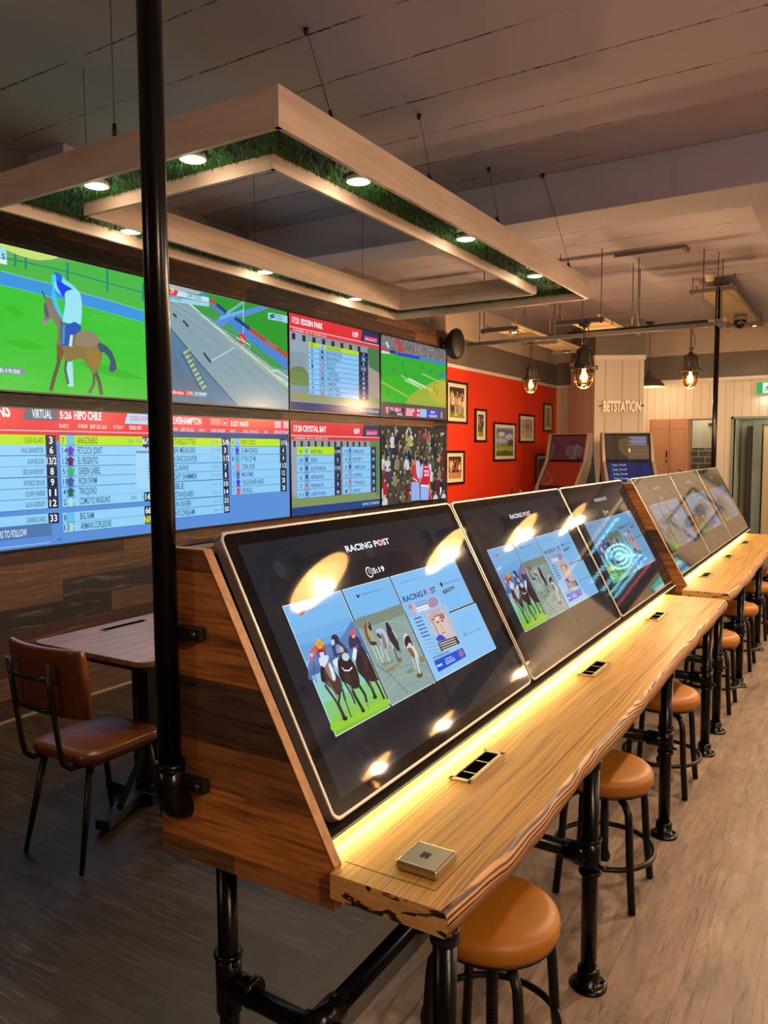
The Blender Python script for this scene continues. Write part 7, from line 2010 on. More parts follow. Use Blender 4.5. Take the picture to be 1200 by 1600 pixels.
def panel_part(root, y, name='side_panel'):
    sl = 0.343 / 0.631
    xr = lambda z: -0.887 if z <= 0.77 else -0.887 - (z - 0.77) * sl
    m = MB()
    def plank(z0, z1, xl, xrr, mi):
        zs = [z0] + ([0.77] if z0 < 0.77 < z1 else []) + [z1]
        R = [(min(xrr, xr(z)) if xrr is not None else xr(z), y, z) for z in zs]
        m.prism([(xl, y, z0)] + R + [(xl, y, z1)], (0, 0.023, 0), mi)
    g = 0.0012
    for i, (z0, z1) in enumerate(((1.353, 1.401), (1.109, 1.353), (0.965, 1.109), (0.861, 0.965), (0.718, 0.861))):
        plank(z0 + g, z1, -1.385, None, i)
    plank(0.675, 0.718, -1.385, -1.16, 5)
    plank(0.675, 0.718, -1.1588, None, 6)
    p = m.build(name, SIDEW, root)
    m = MB()
    m.prism([(-0.887, y - 0.001, 0.675), (-0.884, y - 0.001, 0.675), (-0.884, y - 0.001, 0.7705), (-1.2275, y - 0.001, 1.402), (-1.2305, y - 0.001, 1.401), (-0.887, y - 0.001, 0.769)], (0, 0.025, 0))
    m.box((-1.385, y - 0.001, 1.401), (-1.229, y + 0.024, 1.404))
    m.build('edge_band', EDGEW, p)
    return p

def leg_parts(root, x, y, zc, ztop=0.712, rear=-1.235, zx=0.41):
    m = MB()
    m.tube([(x, y, 0.004), (x, y, ztop)], 0.024, 16)
    lg = m.build('leg', BLACKPIPE, root)
    m = MB()
    m.lathe([(0, 0), (0.056, 0), (0.056, 0.006), (0.05, 0.010), (0.033, 0.011), (0.033, 0.055), (0.0305, 0.058), (0.0, 0.058)], (x, y, 0), 24)
    for a in range(4):
        m.sphere((x + 0.044 * math.cos(a * PI / 2 + 0.5), y + 0.044 * math.sin(a * PI / 2 + 0.5), 0.011), 0.006, 0, 8)
    m.build('floor_flange', BLACKPIPE, lg)
    m = MB()
    m.tube([(x, y, zx - 0.055), (x, y, zx + 0.055)], 0.0305, 16)
    m.tube([(x, y, zx), (x - 0.075, y, zx)], 0.0305, 16)
    m.lathe([(0.031, 0), (0.034, 0.004), (0.034, 0.012), (0.031, 0.014)], (x, y, zx + 0.043), 16)
    m.lathe([(0.031, 0), (0.034, 0.004), (0.034, 0.012), (0.031, 0.014)], (x, y, zx - 0.057), 16)
    m.tube([(x + 0.028, y, zx - 0.03), (x + 0.045, y, zx - 0.03)], 0.006, 8)
    m.build('tee_fitting', BLACKPIPE, lg)
    m = MB()
    m.lathe([(0, 0), (0.0295, 0), (0.0295, -0.03), (0, -0.03)], (x, y, ztop), 20)
    m.build('top_collar', BLACKPIPE, lg)
    m = MB()
    m.tube([(x - 0.02, y, zx), (rear, y + 0.02, zx)], 0.024, 16)
    m.build('cross_pipe', BLACKPIPE, root)
    yr = y + (0.03 if y < 1.5 else 0.0)
    m = MB()
    m.tube([(rear, yr, 0.004), (rear, yr, 0.676)], 0.024, 16)
    lr = m.build('rear_leg', BLACKPIPE, root)
    m = MB()
    m.tube([(rear, yr, zx - 0.07), (rear, yr, zx + 0.075)], 0.0305, 16)
    m.tube([(rear, yr, zx), (rear + 0.085, yr, zx)], 0.0305, 16)
    m.lathe([(0.031, 0), (0.0345, 0.003), (0.0345, 0.012), (0.031, 0.014)], (rear, yr, zx + 0.062), 16)
    m.lathe([(0.031, -0.002), (0.035, 0.0), (0.035, 0.014), (0.031, 0.016)], (rear + 0.07, yr, zx), 16, axis='x')
    m.sphere((rear + 0.033, yr - 0.012, zx + 0.06), 0.008, 0, 8)
    m.build('tee_fitting', BLACKPIPE, lr)
    m = MB()
    m.lathe([(0, 0), (0.056, 0), (0.056, 0.006), (0.033, 0.011), (0.033, 0.055), (0.0, 0.058)], (rear, yr, 0), 20)
    m.build('floor_flange', BLACKPIPE, lr)

def counter(label, y0, y1, ys0, ys1, legs, near, far, group):
    root = thing('betting_counter', (-0.95, (y0 + y1) / 2, 0), label, 'counter', group)
    zt, zb = 0.765, 0.712
    m = MB()
    rows = []
    y = y0
    ystep = near + 0.026 if near else (y0 + 0.18)
    ysl = sorted(set([y0 + i * 0.035 for i in range(int((y1 - y0) / 0.035))] + [ystep, ystep + 0.002, y1]))
    for y in ysl:
        xb = -0.885 if y <= ystep else -0.95
        e = noise.noise(Vector((y * 3.1, 0.3, 1))) * 0.007 + noise.noise(Vector((y * 9, 2.3, 1))) * 0.0035
        e2 = noise.noise(Vector((y * 4.1, 5.3, 1))) * 0.010 + noise.noise(Vector((y * 13, 7.3, 1))) * 0.004
        fade = min(1, (y - y0) / 0.25)
        xf = -0.62 + (e + 0.016) * fade
        zl = zb + 0.006 * noise.noise(Vector((y * 2.7, 9.1, 0))) * fade
        rows.append([Vector((xb, y, zb)), Vector((xb, y, zt)), Vector((xf - 0.012, y, zt)), Vector((xf - 0.002, y, zt - 0.006)), Vector((xf + 0.004 + e2 * 0.5 * fade, y, (zt + zl) / 2)), Vector((xf - 0.002 + e2 * fade * 0.7, y, zl)), Vector((xf - 0.03, y, zb))])
    V = [[m.bm.verts.new(p) for p in r] for r in rows]
    for A, B in zip(V, V[1:]):
        for i in range(7):
            f = m.bm.faces.new((A[i], A[(i + 1) % 7], B[(i + 1) % 7], B[i]))
            f.material_index = 0 if i in (0, 1) else (1 if i in (2, 3, 4) else 0)
            f.smooth = i in (2, 3, 4)
    f = m.bm.faces.new(V[0][::-1]); f.material_index = 2
    f = m.bm.faces.new(V[-1]); f.material_index = 2
    bmesh.ops.recalc_face_normals(m.bm, faces=m.bm.faces)
    top = m.build('tabletop', [PT, PE, PN], root)
    m = MB()
    m.box((-0.884, y0 + 0.052, zt), (-0.67, y0 + 0.0545, zt + 0.0004)); m.box((-0.672, y0 + 0.0545, zt), (-0.6695, y1 - 0.06, zt + 0.0004))
    m.build('inlay_groove', mat('dark glue line', '#5c3c1c', 0.6), top)
    if near: panel_part(root, near)
    if far: panel_part(root, far)
    ya, yb = ys0, ys1
    m = MB()
    m.prism([scr(ya, -0.055, -0.06), scr(ya, 0.70, -0.06), scr(ya, 0.70, -0.078), scr(ya, -0.055, -0.078)], (0, yb - ya, 0))
    m.build('screen_backing', DARKBOARD, root, True)
    m = MB()
    m.box((-1.02, ya, 0.735), (-0.9515, yb, 0.774), 0.003)
    m.build('screen_ledge', mat('black stained ledge', '#120e0c', 0.5), root)
    m = MB()
    m.box((-1.385, ya, 0.675), (-1.367, yb, 1.395))
    m.box((-1.385, ya, 1.378), (-1.31, yb, 1.395))
    m.build('back_board', SIDEW[5], root)
    m = MB()
    m.box((-0.9512, ya + 0.01, 0.7655), (-0.9494, yb - 0.01, 0.7685))
    m.build('led_strip', mat('warm led strip', '#ffe0a0', 0.4, 0, '#ffd070', 2.0), root)
    k = int(round((min(yb, y1) - ya) / 0.6))
    for i in range(k):
        yy = ya + (min(yb, y1) - ya) * (i + 0.5) / k
        lamp('led_light', 'AREA', Vector((-0.949, yy, 0.788)) - root.location, P_STRIP, (1.0, 0.68, 0.20), root, 0.006, (0, math.radians(-65), 0), None, 0.6)
    for x, y, zx in legs:
        leg_parts(root, x, y, 0, zx=zx)
    m = MB()
    m.tube([(-0.95, legs[0][1] + 0.03, 0.385), (-0.95, legs[-1][1] + 0.02, 0.385)], 0.024, 16)
    rail = m.build('foot_rail', BLACKPIPE, root)
    for x, y, zx in legs:
        m = MB()
        m.tube([(-0.95, y - 0.025, 0.385), (-0.95, y + 0.07, 0.385)], 0.0305, 16)
        m.tube([(-0.995, y + 0.012, zx), (-0.905, y + 0.012, zx)], 0.0305, 16)
        m.sphere((-0.95, y + 0.055, 0.416), 0.007, 0, 8)
        m.build('clamp', BLACKPIPE, rail)
    return root

lg1 = [(-0.644, 1.270, 0.362)] + [(-0.640, y, 0.41) for y in (2.223, 3.297, 4.319, 4.70)]
counter('long pine betting counter nearest the camera, reclaimed wood end panel, black pipe legs', 1.23, 4.735, 1.268, 5.09, lg1, 1.245, 5.09, 'betting counters with sloping touchscreens')
lg2 = [(-0.640, y, 0.41) for y in (5.707, 6.839, 7.9, 8.5)]
counter('second pine betting counter further from the camera, beyond the shared end panel', 4.94, 8.62, 5.115, 9.075, lg2, None, None, 'betting counters with sloping touchscreens')

# ------------------------------------------------------------------ touchscreens
def rrect(w, h, r, n=5):
    out = []
    for cx_, cy_, a0 in ((w - r, h - r, 0), (r, h - r, 90), (r, r, 180), (w - r, r, 270)):
        for i in range(n + 1):
            a = math.radians(a0 + 90 * i / n)
            out.append((cx_ + r * math.cos(a), cy_ + r * math.sin(a)))
    return out
SCREENS = [
    (1.365, 'first touchscreen, nearest the camera, showing racing photos and a newspaper'),
    (2.605, 'second touchscreen from the camera on the near counter'),
    (3.845, 'third touchscreen on the near counter, reflecting a blue neon sign'),
    (5.315, 'first touchscreen of the far counter, beside the shared end panel'),
    (6.565, 'middle touchscreen of the far counter'),
    (7.815, 'last touchscreen of the far counter, nearest the back wall'),
]
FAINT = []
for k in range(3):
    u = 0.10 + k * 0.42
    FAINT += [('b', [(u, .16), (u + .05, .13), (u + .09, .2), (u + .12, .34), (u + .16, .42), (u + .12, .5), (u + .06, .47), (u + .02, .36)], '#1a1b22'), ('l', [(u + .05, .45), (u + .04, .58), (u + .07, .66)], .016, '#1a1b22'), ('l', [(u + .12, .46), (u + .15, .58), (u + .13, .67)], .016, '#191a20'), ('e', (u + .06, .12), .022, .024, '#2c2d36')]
for i, (y0, lab) in enumerate(SCREENS):
    root = thing('touchscreen', scr(y0 + 0.616, 0.0, -0.03), lab, 'touchscreen', 'sloping touchscreens on the counters')
    w = 1.232
    m = MB()
    m.prism([scr(y0 + a, b, -0.030) for a, b in rrect(w, 0.722, 0.026)], NV3 * 0.030, 0, 0.003)
    m.build('frame', SILVER, root)
    m = MB()
    m.prism([scr(y0 + 0.009 + a, 0.009 + b, -0.0005) for a, b in rrect(w - 0.018, 0.704, 0.02)], NV3 * 0.0015)
    gl = m.build('bezel', GLASSBLK, root)
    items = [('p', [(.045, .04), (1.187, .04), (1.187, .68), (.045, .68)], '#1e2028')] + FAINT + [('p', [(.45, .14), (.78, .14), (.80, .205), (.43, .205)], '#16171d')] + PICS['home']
    picture('display', items, scr(y0, 0.72, 0.0012), (0, 1, 0), -TV3, NV3, root, glow(0.04, 0.5, (1.0, 0.85, 0.62, 0.30, 0.28, 0.22)[i], 'touch'), (1.232, 0.72), 0.00012)

# ------------------------------------------------------------------ sockets and contact plate on the counters
GOLD = mat('brushed nickel', '#b5a684', 0.32, 0.9)
SOCK = mat('socket black', '#040404', 0.7, spec=0.0)
def socket(y0, y1, lab):
    z = 0.7655
    root = thing('power_socket', (-0.85, (y0 + y1) / 2, z), lab, 'socket', 'power socket strips let into the counters')
    m = MB()
    x0, x1 = -0.883, -0.818
    for lo, hi in (((x0, y0, z), (x0 + 0.012, y1, z + 0.004)), ((x1 - 0.012, y0, z), (x1, y1, z + 0.004)), ((x0, y0, z), (x1, y0 + 0.014, z + 0.004)), ((x0, y1 - 0.014, z), (x1, y1, z + 0.004))):
        m.box(lo, hi, 0.0012)
    m.build('frame', GOLD, root)
    m = MB()
    m.box((x0 + 0.011, y0 + 0.013, z), (x1 - 0.011, y1 - 0.013, z + 0.0012))
    for f in (0.25, 0.62):
        yy = y0 + (y1 - y0) * f
        m.box((x0 + 0.014, yy, z + 0.001), (x1 - 0.014, yy + 0.004, z + 0.0025), mi=1)
    m.build('socket_insert', [SOCK, GOLD], root)
for y0, y1, lab in ((1.761, 1.988, 'power socket strip nearest the camera, in front of the first touchscreen'), (2.852, 3.085, 'power socket strip in front of the second touchscreen'), (3.961, 4.19, 'power socket strip near the far end of the near counter'),
                    (5.488, 5.71, 'first power socket strip on the far counter'), (6.56, 6.78, 'middle power socket strip on the far counter'), (7.64, 7.86, 'last power socket strip on the far counter')):
    socket(y0, y1, lab)
root = thing('contact_plate', (-0.73, 1.357, 0.7655), 'square brushed metal plate with a small dark logo on the near counter end', 'metal plate')
m = MB()
m.box((-0.778, 1.309, 0.7655), (-0.682, 1.405, 0.787), 0.006, seg=3)
m.build('plate', mat('satin nickel', '#a89a7c', 0.3, 0.9), root)
m = MB()
m.box((-0.741, 1.345, 0.7868), (-0.733, 1.352, 0.7878)); m.box((-0.730, 1.345, 0.7868), (-0.722, 1.352, 0.7878)); m.box((-0.741, 1.354, 0.7868), (-0.722, 1.366, 0.7878))
m.build('logo', mat('logo black', '#0a0908', 0.4), root)

# ------------------------------------------------------------------ stools
LEATHER = mat('tan leather', '#a0620a', 0.5, bump=(220, 0.12, 0.0015), var=(6.0, '#945808'))
STOOLMET = mat('gunmetal tube', '#241f1b', 0.35, 0.7)
def make_stool():
    r = thing('round_stool', (0, 0, 0), 'x', 'stool')
    m = MB()
    m.lathe([(0, 0.406), (0.13, 0.404), (0.152, 0.404), (0.163, 0.410), (0.169, 0.424), (0.1695, 0.442), (0.1665, 0.4535), (0.1655, 0.4545), (0.164, 0.4575), (0.155, 0.4655), (0.135, 0.4705), (0.08, 0.4735), (0, 0.4745)], (0, 0, 0), 44)
    m.build('seat', LEATHER, r, world=False)
    m = MB()
    m.lathe([(0, 0.392), (0.145, 0.392), (0.158, 0.398), (0.158, 0.405), (0, 0.405)], (0, 0, 0), 32)
    m.build('seat_pan', STOOLMET, r, world=False)
    for sx in (1, -1):
        for sy in (1, -1):
            m = MB()
            pts = [(0.045, 0.384), (0.075, 0.380), (0.100, 0.368), (0.113, 0.345), (0.117, 0.31), (0.1245, 0.16), (0.1375, 0.003)]
            m.tube([(sx * a, sy * a, z) for a, z in pts], 0.0135, 12)
            m.build('leg', STOOLMET, r, world=False)
    m = MB()
    m.tube([(0.176 * math.cos(a * PI / 20), 0.176 * math.sin(a * PI / 20), 0.155) for a in range(40)], 0.0095, 10, closed=True)
    m.build('foot_ring', STOOLMET, r, world=False)
    m = MB()
    m.tube([(0, 0, 0.12), (0, 0, 0.39)], 0.0145, 12)
    for k in range(14):
        m.lathe([(0.0145, 0), (0.0165, 0.003), (0.0145, 0.006)], (0, 0, 0.14 + k * 0.011), 12)
    m.lathe([(0, 0), (0.02, 0), (0.024, 0.02), (0.0165, 0.035)], (0, 0, 0.10), 12)
    m.build('screw_column', STOOLMET, r, world=False)
    return r
spots = [(-0.752, 1.752, 'first tan leather stool, nearest the camera, beside the counter corner leg'), (-0.752, 2.79, 'second tan leather stool from the camera, between the near counter legs'), (-0.762, 3.82, 'third tan leather stool from the camera'),
         (-0.75, 5.18, 'fourth tan leather stool, where the two counters meet'), (-0.75, 6.25, 'fifth tan leather stool, under the far counter'), (-0.745, 7.32, 'sixth tan leather stool, under the far counter'), (-0.745, 8.30, 'last tan leather stool, at the end of the far counter')]
st = make_stool()
for i, (x, y, lab) in enumerate(spots):
    o = st if i == 0 else copy_tree(st)
    o.location = (x, y, 0)
    tag(o, lab, 'stool', 'tan leather stools along the counters')

# ------------------------------------------------------------------ the two floor to ceiling pipes
def pipe_pole(x, y, zb, zt, lab, elbow=True, fit=None):
    root = thing('ceiling_pole', (x, y, zb), lab, 'pole', 'black pipe poles')
    m = MB()
    m.tube([(x, y, zb + (0.10 if elbow else 0.0)), (x, y, zt)], 0.0265, 18)
    m.build('pipe', BLACKPIPE, root)
    if elbow:
        m = MB()
        pts = [(x, y, zb + 0.115), (x, y, zb + 0.05)] + [(x, y + 0.05 * (1 - math.cos(a)), zb + 0.05 - 0.05 * math.sin(a)) for a in (0.4, 0.8, 1.2, PI / 2)]
        pts.append((x, y + 0.068, zb))
        m.tube([Vector(p) for p in pts], 0.0335, 18)
        m.lathe([(0.0335, 0), (0.036, 0.004), (0.036, 0.014), (0.027, 0.017)], (x, y, zb + 0.103), 18)
        m.sphere((x + 0.028, y - 0.02, zb + 0.105), 0.008, 0, 8)
        m.build('elbow', BLACKPIPE, root)
        for z in (1.215, 0.865):
            m = MB()
            m.box((x + 0.01, y + 0.018, z - 0.016), (x + 0.085, y + 0.0405, z + 0.016), 0.003)
            m.lathe([(0, -0.006), (0.008, -0.005), (0.009, 0)], (x + 0.063, y + 0.018, z), 10, axis='y')
            m.build('bracket', BLACKMET, root)
    return root
pipe_pole(-1.312, 1.206, 0.80, 3.5, 'black pipe pole bracketed to the near end panel, running up past the canopy')
pipe_pole(-1.347, 9.17, 0.0, 3.40, 'thin black pipe pole beyond the far counter, holding the cable tray', False)
# ------------------------------------------------------------------ hanging plywood canopy with artificial grass
PLY = wood('birch plywood', '#d2b8a2', '#bfa28c', 'y', (1.5, 18.0), 0.5)
PLYX = wood('birch plywood cross', '#d2b8a2', '#bfa28c', 'x', (1.5, 18.0), 0.5)
PLYEDGE = mat('plywood edge', '#d6c6b4', 0.55, var=(4.0, '#a8968a', (3, 3, 260)))
X0, X1, Y0, Y1, ZB, ZT = -3.305, -1.682, 2.097, 5.60, 2.70, 2.838
canopy = thing('hanging_canopy', ((X0 + X1) / 2, (Y0 + Y1) / 2, ZB), 'rectangular plywood canopy lined with artificial grass, hung from the ceiling', 'canopy')
def ring_frame(name, x0, x1, y0, y1, z0, z1, th):
    m = MB()
    m.box((x0, y0 + th, z0), (x0 + th, y1 - th, z1), 0.001, 0)
    m.box((x1 - th, y0, z0), (x1, y1, z1), 0.001, 0)
    m.box((x0, y0, z0), (x1 - th, y0 + th, z1), 0.001, 1)
    m.box((x0, y1 - th, z0), (x1 - th, y1, z1), 0.001, 1)
    e = 0.0012
    m.box((x1 - th - 0.001, y0 - e, z0), (x1 - 0.0005, y0, z1), 0, 2)
    for lo, hi in (((x0, y0, z0 - e), (x1, y0 + th, z0)), ((x0, y1 - th, z0 - e), (x1, y1, z0)), ((x0, y0, z0 - e), (x0 + th, y1, z0)), ((x1 - th, y0, z0 - e), (x1, y1, z0))):
        m.box(lo, hi, 0, 2)
    return m.build(name, [PLY, PLYX, PLYEDGE], canopy)
ring_frame('outer_frame', X0, X1, Y0, Y1, ZB, ZT, 0.020)
IX0, IX1, IY0, IY1 = -3.055, -1.945, 2.385, 5.235
ring_frame('inner_frame', IX0, IX1, IY0, IY1, ZB, ZT, 0.018)
ZG = 2.757
m = MB()
strips = ((X0 + 0.02, Y0 + 0.02, X1 - 0.02, IY0), (X0 + 0.02, IY1, X1 - 0.02, Y1 - 0.02), (X0 + 0.02, IY0, IX0, IY1), (IX1, IY0, X1 - 0.02, IY1))
for a, b, c_, d in strips:
    m.box((a, b, ZG), (c_, d, ZG + 0.012))
    n = int((c_ - a) * (d - b) * 7500)
    for _ in range(n):
        x = random.uniform(a + 0.006, c_ - 0.006); y = random.uniform(b + 0.006, d - 0.006)
        an = random.uniform(0, 2 * PI); l = random.uniform(0.010, 0.024); w = random.uniform(0.0015, 0.003)
        dx, dy = math.cos(an), math.sin(an)
        t_ = random.uniform(-0.012, 0.012)
        p = Vector((x, y, ZG))
        m.poly([p + Vector((dx * w, dy * w, 0)), p - Vector((dx * w, dy * w, 0)), p + Vector((-dy * t_ + random.uniform(-.008, .008), dx * t_ + random.uniform(-.008, .008), -l))], random.choice((0, 0, 1, 2)))
m.build('grass_lining', [mat('turf dark', '#1d4f22', 0.6), mat('turf mid', '#2a6a2a', 0.6), mat('turf light', '#437c33', 0.6)], canopy)
WIRE = mat('steel wire', '#3a3532', 0.4, 0.8)
for y0, y1 in ((2.42, 2.90), (3.20, 3.944), (3.98, 4.907), (5.2, 5.21)):
    m = MB()
    m.tube([(X1 - 0.01, y0, ZT), (-2.165 if y1 < 5.2 else -1.9, y1, 3.5)], 0.0016, 6)
    m.tube([(X1 - 0.01, y0, ZT - 0.005), (X1 - 0.01 - 0.03, y0 + 0.03, ZT + 0.045)], 0.008, 8)
    m.lathe([(0, 0), (0.012, 0), (0.012, -0.02), (0.004, -0.03)], (-2.165 if y1 < 5.2 else -1.9, y1, 3.5), 10)
    m.build('hanging_wire', WIRE, canopy)
for x, y in ((X0 + 0.01, 2.6), (X0 + 0.01, 3.85), (X0 + 0.01, 5.1), (-2.5, Y1 - 0.01), (-2.5, Y0 + 0.01)):
    m = MB()
    m.tube([(x, y, ZT), (x, y, 3.5)], 0.0016, 6)
    m.tube([(x, y, ZT - 0.005), (x, y, ZT + 0.05)], 0.008, 8)
    m.build('hanging_wire', WIRE, canopy)
LENS = mat('downlight lens', '#fff4e0', 0.3, 0, '#fff0d8', 14.0)
RIM = mat('white downlight rim', '#e8e0d4', 0.4)
for x, y, lab in ((-2.77, 2.232, 'left downlight in the front strip of the canopy'), (-2.212, 2.232, 'right downlight in the front strip of the canopy'), (-1.812, 2.776, 'nearest downlight in the right strip of the canopy'), (-1.812, 3.813, 'middle downlight in the right strip of the canopy'),
                  (-1.812, 4.845, 'farthest downlight in the right strip of the canopy'), (-3.19, 2.771, 'nearest downlight in the strip of the canopy beside the screens'), (-3.195, 3.824, 'middle downlight in the strip of the canopy beside the screens'), (-3.195, 4.846, 'farthest downlight in the strip of the canopy beside the screens')):
    root = thing('downlight', (x, y, ZG - 0.012), lab, 'downlight', 'round downlights in the canopy')
    m = MB()
    m.lathe([(0.046, 0.02), (0.052, 0.0), (0.052, -0.008), (0.042, -0.010), (0.040, -0.006)], (0, 0, 0), 28)
    m.build('rim', RIM, root, world=False)
    m = MB()
    m.lathe([(0, -0.007), (0.041, -0.006), (0.041, 0.01)], (0, 0, 0), 28)
    m.build('lens', LENS, root, world=False)
    lamp('downlight_glow', 'POINT', (0, 0, -0.045), P_GLOW, SOFT, root, 0.035)
    lamp('downlight_beam', 'SPOT', (0, 0, -0.02), P_DOWN, SOFT, root, 0.04, (0, 0, 0), math.radians(150), None, 0.8)

# ------------------------------------------------------------------ wall of screens
TVBLACK = mat('screen bezel black', '#0a0908', 0.35)
def crowd_mat():
    t = NT('stand full of spectators', 0.3)
    v = t.nt.nodes.new('ShaderNodeTexVoronoi')
    v.inputs['Scale'].default_value = 46.0
    t.nt.links.new(t.co, v.inputs['Vector'])
    hs = t.nt.nodes.new('ShaderNodeHueSaturation')
    hs.inputs['Saturation'].default_value = 0.35
    hs.inputs['Value'].default_value = 0.42
    t.nt.links.new(v.outputs['Color'], hs.inputs['Color'])
    t.b.inputs['Base Color'].default_value = (0.01, 0.01, 0.01, 1)
    t.nt.links.new(hs.outputs['Color'], t.b.inputs['Emission Color'])
    t.b.inputs['Emission Strength'].default_value = 0.6
    return t.m
CROWD = crowd_mat()
TVS = [(2.385, 2.83, 'tv_horse', 'upper wall screen showing a jockey on a brown horse'), (3.905, 2.83, 'tv_track', 'upper wall screen showing greyhounds on a sand track'), (5.425, 2.83, 'tv_card', 'upper wall screen with a race list under a red bar reading EDDEN PARK'), (6.95, 2.83, 'tv_pitch', 'upper wall screen showing a green cricket pitch, beside the speaker'),
       (2.385, 1.887, 'tv_chile', 'lower wall screen with a runner list headed HIPO CHILE'), (3.905, 1.887, 'tv_naas', 'lower wall screen with two runner lists headed WOLVERHAMPTON and NAAS'), (5.425, 1.887, 'tv_crystal', 'lower wall screen with two columns under CRYSTAL BAY'), (6.95, 1.887, 'tv_crowd', 'lower wall screen showing two red-shirted players before a crowd')]
for y0, z1, key, lab in TVS:
    root = thing('wall_screen', (-4.325, y0 + 0.7425, z1 - 0.845), lab, 'tv screen', 'screens on the timber wall')
    m = MB()
    m.box((-4.327, y0 - 0.011, z1 - 0.851), (-4.2705, y0 + 1.496, z1 + 0.011), 0.002)
    m.build('bezel', TVBLACK, root)
    picture('display', PICS[key], (-4.2705, y0, z1), (0, 1, 0), (0, 0, -1), (1, 0, 0), root, glow(0.22, 0.12, 1.0, 'tv'), (1.485, 0.838), 0.0004, {'crowd': CROWD})

# ------------------------------------------------------------------ wall speaker
root = thing('wall_speaker', (-4.30, 8.52, 2.90), 'round-shouldered black loudspeaker on the wall above the last screen', 'speaker')
m = MB()
m.box((-4.33, 8.40, 2.86), (-4.30, 8.50, 2.98), 0.006)
m.tube([(-4.30, 8.45, 2.92), (-4.22, 8.47, 2.91)], 0.016, 10)
m.build('bracket', BLACKMET, root)
m = MB()
m.lathe([(0, -0.12), (0.06, -0.115), (0.095, -0.09), (0.115, -0.03), (0.12, 0.03), (0.115, 0.06), (0.10, 0.075), (0, 0.078)], (0, 0, 0), 28, axis='x')
bmesh.ops.transform(m.bm, matrix=Matrix.Diagonal((1.0, 0.86, 1.52, 1)), verts=m.bm.verts)
bmesh.ops.transform(m.bm, matrix=Matrix.Rotation(math.radians(-28), 4, 'Z'), verts=m.bm.verts)
bmesh.ops.translate(m.bm, vec=(-4.13, 8.40, 2.885), verts=m.bm.verts)
m.build('cabinet', mat('black speaker', '#0e0c0b', 0.55), root)
m = MB()
m.sphere((-4.02, 8.29, 2.76), 0.006, 0, 8)
m.build('badge', mat('badge', '#d8d0c0', 0.3), root)

# ------------------------------------------------------------------ framed photographs on the red wall
FRAME = mat('black picture frame', '#1a0f0c', 0.35)
MOUNT = mat('cream mount', '#ddd2bd', 0.6)
def figures(w, h, n, y, sc, cols, skin):
    out = []
    for i in range(n):
        u = w * (i + 0.5) / n + random.uniform(-.01, .01); s = sc * random.uniform(.85, 1.1); v = y + random.uniform(-.02, .03)
        c = random.choice(cols)
        out += [('b', [(u - s * .16, v), (u - s * .2, v + s * .42), (u, v + s * .46), (u + s * .2, v + s * .42), (u + s * .17, v), (u, v - s * .05)], c), ('e', (u, v - s * .14), s * .09, s * .12, random.choice(skin)),
                ('l', [(u - s * .1, v + s * .4), (u - s * .13, v + s * .95)], s * .12, random.choice(cols)), ('l', [(u + s * .1, v + s * .4), (u + s * .12, v + s * .95)], s * .12, random.choice(cols)), ('l', [(u - s * .15, v + s * .05), (u - s * .26, v + s * .36)], s * .08, random.choice(skin))]
    return out
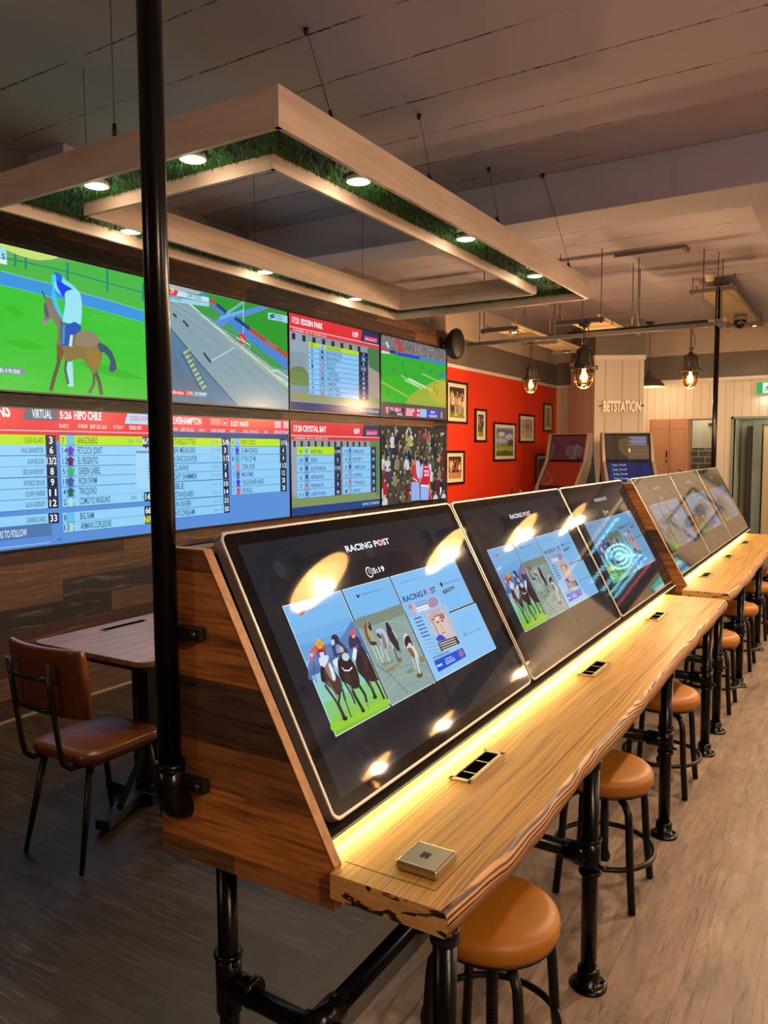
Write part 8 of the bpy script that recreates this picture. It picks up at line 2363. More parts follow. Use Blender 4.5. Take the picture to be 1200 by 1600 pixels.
def art(k, w, h):
    bg = lambda c: [('p', [(0, 0), (w, 0), (w, h), (0, h)], c)]
    if k == 0:
        return bg('#3a3028') + [('p', [(0, h * .8), (w, h * .8), (w, h), (0, h)], '#7a8a30')] + figures(w, h, 6, h * .36, h * .55, ['#c8b89c', '#8a7a64', '#4a4036', '#d8c8b0'], ['#c8a888', '#a88868']) + figures(w, h, 3, h * .26, h * .4, ['#b8a488', '#57493c'], ['#c8a888'])
    if k == 1:
        return bg('#4a4440') + [('p', [(0, h * .78), (w, h * .78), (w, h), (0, h)], '#90942c')] + figures(w, h, 2, h * .25, h * .62, ['#d0c8bc', '#2c2826', '#8a8078'], ['#c0a488'])
    if k == 2:
        o = bg('#7f8fae') + [('b', [(0, h * .08), (w * .4, h * .04), (w, h * .12), (w, h * .3), (w * .5, h * .34), (0, h * .26)], '#5d6f96'), ('b', [(w * .1, h * .2), (w * .35, h * .14), (w * .5, h * .24), (w * .25, h * .32)], '#c2c6cf'), ('b', [(w * .5, h * .3), (w * .8, h * .2), (w * .98, h * .3), (w * .7, h * .42)], '#b3b7c2'), ('b', [(0, h * .42), (w * .4, h * .38), (w * .6, h * .48), (w * .2, h * .54)], '#a9b4c8')]
        return o + [('p', [(0, h * .62), (w, h * .58), (w, h), (0, h)], '#6f8436'), ('b', [(0, h * .7), (w * .5, h * .66), (w, h * .7), (w, h * .8), (w * .4, h * .84), (0, h * .8)], '#94a044'), ('b', [(0, h * .86), (w * .5, h * .8), (w, h * .88), (w, h), (0, h)], '#4a6428'), ('p', [(w * .66, h * .62), (w * .66, h * .5), (w * .74, h * .5), (w * .74, h * .44), (w * .86, h * .4), (w * .92, h * .46), (w, h * .44), (w, h * .64)], '#5a463a'), ('l', [(w * .2, h * .3), (w * .2, h * .9)], .006, '#c8c0a0'), ('e', (w * .35, h * .78), w * .06, h * .04, '#b8b070')]
    if k == 3:
        return bg('#a79c88') + [('p', [(0, h * .75), (w, h * .75), (w, h), (0, h)], '#b8ac94')] + figures(w, h, 6, h * .3, h * .42, ['#7c7264', '#948a78', '#5f574c'], ['#b8a68c', '#8c7c68']) + figures(w, h, 5, h * .55, h * .35, ['#d0c8b4', '#8a7f6e'], ['#b8a68c'])
    if k == 4:
        return bg('#a8a070') + [('p', [(0, h * .6), (w, h * .6), (w, h), (0, h)], '#98985a')] + figures(w, h, 1, h * .3, h * .6, ['#d8d0b8', '#8a9070'], ['#b89878'])
    if k == 5:
        return bg('#6c6a80') + [('p', [(0, h * .8), (w, h * .8), (w, h), (0, h)], '#8a8a4c'), ('b', [(0, h * .1), (w, 0), (w, h * .35), (0, h * .45)], '#585878')] + figures(w, h, 2, h * .34, h * .58, ['#a08c58', '#46506c', '#c8bc8c'], ['#b08c6c']) + [('l', [(w * .1, h * .2), (w * .9, h * .16)], .012, '#8c8ca4')]
    if k == 6:
        return bg('#3c2c1e') + [('p', [(0, h * .72), (w, h * .72), (w, h), (0, h)], '#b08458')] + figures(w, h, 5, h * .2, h * .4, ['#c86830', '#57402c', '#d0b890', '#8c3c1c'], ['#b88c60', '#8a6444']) + figures(w, h, 3, h * .34, h * .52, ['#c85c28', '#2c2018', '#e0c8a0'], ['#b88c60'])
    return bg('#888')
PH = [(8.60, 9.20, 1.963, 2.493, 'large framed print of players above green grass, beside the upper last screen'), (9.447, 9.81, 1.734, 2.18, 'narrow framed print of rugby players, second along the red wall'), (10.065, 10.875, 1.468, 2.02, 'framed landscape of a golf links under a blue sky, middle of the red wall'), (11.02, 11.66, 1.736, 2.17, 'framed pale sepia team photograph, right of the golf picture'),
      (12.075, 12.49, 1.925, 2.383, 'small framed print high at the far corner of the red wall'), (11.75, 12.55, 1.03, 1.565, 'framed print of a player on a dusky blue ground, behind the tilted kiosk'), (8.575, 9.115, 1.195, 1.623, 'framed print of players in orange, beside the lower last screen')]
def framed(y0, y1, z0, z1, lab, k, fw=0.03, mw=0.06, group='framed prints on the red wall'):
    root = thing('framed_print', (-4.355, (y0 + y1) / 2, z0), lab, 'picture', group)
    x = -4.358
    m = MB()
    for lo, hi in (((x, y0, z0), (x + 0.026, y0 + fw, z1)), ((x, y1 - fw, z0), (x + 0.026, y1, z1)), ((x, y0, z0), (x + 0.026, y1, z0 + fw)), ((x, y0, z1 - fw), (x + 0.026, y1, z1))):
        m.box(lo, hi, 0.003)
    m.build('frame', FRAME, root)
    m = MB()
    m.box((x + 0.001, y0 + fw * .8, z0 + fw * .8), (x + 0.012, y1 - fw * .8, z1 - fw * .8))
    m.build('mount', MOUNT, root)
    w = y1 - y0 - 2 * (fw + mw); h = z1 - z0 - 2 * (fw + mw * .75)
    picture('print', art(k, w, h), (x + 0.0125, y0 + fw + mw, z1 - fw - mw * .75), (0, 1, 0), (0, 0, -1), (1, 0, 0), root, paper(), (w, h), 0.0003)
for k, p in enumerate(PH):
    framed(*p, k)

# ------------------------------------------------------------------ dining table and chairs
TTOP = wood('walnut laminate', '#a87e66', '#7c5a48', 'y', (2.0, 22.0), 0.3)
root = thing('dining_table', (-2.865, 2.75, 0), 'brown wood-topped dining table with a black pedestal, by the timber wall', 'table')
m = MB()
tx0, tx1, ty0, ty1 = -3.235, -2.485, 2.155, 3.355
m.prism([(tx0 + a, ty0 + b, 0.727) for a, b in rrect(tx1 - tx0, ty1 - ty0, 0.05)], (0, 0, 0.024), 0, 0.003)
m.build('tabletop', TTOP, root)
m = MB()
m.prism([(tx0 + 0.012 + a, ty0 + 0.012 + b, 0.708) for a, b in rrect(tx1 - tx0 - 0.024, ty1 - ty0 - 0.024, 0.045)], (0, 0, 0.019))
m.build('under_frame', BLACKMET, root)
m = MB()
m.box((-3.150, 2.465, 0.7505), (-3.098, 2.735, 0.754), 0.001, 0)
m.box((-3.142, 2.475, 0.7535), (-3.106, 2.725, 0.7546), 0, 1)
m.build('socket_slot', [mat('slot trim', '#6a6468', 0.3, 0.8), SOCK], root)
m = MB()
m.prism([(-2.80, 2.42, 0.05), (-2.74, 2.50, 0.22), (-2.80, 2.46, 0.35), (-2.80, 2.46, 0.71), (-2.92, 2.46, 0.71), (-2.92, 2.46, 0.0), (-2.80, 2.42, 0.0)], (0, 0.10, 0))
m.box((-2.90, 2.45, 0.0), (-2.80, 2.57, 0.71), 0.004)
m.box((-3.0, 2.45, 0.69), (-2.70, 2.58, 0.708), 0.003)
ped = m.build('pedestal', BLACKMET, root)
for a, b, lab in (((-2.69, 2.085), (-2.84, 2.50), 0), ((-3.03, 2.41), (-2.70, 2.40), 0), ((-2.86, 2.52), (-2.92, 2.92), 0)):
    m = MB()
    d = Vector((b[0] - a[0], b[1] - a[1], 0)); L = d.length; ang = math.atan2(d.y, d.x)
    m.box((-L / 2, -0.033, -0.022), (L / 2, 0.033, 0.022), 0.004, rot=Matrix.Rotation(ang, 3, 'Z'))
    bmesh.ops.translate(m.bm, vec=((a[0] + b[0]) / 2, (a[1] + b[1]) / 2, 0.036), verts=m.bm.verts)
    m.lathe([(0, 0), (0.02, 0), (0.02, 0.014), (0, 0.014)], (a[0] + d.x * .06, a[1] + d.y * .06, 0), 10)
    m.build('foot', BLACKMET, root)
m = MB()
m.prism([(-2.735, 2.20, 0.058), (-2.70, 2.205, 0.058), (-2.80, 2.45, 0.235), (-2.835, 2.445, 0.235)], (0.002, 0.0, 0.014))
m.build('brace', mat('grey steel brace', '#3a3c44', 0.35, 0.7), root)

CHAIRL = mat('chair brown leather', '#7c431c', 0.27, bump=(180, 0.1, 0.0015), var=(5.0, '#6d3817'))
def make_chair(label):
    r = thing('dining_chair', (0, 0, 0), label, 'chair', 'brown leather dining chairs')
    w, d = 0.385, 0.40
    m = MB()
    prof = rrect(w, d, 0.075, 6)
    rings = []
    for z, s in ((0.405, 0.90), (0.412, 0.97), (0.43, 1.0), (0.445, 0.99), (0.4545, 0.95), (0.459, 0.80), (0.459, 0.4)):
        rings.append([m.bm.verts.new(((a - w / 2) * s, (b - d / 2) * s + 0.01, z)) for a, b in prof])
    for A, B in zip(rings, rings[1:]):
        for j in range(len(A)):
            f = m.bm.faces.new((A[j], A[(j + 1) % len(A)], B[(j + 1) % len(A)], B[j])); f.smooth = True
    m.bm.faces.new(rings[0][::-1]); m.bm.faces.new(rings[-1])
    m.build('seat', CHAIRL, r, world=False)
    m = MB()
    n = 10
    sec = []
    for i in range(n + 1):
        t_ = i / n * 2 - 1
        x = t_ * 0.215
        y = -0.185 - 0.038 * (1 - t_ * t_)
        sec.append((x, y))
    ringsb = []
    for z, th, k in ((0.61, 0.010, 0), (0.62, 0.017, 0), (0.72, 0.018, -0.008), (0.835, 0.018, -0.020), (0.872, 0.016, -0.025), (0.882, 0.008, -0.027)):
        ringsb.append([m.bm.verts.new((x, y + k + th, z)) for x, y in sec] + [m.bm.verts.new((x, y + k - th, z)) for x, y in sec[::-1]])
    for A, B in zip(ringsb, ringsb[1:]):
        q = len(A)
        for j in range(q):
            f = m.bm.faces.new((A[j], A[(j + 1) % q], B[(j + 1) % q], B[j])); f.smooth = True
    m.bm.faces.new(ringsb[0][::-1]); m.bm.faces.new(ringsb[-1])
    bmesh.ops.recalc_face_normals(m.bm, faces=m.bm.faces)
    m.build('backrest', CHAIRL, r, world=False)
    m = MB()
    for s in (-1, 1):
        x = s * 0.118
        m.tube([(x, 0.02, 0.400), (x, -0.14, 0.400), (x, -0.205, 0.405), (x, -0.238, 0.435), (x, -0.25, 0.50), (x, -0.270, 0.65), (x, -0.292, 0.835)], 0.0105, 10)
    for z, y in ((0.65, -0.270), (0.775, -0.285)):
        m.tube([(-0.118, y, z), (-0.05, y - 0.012, z), (0.05, y - 0.012, z), (0.118, y, z)], 0.009, 8)
    m.build('back_frame', BLACKMET, r, world=False)
    for x, y, fx, fy in ((-0.14, -0.13, -0.175, -0.215), (0.14, -0.13, 0.175, -0.215), (-0.14, 0.15, -0.175, 0.215), (0.14, 0.15, 0.175, 0.215)):
        m = MB()
        m.tube([(fx, fy, 0.002), (x, y, 0.41)], [0.0095, 0.0165], 12)
        m.build('leg', BLACKMET, r, world=False)
    m = MB()
    m.box((-0.16, -0.15, 0.392), (0.16, 0.17, 0.407), 0.004)
    m.build('seat_plate', BLACKMET, r, world=False)
    return r
ch = make_chair('brown leather dining chair with black frame, drawn up to the table by the timber wall')
ch.location = (-2.665, 2.045, 0)
c2 = copy_tree(ch)
c2.location = (-3.92, 9.3, 0)
c2.scale = (1, 1, 1.27)
c2.rotation_euler = (0, 0, 2.2)
tag(c2, 'brown leather chair before the orange-red wall, only its back showing above the touchscreens')
# ------------------------------------------------------------------ betting kiosks before the column
KSIL = mat('warm grey kiosk shell', '#9a8c80', 0.35, 0.5)
KBLK = mat('black kiosk body', '#0c0b0b', 0.4)
def kiosk(d, s, ang, lab, upper, lower):
    root = thing('betting_kiosk', at(d, s, 0), lab, 'kiosk', 'betting kiosks before the column')
    n0 = Vector((-FX, -FY, 0)); r0 = Vector((RX, RY, 0))
    R3 = Matrix.Rotation(math.radians(ang), 3, 'Z')
    nf = R3 @ n0; rr = R3 @ r0
    o = at(d, s, 0)
    g = lambda a, b, z: o + rr * a + nf * b + Vector((0, 0, z))
    hw = 0.30
    fr = [(0.0, 1.835), (0.075, 1.475), (0.29, 1.12), (0.31, 1.06), (0.16, 0.9), (0.14, 0.0)]
    bk = [(-0.20, 0.0), (-0.20, 1.1), (-0.14, 1.5), (-0.06, 1.835)]
    m = MB()
    m.prism([g(-hw, b - 0.012, z) for b, z in fr + bk], rr * (2 * hw))
    m.build('body', KBLK, root, True)
    for sg in (-1, 1):
        m = MB()
        ff = [(0.02, 1.85), (0.10, 1.47), (0.315, 1.115), (0.335, 1.05), (0.20, 0.9), (0.17, 0.0)]
        bb = [(0.02, 0.0), (0.03, 0.85), (0.12, 1.06), (-0.03, 1.40), (-0.07, 1.62), (-0.06, 1.85)]
        a0 = hw if sg > 0 else -hw - 0.04
        m.prism([g(a0, b, z) for b, z in ff + bb], rr * 0.04, 0, 0.005)
        m.build('side_cheek', KSIL, root, True)
    m = MB()
    m.prism([g(-hw, b, z) for b, z in ((-0.03, 1.835), (0.012, 1.838), (0.014, 1.852), (-0.03, 1.852))], rr * (2 * hw))
    m.build('top_trim', KSIL, root, True)
    for nm, (b0, z0), (b1, z1), items in (('upper_screen', (0.0, 1.83), (0.073, 1.482), upper), ('lower_screen', (0.076, 1.468), (0.287, 1.125), lower)):
        V = (g(0, b1, z1) - g(0, b0, z0)); L = V.length; V.normalize()
        N = rr.cross(-V) * 1.0
        if N.dot(nf) < 0: N = -N
        O = g(-hw + 0.004, b0, z0)
        w = 2 * hw - 0.008
        m = MB()
        q = [O - N * 0.008, O + rr * w - N * 0.008, O + rr * w + V * L - N * 0.008, O + V * L - N * 0.008]
        m.prism(q, N * 0.008)
        sc_ = m.build(nm, GLASSBLK, root, True)
        picture('display', items(w, L), O, rr, V, N, sc_, glow(0.06, 0.5, 0.9, 'kiosk'), (w, L), 0.0004)
def up_a(w, h):
    o = [('p', [(.012, .012), (w - .012, .012), (w - .012, h - .012), (.012, h - .012)], '#4a3a2c'), ('b', [(w * .3, h * .3), (w * .5, h * .15), (w * .8, h * .3), (w * .9, h * .7), (w * .6, h * .9), (w * .35, h * .7)], '#6e5434')]  # brown drawing includes a reflection painted into its colour
    o += [('p', [(w * .52, h * .45), (w - .015, h * .42), (w - .015, h - .015), (w * .5, h - .015)], '#755a46')]
    for i in range(7):
        a = w * (.52 + .05 * ((i * 7) % 3)); o.append(('p', [(a, h * (.10 + i * .047)), (w * .93, h * (.10 + i * .047)), (w * .93, h * (.135 + i * .047)), (a, h * (.135 + i * .047))], ['#8a86a0', '#9a98ac', '#7c7a98'][i % 3]))
    o += [('l', [(w * .6, h * .62), (w * .9, h * .62)], .01, '#8a5a44'), ('l', [(w * .56, h * .78), (w * .9, h * .77)], .012, '#8c6a50'), ('e', (w * .54, h * .62), .012, .03, '#ffd890')]
    return o
def lo_a(w, h):
    o = [('p', [(.01, .01), (w - .01, .01), (w - .01, h - .01), (.01, h - .01)], '#232c58')]
    for i in range(4):
        o.append(('t', 'Today  Kickoffs', w * .12, h * (.16 + i * .17), w * .32, h * .065, '#b8c4e4', .01))
        o.append(('l', [(w * .06, h * (.19 + i * .17)), (w * .3, h * (.19 + i * .17))], .004, '#5a78a8'))
    for i in range(5):
        o.append(('p', [(w * .08, h * (.74 + i * .045)), (w * (.3 + .08 * (i % 2)), h * (.74 + i * .045)), (w * (.3 + .08 * (i % 2)), h * (.765 + i * .045)), (w * .08, h * (.765 + i * .045))], '#8ca4d8'))
    return o
def up_refl(w, h):
    return [('p', [(.012, .012), (w - .012, .012), (w - .012, h - .012), (.012, h - .012)], '#3a1c20'), ('b', [(w * .45, h * .5), (w * .8, h * .4), (w * .95, h * .75), (w * .6, h * .95)], '#4a3430')]  # dark red is a reflection painted as screen colour
def lo_refl(w, h):
    return [('p', [(.012, .012), (w - .012, .012), (w - .012, h - .012), (.012, h - .012)], '#6a1c0e')]  # red reflection painted over the whole lower screen
kiosk(10.3, 3.225, 0, 'grey betting kiosk facing the room, dark blue list on its lower screen', up_a, lo_a)
kiosk(10.75, 2.57, -50, 'grey betting kiosk turned towards the red wall, a red reflection painted on its screens', up_refl, lo_refl)

# ------------------------------------------------------------------ raised lettering on the column
n0 = Vector((-FX, -FY, 0)); r0 = Vector((RX, RY, 0))
fdir = (c[1] - c[0]).normalized(); fn = Vector((fdir.y, -fdir.x, 0))
if fn.dot(n0) < 0: fn = -fn
o0 = c[0] + fdir * 0.07 + fn * 0.001
root = thing('column_sign', o0 + Vector((0, 0, 2.12)), 'cream raised letter sign reading BETSTATION on the column', 'sign')
m = MB()
z0, z1 = 2.175, 2.325
vs, fs, asp = glyphs('BETSTATION', 0.045)
t = bmesh.new()
Wd = 0.545
front = [t.verts.new(o0 + fdir * (0.045 + x * Wd) + fn * 0.045 + Vector((0, 0, z0 + y * (z1 - z0)))) for x, y in vs]
for f in fs:
    try: t.faces.new([front[i] for i in f])
    except ValueError: pass
ext = bmesh.ops.extrude_face_region(t, geom=list(t.faces))
bmesh.ops.translate(t, vec=-fn * 0.018, verts=[v for v in ext['geom'] if isinstance(v, bmesh.types.BMVert)])
bmesh.ops.recalc_face_normals(t, faces=t.faces)
m._join(t, 0)
m.build('lettering', mat('cream letters', '#f6ead8', 0.4), root)
m = MB()
for z in (2.12, 2.155, 2.335):
    m.prism([o0 + Vector((0, 0, z)), o0 + fdir * 0.63 + Vector((0, 0, z)), o0 + fdir * 0.63 + Vector((0, 0, z + 0.005)), o0 + Vector((0, 0, z + 0.005))], fn * 0.028)
m.build('rail', mat('pale rail', '#b8a894', 0.4), root, True)
m = MB()
for a in (0.0, 0.60):
    p = o0 + fdir * a + Vector((0, 0, 2.245))
    m.prism([p, p + fdir * 0.035 + Vector((0, 0, 0.004)), p + fdir * 0.035 + Vector((0, 0, 0.02)), p + Vector((0, 0, 0.024))], fn * 0.05)
m.build('fixing', BLACKMET, root, True)

# ------------------------------------------------------------------ caged industrial pendants
LAMPMET = mat('aged pewter', '#4a413a', 0.4, 0.75)
CAGEM = mat('brass cage', '#7a5c34', 0.35, 0.9)
BULB = mat('glowing bulb', '#ffe0a0', 0.4, 0, '#ffcf80', 22.0)
def clear_glass(name, tint):
    m_ = bpy.data.materials.new(name); m_.use_nodes = True
    nt = m_.node_tree; out = nt.nodes['Material Output']
    nt.nodes.remove(nt.nodes['Principled BSDF'])
    a = nt.nodes.new('ShaderNodeBsdfTransparent'); a.inputs[0].default_value = lin(tint)
    b = nt.nodes.new('ShaderNodeBsdfGlossy'); b.inputs['Roughness'].default_value = 0.08
    fr = nt.nodes.new('ShaderNodeFresnel'); fr.inputs['IOR'].default_value = 1.35
    mx = nt.nodes.new('ShaderNodeMixShader')
    nt.links.new(fr.outputs[0], mx.inputs[0]); nt.links.new(a.outputs[0], mx.inputs[1]); nt.links.new(b.outputs[0], mx.inputs[2]); nt.links.new(mx.outputs[0], out.inputs[0])
    return m_
JAR = clear_glass('amber jar glass', '#ffe2b0')
def cage_lamp(x, y, z, s, zt, lab, power=None):
    root = thing('caged_pendant', (x, y, z), lab, 'pendant lamp', 'caged industrial pendants')
    m = MB()
    m.lathe([(0.0, 0.205), (0.022, 0.205), (0.026, 0.19), (0.05, 0.18), (0.062, 0.165), (0.068, 0.12), (0.078, 0.05), (0.088, 0.02), (0.088, 0.0), (0.0, 0.0)], (0, 0, 0), 24)
    for k in range(8):
        a = k * PI / 4
        m.tube([(0.064 * math.cos(a), 0.064 * math.sin(a), 0.165), (0.072 * math.cos(a), 0.072 * math.sin(a), 0.11), (0.09 * math.cos(a), 0.09 * math.sin(a), 0.015)], 0.006, 6)
    m.build('housing', LAMPMET, root, world=False)
    m = MB()
    m.lathe([(0.088, 0.012), (0.108, 0.010), (0.110, 0.0), (0.108, -0.010), (0.08, -0.012)], (0, 0, 0), 28)
    for k in range(4):
        a = k * PI / 2 + 0.3
        m.lathe([(0, -0.018), (0.010, -0.016), (0.010, 0.018), (0, 0.02)], (0.112 * math.cos(a), 0.112 * math.sin(a), 0), 8)
    m.build('flange', LAMPMET, root, world=False)
    m = MB()
    m.lathe([(0.074, -0.01), (0.076, -0.08), (0.068, -0.125), (0.045, -0.155), (0.0, -0.165)], (0, 0, 0), 24)
    m.build('glass_jar', JAR, root, world=False)
    m = MB()
    for k in range(8):
        a = k * PI / 4
        m.tube([(r_ * math.cos(a), r_ * math.sin(a), zz) for r_, zz in ((0.088, -0.008), (0.088, -0.08), (0.080, -0.13), (0.055, -0.165), (0.0, -0.182))], 0.0035, 6)
    for r_, zz in ((0.089, -0.055), (0.084, -0.115)):
        m.tube([(r_ * math.cos(a * PI / 12), r_ * math.sin(a * PI / 12), zz) for a in range(24)], 0.0035, 6, closed=True)
    m.build('cage', CAGEM, root, world=False)
    m = MB()
    m.lathe([(0, -0.125), (0.022, -0.115), (0.034, -0.09), (0.03, -0.06), (0.016, -0.03), (0.014, 0.0)], (0, 0, 0), 16)
    m.build('bulb', BULB, root, world=False)
    m = MB()
    m.tube([(0, 0, 0.20), (0, 0, 0.235)], 0.014, 10)
    m.sphere((0.0, 0, 0.24), 0.022, 0, 10)
    zz = 0.26; k = 0
    L = (zt - z) / s
    while zz < L - 0.03:
        ax = Vector((1, 0, 0)) if k % 2 else Vector((0, 1, 0))
        pts = []
        for a in range(10):
            th = 2 * PI * a / 10
            pts.append(Vector((0, 0, zz + 0.018 * math.sin(th) + 0.012)) + ax * 0.011 * math.cos(th))
        m.tube(pts, 0.0042, 6, closed=True)
        zz += 0.031; k += 1
    m.tube([(0.02, 0, 0.22), (0.04, 0.01, 0.30), (0.03, 0, 0.38), (0.005, 0, 0.44), (0, 0, L)], 0.004, 6)
    m.lathe([(0, 0), (0.05, 0), (0.05, -0.03), (0.02, -0.04), (0, -0.04)], (0, 0, L), 16)
    m.build('chain', LAMPMET, root, world=False)
    root.scale = (s, s, s)
    lamp('pendant_light', 'POINT', (0, 0, -0.26), power or P_CAGE, FILLC if power else AMBER, root, 0.04)
cage_lamp(-3.11, 8.22, 2.40, 0.80, 2.826, 'left caged pendant lamp, in front of the orange-red wall')
cage_lamp(-2.26, 7.38, 2.40, 1.06, 2.826, 'middle caged pendant lamp with a wide flange, in front of the column')
cage_lamp(-1.449, 8.24, 2.395, 0.93, 2.868, 'right caged pendant lamp, beside the thin black pole')

for x, y, z, lab in ((1.9, 0.2, 2.6, 'unseen caged pendant added as fill light over the aisle by the shop front'), (2.6, 2.9, 2.6, 'unseen caged pendant added as fill light on the right side of the room'), (-2.6, -1.4, 2.6, 'unseen caged pendant added as fill light over the seating by the shop front'), (5.2, 9.4, 2.6, 'unseen caged pendant added as fill light before the right part of the back wall')):
    cage_lamp(x, y, z, 1.0, 3.5, lab, P_FILL * (0.4 if x < 0 else 1.0))  # unseen pendants, added to lift the ceiling and canopy light

# ------------------------------------------------------------------ enamel dome pendants
DOMEOUT = mat('dark enamel', '#4a443c', 0.35)
DOMEIN = mat('cream enamel inside', '#b0966c', 0.5)
def make_dome():
    r = thing('dome_pendant', (0, 0, 0), 'x', 'pendant lamp')
    m = MB()
    m.lathe([(0.225, 0.0), (0.222, 0.012), (0.20, 0.05), (0.16, 0.095), (0.10, 0.13), (0.05, 0.15), (0.035, 0.20), (0.03, 0.23), (0.0, 0.235)], (0, 0, 0), 36, 0)
    m.lathe([(0.225, 0.0), (0.218, 0.008), (0.195, 0.046), (0.155, 0.090), (0.096, 0.124), (0.04, 0.142), (0.0, 0.145)], (0, 0, 0), 36, 1)
    m.build('shade', [DOMEOUT, DOMEIN], r, world=False)
    m = MB()
    m.lathe([(0, 0.02), (0.022, 0.028), (0.033, 0.052), (0.03, 0.075), (0.018, 0.10), (0.014, 0.142)], (0, 0, 0), 16)
    m.build('bulb', BULB, r, world=False)
    m = MB()
    m.tube([(0, 0, 0.23), (0, 0, 1.30)], 0.004, 6)
    m.lathe([(0, 1.30), (0.055, 1.30), (0.055, 1.27), (0.02, 1.25), (0, 1.25)], (0, 0, 0), 16)
    m.build('cord', BLACKMET, r, world=False)
    lamp('dome_light', 'POINT', (0, 0, -0.04), P_DOME, WARM, r, 0.035)
    return r
domes = [(-0.08, 3.58, 'first dome pendant over the customer side of the near counter'), (-0.08, 5.19, 'second dome pendant over the customer side, where the counters meet'), (-0.08, 6.72, 'third dome pendant over the customer side'), (-0.08, 8.24, 'last dome pendant over the customer side of the far counter'),
         (0.75, 0.6, 'unseen dome pendant added as fill light nearest the shop front, over the aisle'),  # added outside the view to fill the floor with light
         (3.4, 5.70, 'nearest dome pendant of the right-hand row'), (3.4, 7.34, 'second dome pendant of the right-hand row'), (3.4, 8.98, 'third dome pendant of the right-hand row'), (3.4, 11.8, 'farthest dome pendant of the right-hand row')]
dm = make_dome()
for i, (x, y, lab) in enumerate(domes):
    o = dm if i == 0 else copy_tree(dm)
    o.location = (x, y, 2.20)
    tag(o, lab, 'pendant lamp', 'enamel dome pendants')
o = copy_tree(dm)
o.location = (-2.68, 11.96, 2.55)
for ch_ in o.children:
    if ch_.type == 'LIGHT':
        ch_.data = ch_.data.copy(); ch_.data.energy = 22.0
    if ch_.name.startswith('cord'): ch_.scale = (1, 1, 0.73)
tag(o, 'dome pendant half hidden behind the cream column', 'pendant lamp', 'enamel dome pendants')

# ------------------------------------------------------------------ perforated cable trays and struts
def perf(name, base, hole):
    t = NT(name, 0.5)
    fx = t.math('ABSOLUTE', t.math('SUBTRACT', t.math('FRACT', t.math('DIVIDE', t.x, 0.045)), 0.5))
    fy = t.math('ABSOLUTE', t.math('SUBTRACT', t.math('FRACT', t.math('DIVIDE', t.y, 0.075)), 0.5))
    h = t.math('MULTIPLY', t.math('LESS_THAN', fx, 0.22), t.math('LESS_THAN', fy, 0.16))
    return t.out(t.mix(h, lin(base), lin(hole)))
TRAY = perf('perforated tray', '#b5a078', '#8a7450')
STRUT = mat('galvanised strut', '#6a645e', 0.45, 0.6)
def tray(x0, x1, y0, y1, z, lab, bars, rods=True, group='ceiling cable trays'):
    root = thing('cable_tray', ((x0 + x1) / 2, (y0 + y1) / 2, z), lab, 'cable tray', group)
    m = MB()
    m.box((x0, y0, z), (x1, y1, z + 0.003)); m.box((x0, y0, z), (x0 + 0.003, y1, z + 0.035)); m.box((x1 - 0.003, y0, z), (x1, y1, z + 0.035))
    m.build('tray', TRAY, root)
    for b in bars:
        m = MB()
        if y1 - y0 > x1 - x0:
            e = 0.06
            m.box((x0 - e, b - 0.02, z - 0.042), (x1 + e, b + 0.02, z - 0.001), 0.002)
            ends = [(x0 - e + 0.03, b), (x1 + e - 0.03, b)]
        else:
            m.box((b - 0.02, y0 - 0.05, z - 0.042), (b + 0.02, y1 + 0.05, z - 0.001), 0.002)
            ends = [(b, y0 - 0.02), (b, y1 + 0.02)]
        st_ = m.build('strut', STRUT, root)
        if rods:
            for ex, ey in ends:
                m = MB()
                m.tube([(ex, ey, z - 0.055), (ex, ey, 3.5)], 0.005, 6)
                m.lathe([(0, -0.012), (0.012, -0.012), (0.012, 0.0), (0, 0.0)], (ex, ey, z - 0.042), 6)
                m.build('threaded_rod', STRUT, st_)
tray(-1.58, -1.22, 9.14, 12.4, 3.37, 'cable tray over the thin black pole, running to the back wall', (9.17, 11.9))
tray(-3.30, -3.02, 7.42, 8.55, 2.87, 'cable tray nearest the orange-red wall, over the kiosks', (7.45,))
tray(-3.30, -3.0, 8.56, 9.7, 2.87, 'cable tray behind the left caged pendant', (8.58, 9.6))
tray(-2.48, -2.14, 7.38, 8.6, 2.87, 'cable tray over the middle caged pendant', (7.40,))
tray(-2.05, -1.15, 8.15, 8.40, 2.87, 'cable tray over the right caged pendant', (-2.0, -1.2))
m = MB()
m.box((-3.75, 7.92, 2.775), (-1.2, 7.96, 2.815), 0.002)
root = thing('cross_strut', (-2.5, 7.94, 2.775), 'long galvanised strut crossing under the cable trays', 'strut')
m.build('channel', STRUT, root)
for x in (-3.6, -2.8, -1.9, -1.3):
    m = MB()
    m.tube([(x, 7.94, 2.80), (x, 7.94, 3.5)], 0.005, 6)
    m.build('threaded_rod', STRUT, root)
m = MB()
m.tube([(-2.6, 7.94, 2.825), (-1.9, 7.955, 2.828), (-1.25, 7.94, 2.83)], 0.014, 8)
m.build('cable', BLACKMET, root)
SPOTL = mat('spot lens', '#fff6e6', 0.3, 0, '#fff0d0', 16.0)
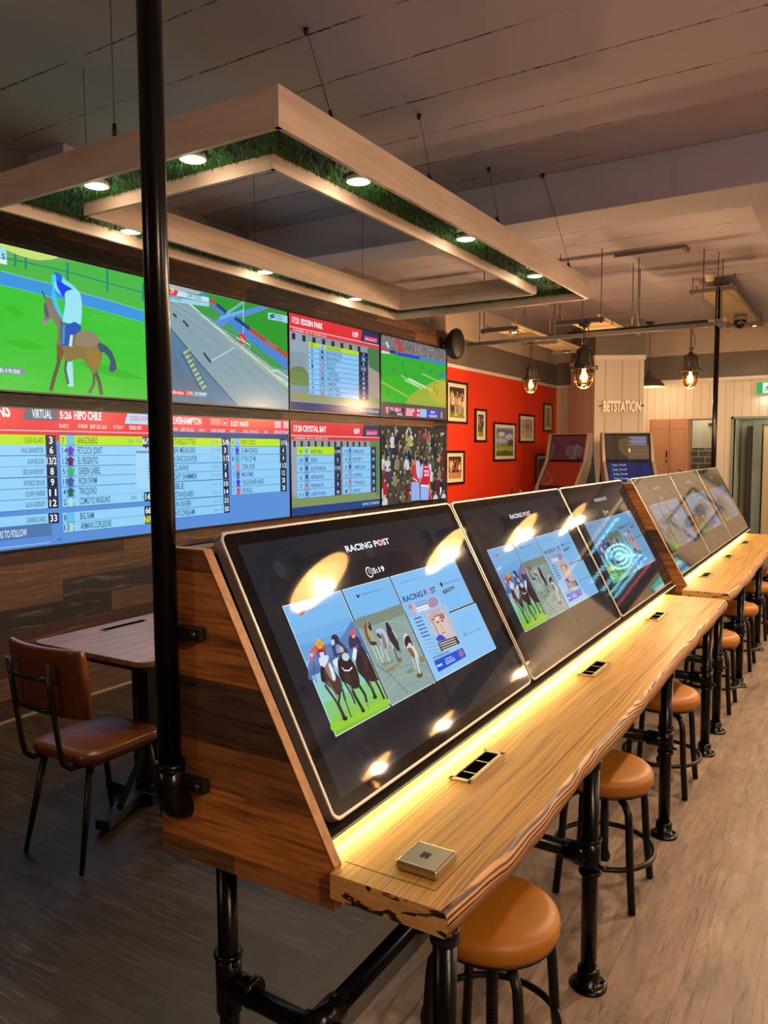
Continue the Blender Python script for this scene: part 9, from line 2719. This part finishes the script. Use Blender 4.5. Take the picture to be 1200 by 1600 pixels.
for x, y, z, lab in ((-3.10, 7.70, 2.865, 'small spotlight in the tray nearest the orange-red wall'), (-3.14, 8.72, 2.865, 'small spotlight in the tray behind the left caged pendant'), (-3.16, 9.60, 2.865, 'small spotlight at the far end of the tray behind the left caged pendant'),
                     (-1.30, 12.15, 3.365, 'spotlight in the long tray near the back wall'), (0.35, 11.7, 3.46, 'unseen ceiling spotlight added to brighten the wall over the sepia landscape print'), (2.2, 11.7, 3.46, 'unseen ceiling spotlight added to brighten the wall right of the neon sign')):  # last two are unseen extras that brighten the back wall
    root = thing('spotlight', (x, y, z), lab, 'spotlight', 'small spotlights in the cable trays')
    m = MB()
    m.lathe([(0.0, -0.004), (0.05, -0.004), (0.055, -0.012), (0.04, -0.022), (0.036, -0.014)], (0, 0, 0), 20)
    m.build('rim', mat('spot rim', '#5a534c', 0.35, 0.7), root, world=False)
    m = MB()
    m.lathe([(0, -0.016), (0.037, -0.015)], (0, 0, 0), 20)
    m.build('lens', SPOTL, root, world=False)
    lamp('spot_beam', 'SPOT', (0, 0, -0.03), 170 if x > 0 else 10, SOFT, root, 0.03, (0, 0, 0), math.radians(150 if x > 0 else 120), None, 0.6)
root = thing('surveillance_dome', (-1.37, 11.2, 3.37), 'dark surveillance dome under the long cable tray', 'camera dome')
m = MB()
m.lathe([(0, 0), (0.075, 0), (0.08, -0.03), (0.08, -0.07), (0, -0.07)], (0, 0, 0), 24)
m.build('housing', mat('grey camera housing', '#6a645c', 0.4), root, world=False)
m = MB()
m.lathe([(0.076, -0.07), (0.076, -0.12), (0.05, -0.165), (0, -0.18)], (0, 0, 0), 24)
m.build('dome', mat('smoked dome', '#0c0a0a', 0.1), root, world=False)
root = thing('smoke_detector', (-1.42, 9.05, 3.5), 'white smoke detector on the ceiling above the thin black pole', 'smoke detector')
m = MB()
m.lathe([(0, 0), (0.06, 0), (0.062, -0.03), (0.045, -0.045), (0.045, -0.075), (0.03, -0.085), (0, -0.085)], (0, 0, 0), 24)
m.build('housing', mat('white plastic', '#c8bcb0', 0.4), root, world=False)
root = thing('ceiling_batten', (-1.76, 7.67, 3.5), 'slim grey batten fixed to the ceiling', 'batten')
m = MB()
m.box((-2.066, 7.655, 3.47), (-1.44, 7.69, 3.5), 0.003)
m.box((-1.455, 7.66, 3.475), (-1.42, 7.88, 3.5), 0.003)
m.build('channel', mat('grey batten', '#7a706a', 0.5), root)

# ------------------------------------------------------------------ exit sign
root = thing('exit_sign', (-1.08, YB - 0.03, 2.43), 'lit green and white running man exit sign above the right-hand doorway', 'exit sign')
m = MB()
m.box((-1.312, YB - 0.045, 2.425), (-0.86, YB, 2.612), 0.004)
m.build('housing', mat('sign housing', '#d8d4c8', 0.4), root)
w, h = 0.44, 0.175
ex = [('p', [(0, 0), (w, 0), (w, h), (0, h)], '#20a050'), ('p', [(.085, .012), (w - .012, .012), (w - .012, h - .012), (.085, h - .012)], '#d8fae8'),
      ('e', (.165, .045), .014, .014, '#18a048'), ('l', [(.158, .062), (.145, .10)], .022, '#18a048'), ('l', [(.145, .10), (.165, .122), (.158, .15)], .013, '#18a048'), ('l', [(.142, .10), (.128, .128), (.105, .13)], .013, '#18a048'), ('l', [(.155, .068), (.178, .09), (.192, .082)], .010, '#18a048'), ('l', [(.152, .066), (.128, .075), (.12, .095)], .010, '#18a048'),
      ('p', [(.22, .03), (.29, .03), (.29, .15), (.22, .15)], '#18a048'), ('p', [(.33, .075), (.38, .075), (.38, .05), (.42, .09), (.38, .13), (.38, .105), (.33, .105)], '#18a048')]
picture('display', ex, (-1.306, YB - 0.0455, 2.606), (1, 0, 0), (0, 0, -1), (0, -1, 0), root, glow(0.3, 0.3, 1.1, 'exit'), (w, h), 0.0004)
lamp('exit_glow', 'AREA', (0, -0.06, -0.02), 1.0, (0.85, 1.0, 0.9), root, 0.35, (0, 0, 0), None, 0.03)

# ------------------------------------------------------------------ things on the back wall that the touchscreens reflect
root = thing('landscape_print', (-0.155, YB, 1.40), 'framed sepia landscape print on the back wall, right of the doorway', 'picture', 'prints on the back wall')
m = MB()
x0, x1, z0, z1 = -0.48, 0.17, 1.40, 1.93
for lo, hi in (((x0, YB - 0.03, z0), (x0 + 0.03, YB, z1)), ((x1 - 0.03, YB - 0.03, z0), (x1, YB, z1)), ((x0, YB - 0.03, z0), (x1, YB, z0 + 0.03)), ((x0, YB - 0.03, z1 - 0.03), (x1, YB, z1))):
    m.box(lo, hi, 0.003)
m.build('frame', FRAME, root)
pw, ph = 0.59, 0.47
picture('print', [('p', [(0, 0), (pw, 0), (pw, ph), (0, ph)], '#d8c8b4'), ('p', [(.05, .05), (pw - .05, .05), (pw - .05, ph - .05), (.05, ph - .05)], '#c8a070'), ('b', [(.05, .05), (.3, .08), (pw - .05, .05), (pw - .05, .18), (.3, .2), (.05, .16)], '#b8c0c8'), ('b', [(.08, .25), (.2, .2), (.3, .28), (.2, .36), (.1, .34)], '#6a5a4a'), ('b', [(.33, .22), (.45, .19), (.53, .27), (.42, .35)], '#4a4038'), ('e', (.42, .27), .05, .03, '#8a7a68')],
        (x0 + 0.03, YB - 0.012, z1 - 0.03), (1, 0, 0), (0, 0, -1), (0, -1, 0), root, paper(), (pw, ph), 0.0004)
root = thing('neon_sign', (1.2, YB, 1.55), 'blue neon target sign with a pink line, on the back wall', 'neon sign')
NB = mat('blue neon', '#a0ecff', 0.3, 0, '#7fe0ff', 7.0); NP_ = mat('pink neon', '#ff9ab0', 0.3, 0, '#ff5078', 3.0); NY = mat('yellow neon', '#fff090', 0.3, 0, '#f0d838', 4.0)
ringp = lambda cx_, cz_, r_, a0=0.0, a1=2 * PI, n=28: [(cx_ + r_ * math.cos(a0 + (a1 - a0) * i / n), YB - 0.03, cz_ + r_ * math.sin(a0 + (a1 - a0) * i / n)) for i in range(n + 1)]
m = MB()
m.tube(ringp(1.09, 2.17, 0.20), 0.013, 8); m.tube(ringp(1.09, 2.17, 0.13, 0.6, 5.7), 0.013, 8); m.tube(ringp(1.09, 2.17, 0.05), 0.02, 8)
m.tube([(1.06, YB - 0.03, 2.14), (0.90, YB - 0.03, 1.97)], 0.014, 8)
m.build('target', NB, root)
m = MB()
def wavy(xa, xb, z, amp, n, r_=0.008):
    rr_ = random.Random(int(z * 1000))
    m.tube([(xa + (xb - xa) * i / n, YB - 0.03, z + amp * (1 if i % 2 else -1) * rr_.uniform(0.4, 1.2)) for i in range(n + 1)], r_, 6)
wavy(1.36, 1.72, 2.27, 0.035, 11); wavy(1.36, 1.72, 2.05, 0.035, 11); wavy(0.85, 1.70, 1.92, 0.026, 34); wavy(0.85, 1.70, 1.83, 0.026, 34); wavy(0.6, 1.36, 2.56, 0.022, 34)
m.build('blue_tube', NB, root)
m = MB(); wavy(0.70, 1.76, 1.72, 0.02, 44, 0.006); m.build('pink_tube', NP_, root)
m = MB(); m.tube(ringp(1.32, 2.15, 0.03), 0.014, 6); m.build('yellow_tube', NY, root)
m = MB(); m.box((0.45, YB - 0.012, 1.55), (1.95, YB, 2.65), 0.004); m.build('backboard', mat('black neon backboard', '#0a0a0c', 0.4), root)
root = thing('promo_screen', (0.86, YB, 0.95), 'bright striped promotional screen low on the back wall', 'screen')
m = MB(); m.box((0.52, YB - 0.05, 0.93), (1.2, YB, 1.50), 0.004); m.build('bezel', TVBLACK, root)
st_i = [('p', [(0, 0), (.64, 0), (.64, .53), (0, .53)], '#58e0c8')] + [('b', [(0, .08 + k * .1), (.2, .05 + k * .1), (.4, .1 + k * .1), (.64, .06 + k * .1), (.64, .11 + k * .1), (.4, .15 + k * .1), (.2, .1 + k * .1), (0, .13 + k * .1)], ['#f0f4fa', '#8a70c8', '#e8f0f8', '#6a58b8'][k % 4]) for k in range(4)]
picture('display', st_i, (0.54, YB - 0.051, 1.48), (1, 0, 0), (0, 0, -1), (0, -1, 0), root, glow(0.2, 0.3, 2.0, 'promo'), (.64, .53), 0.0004)
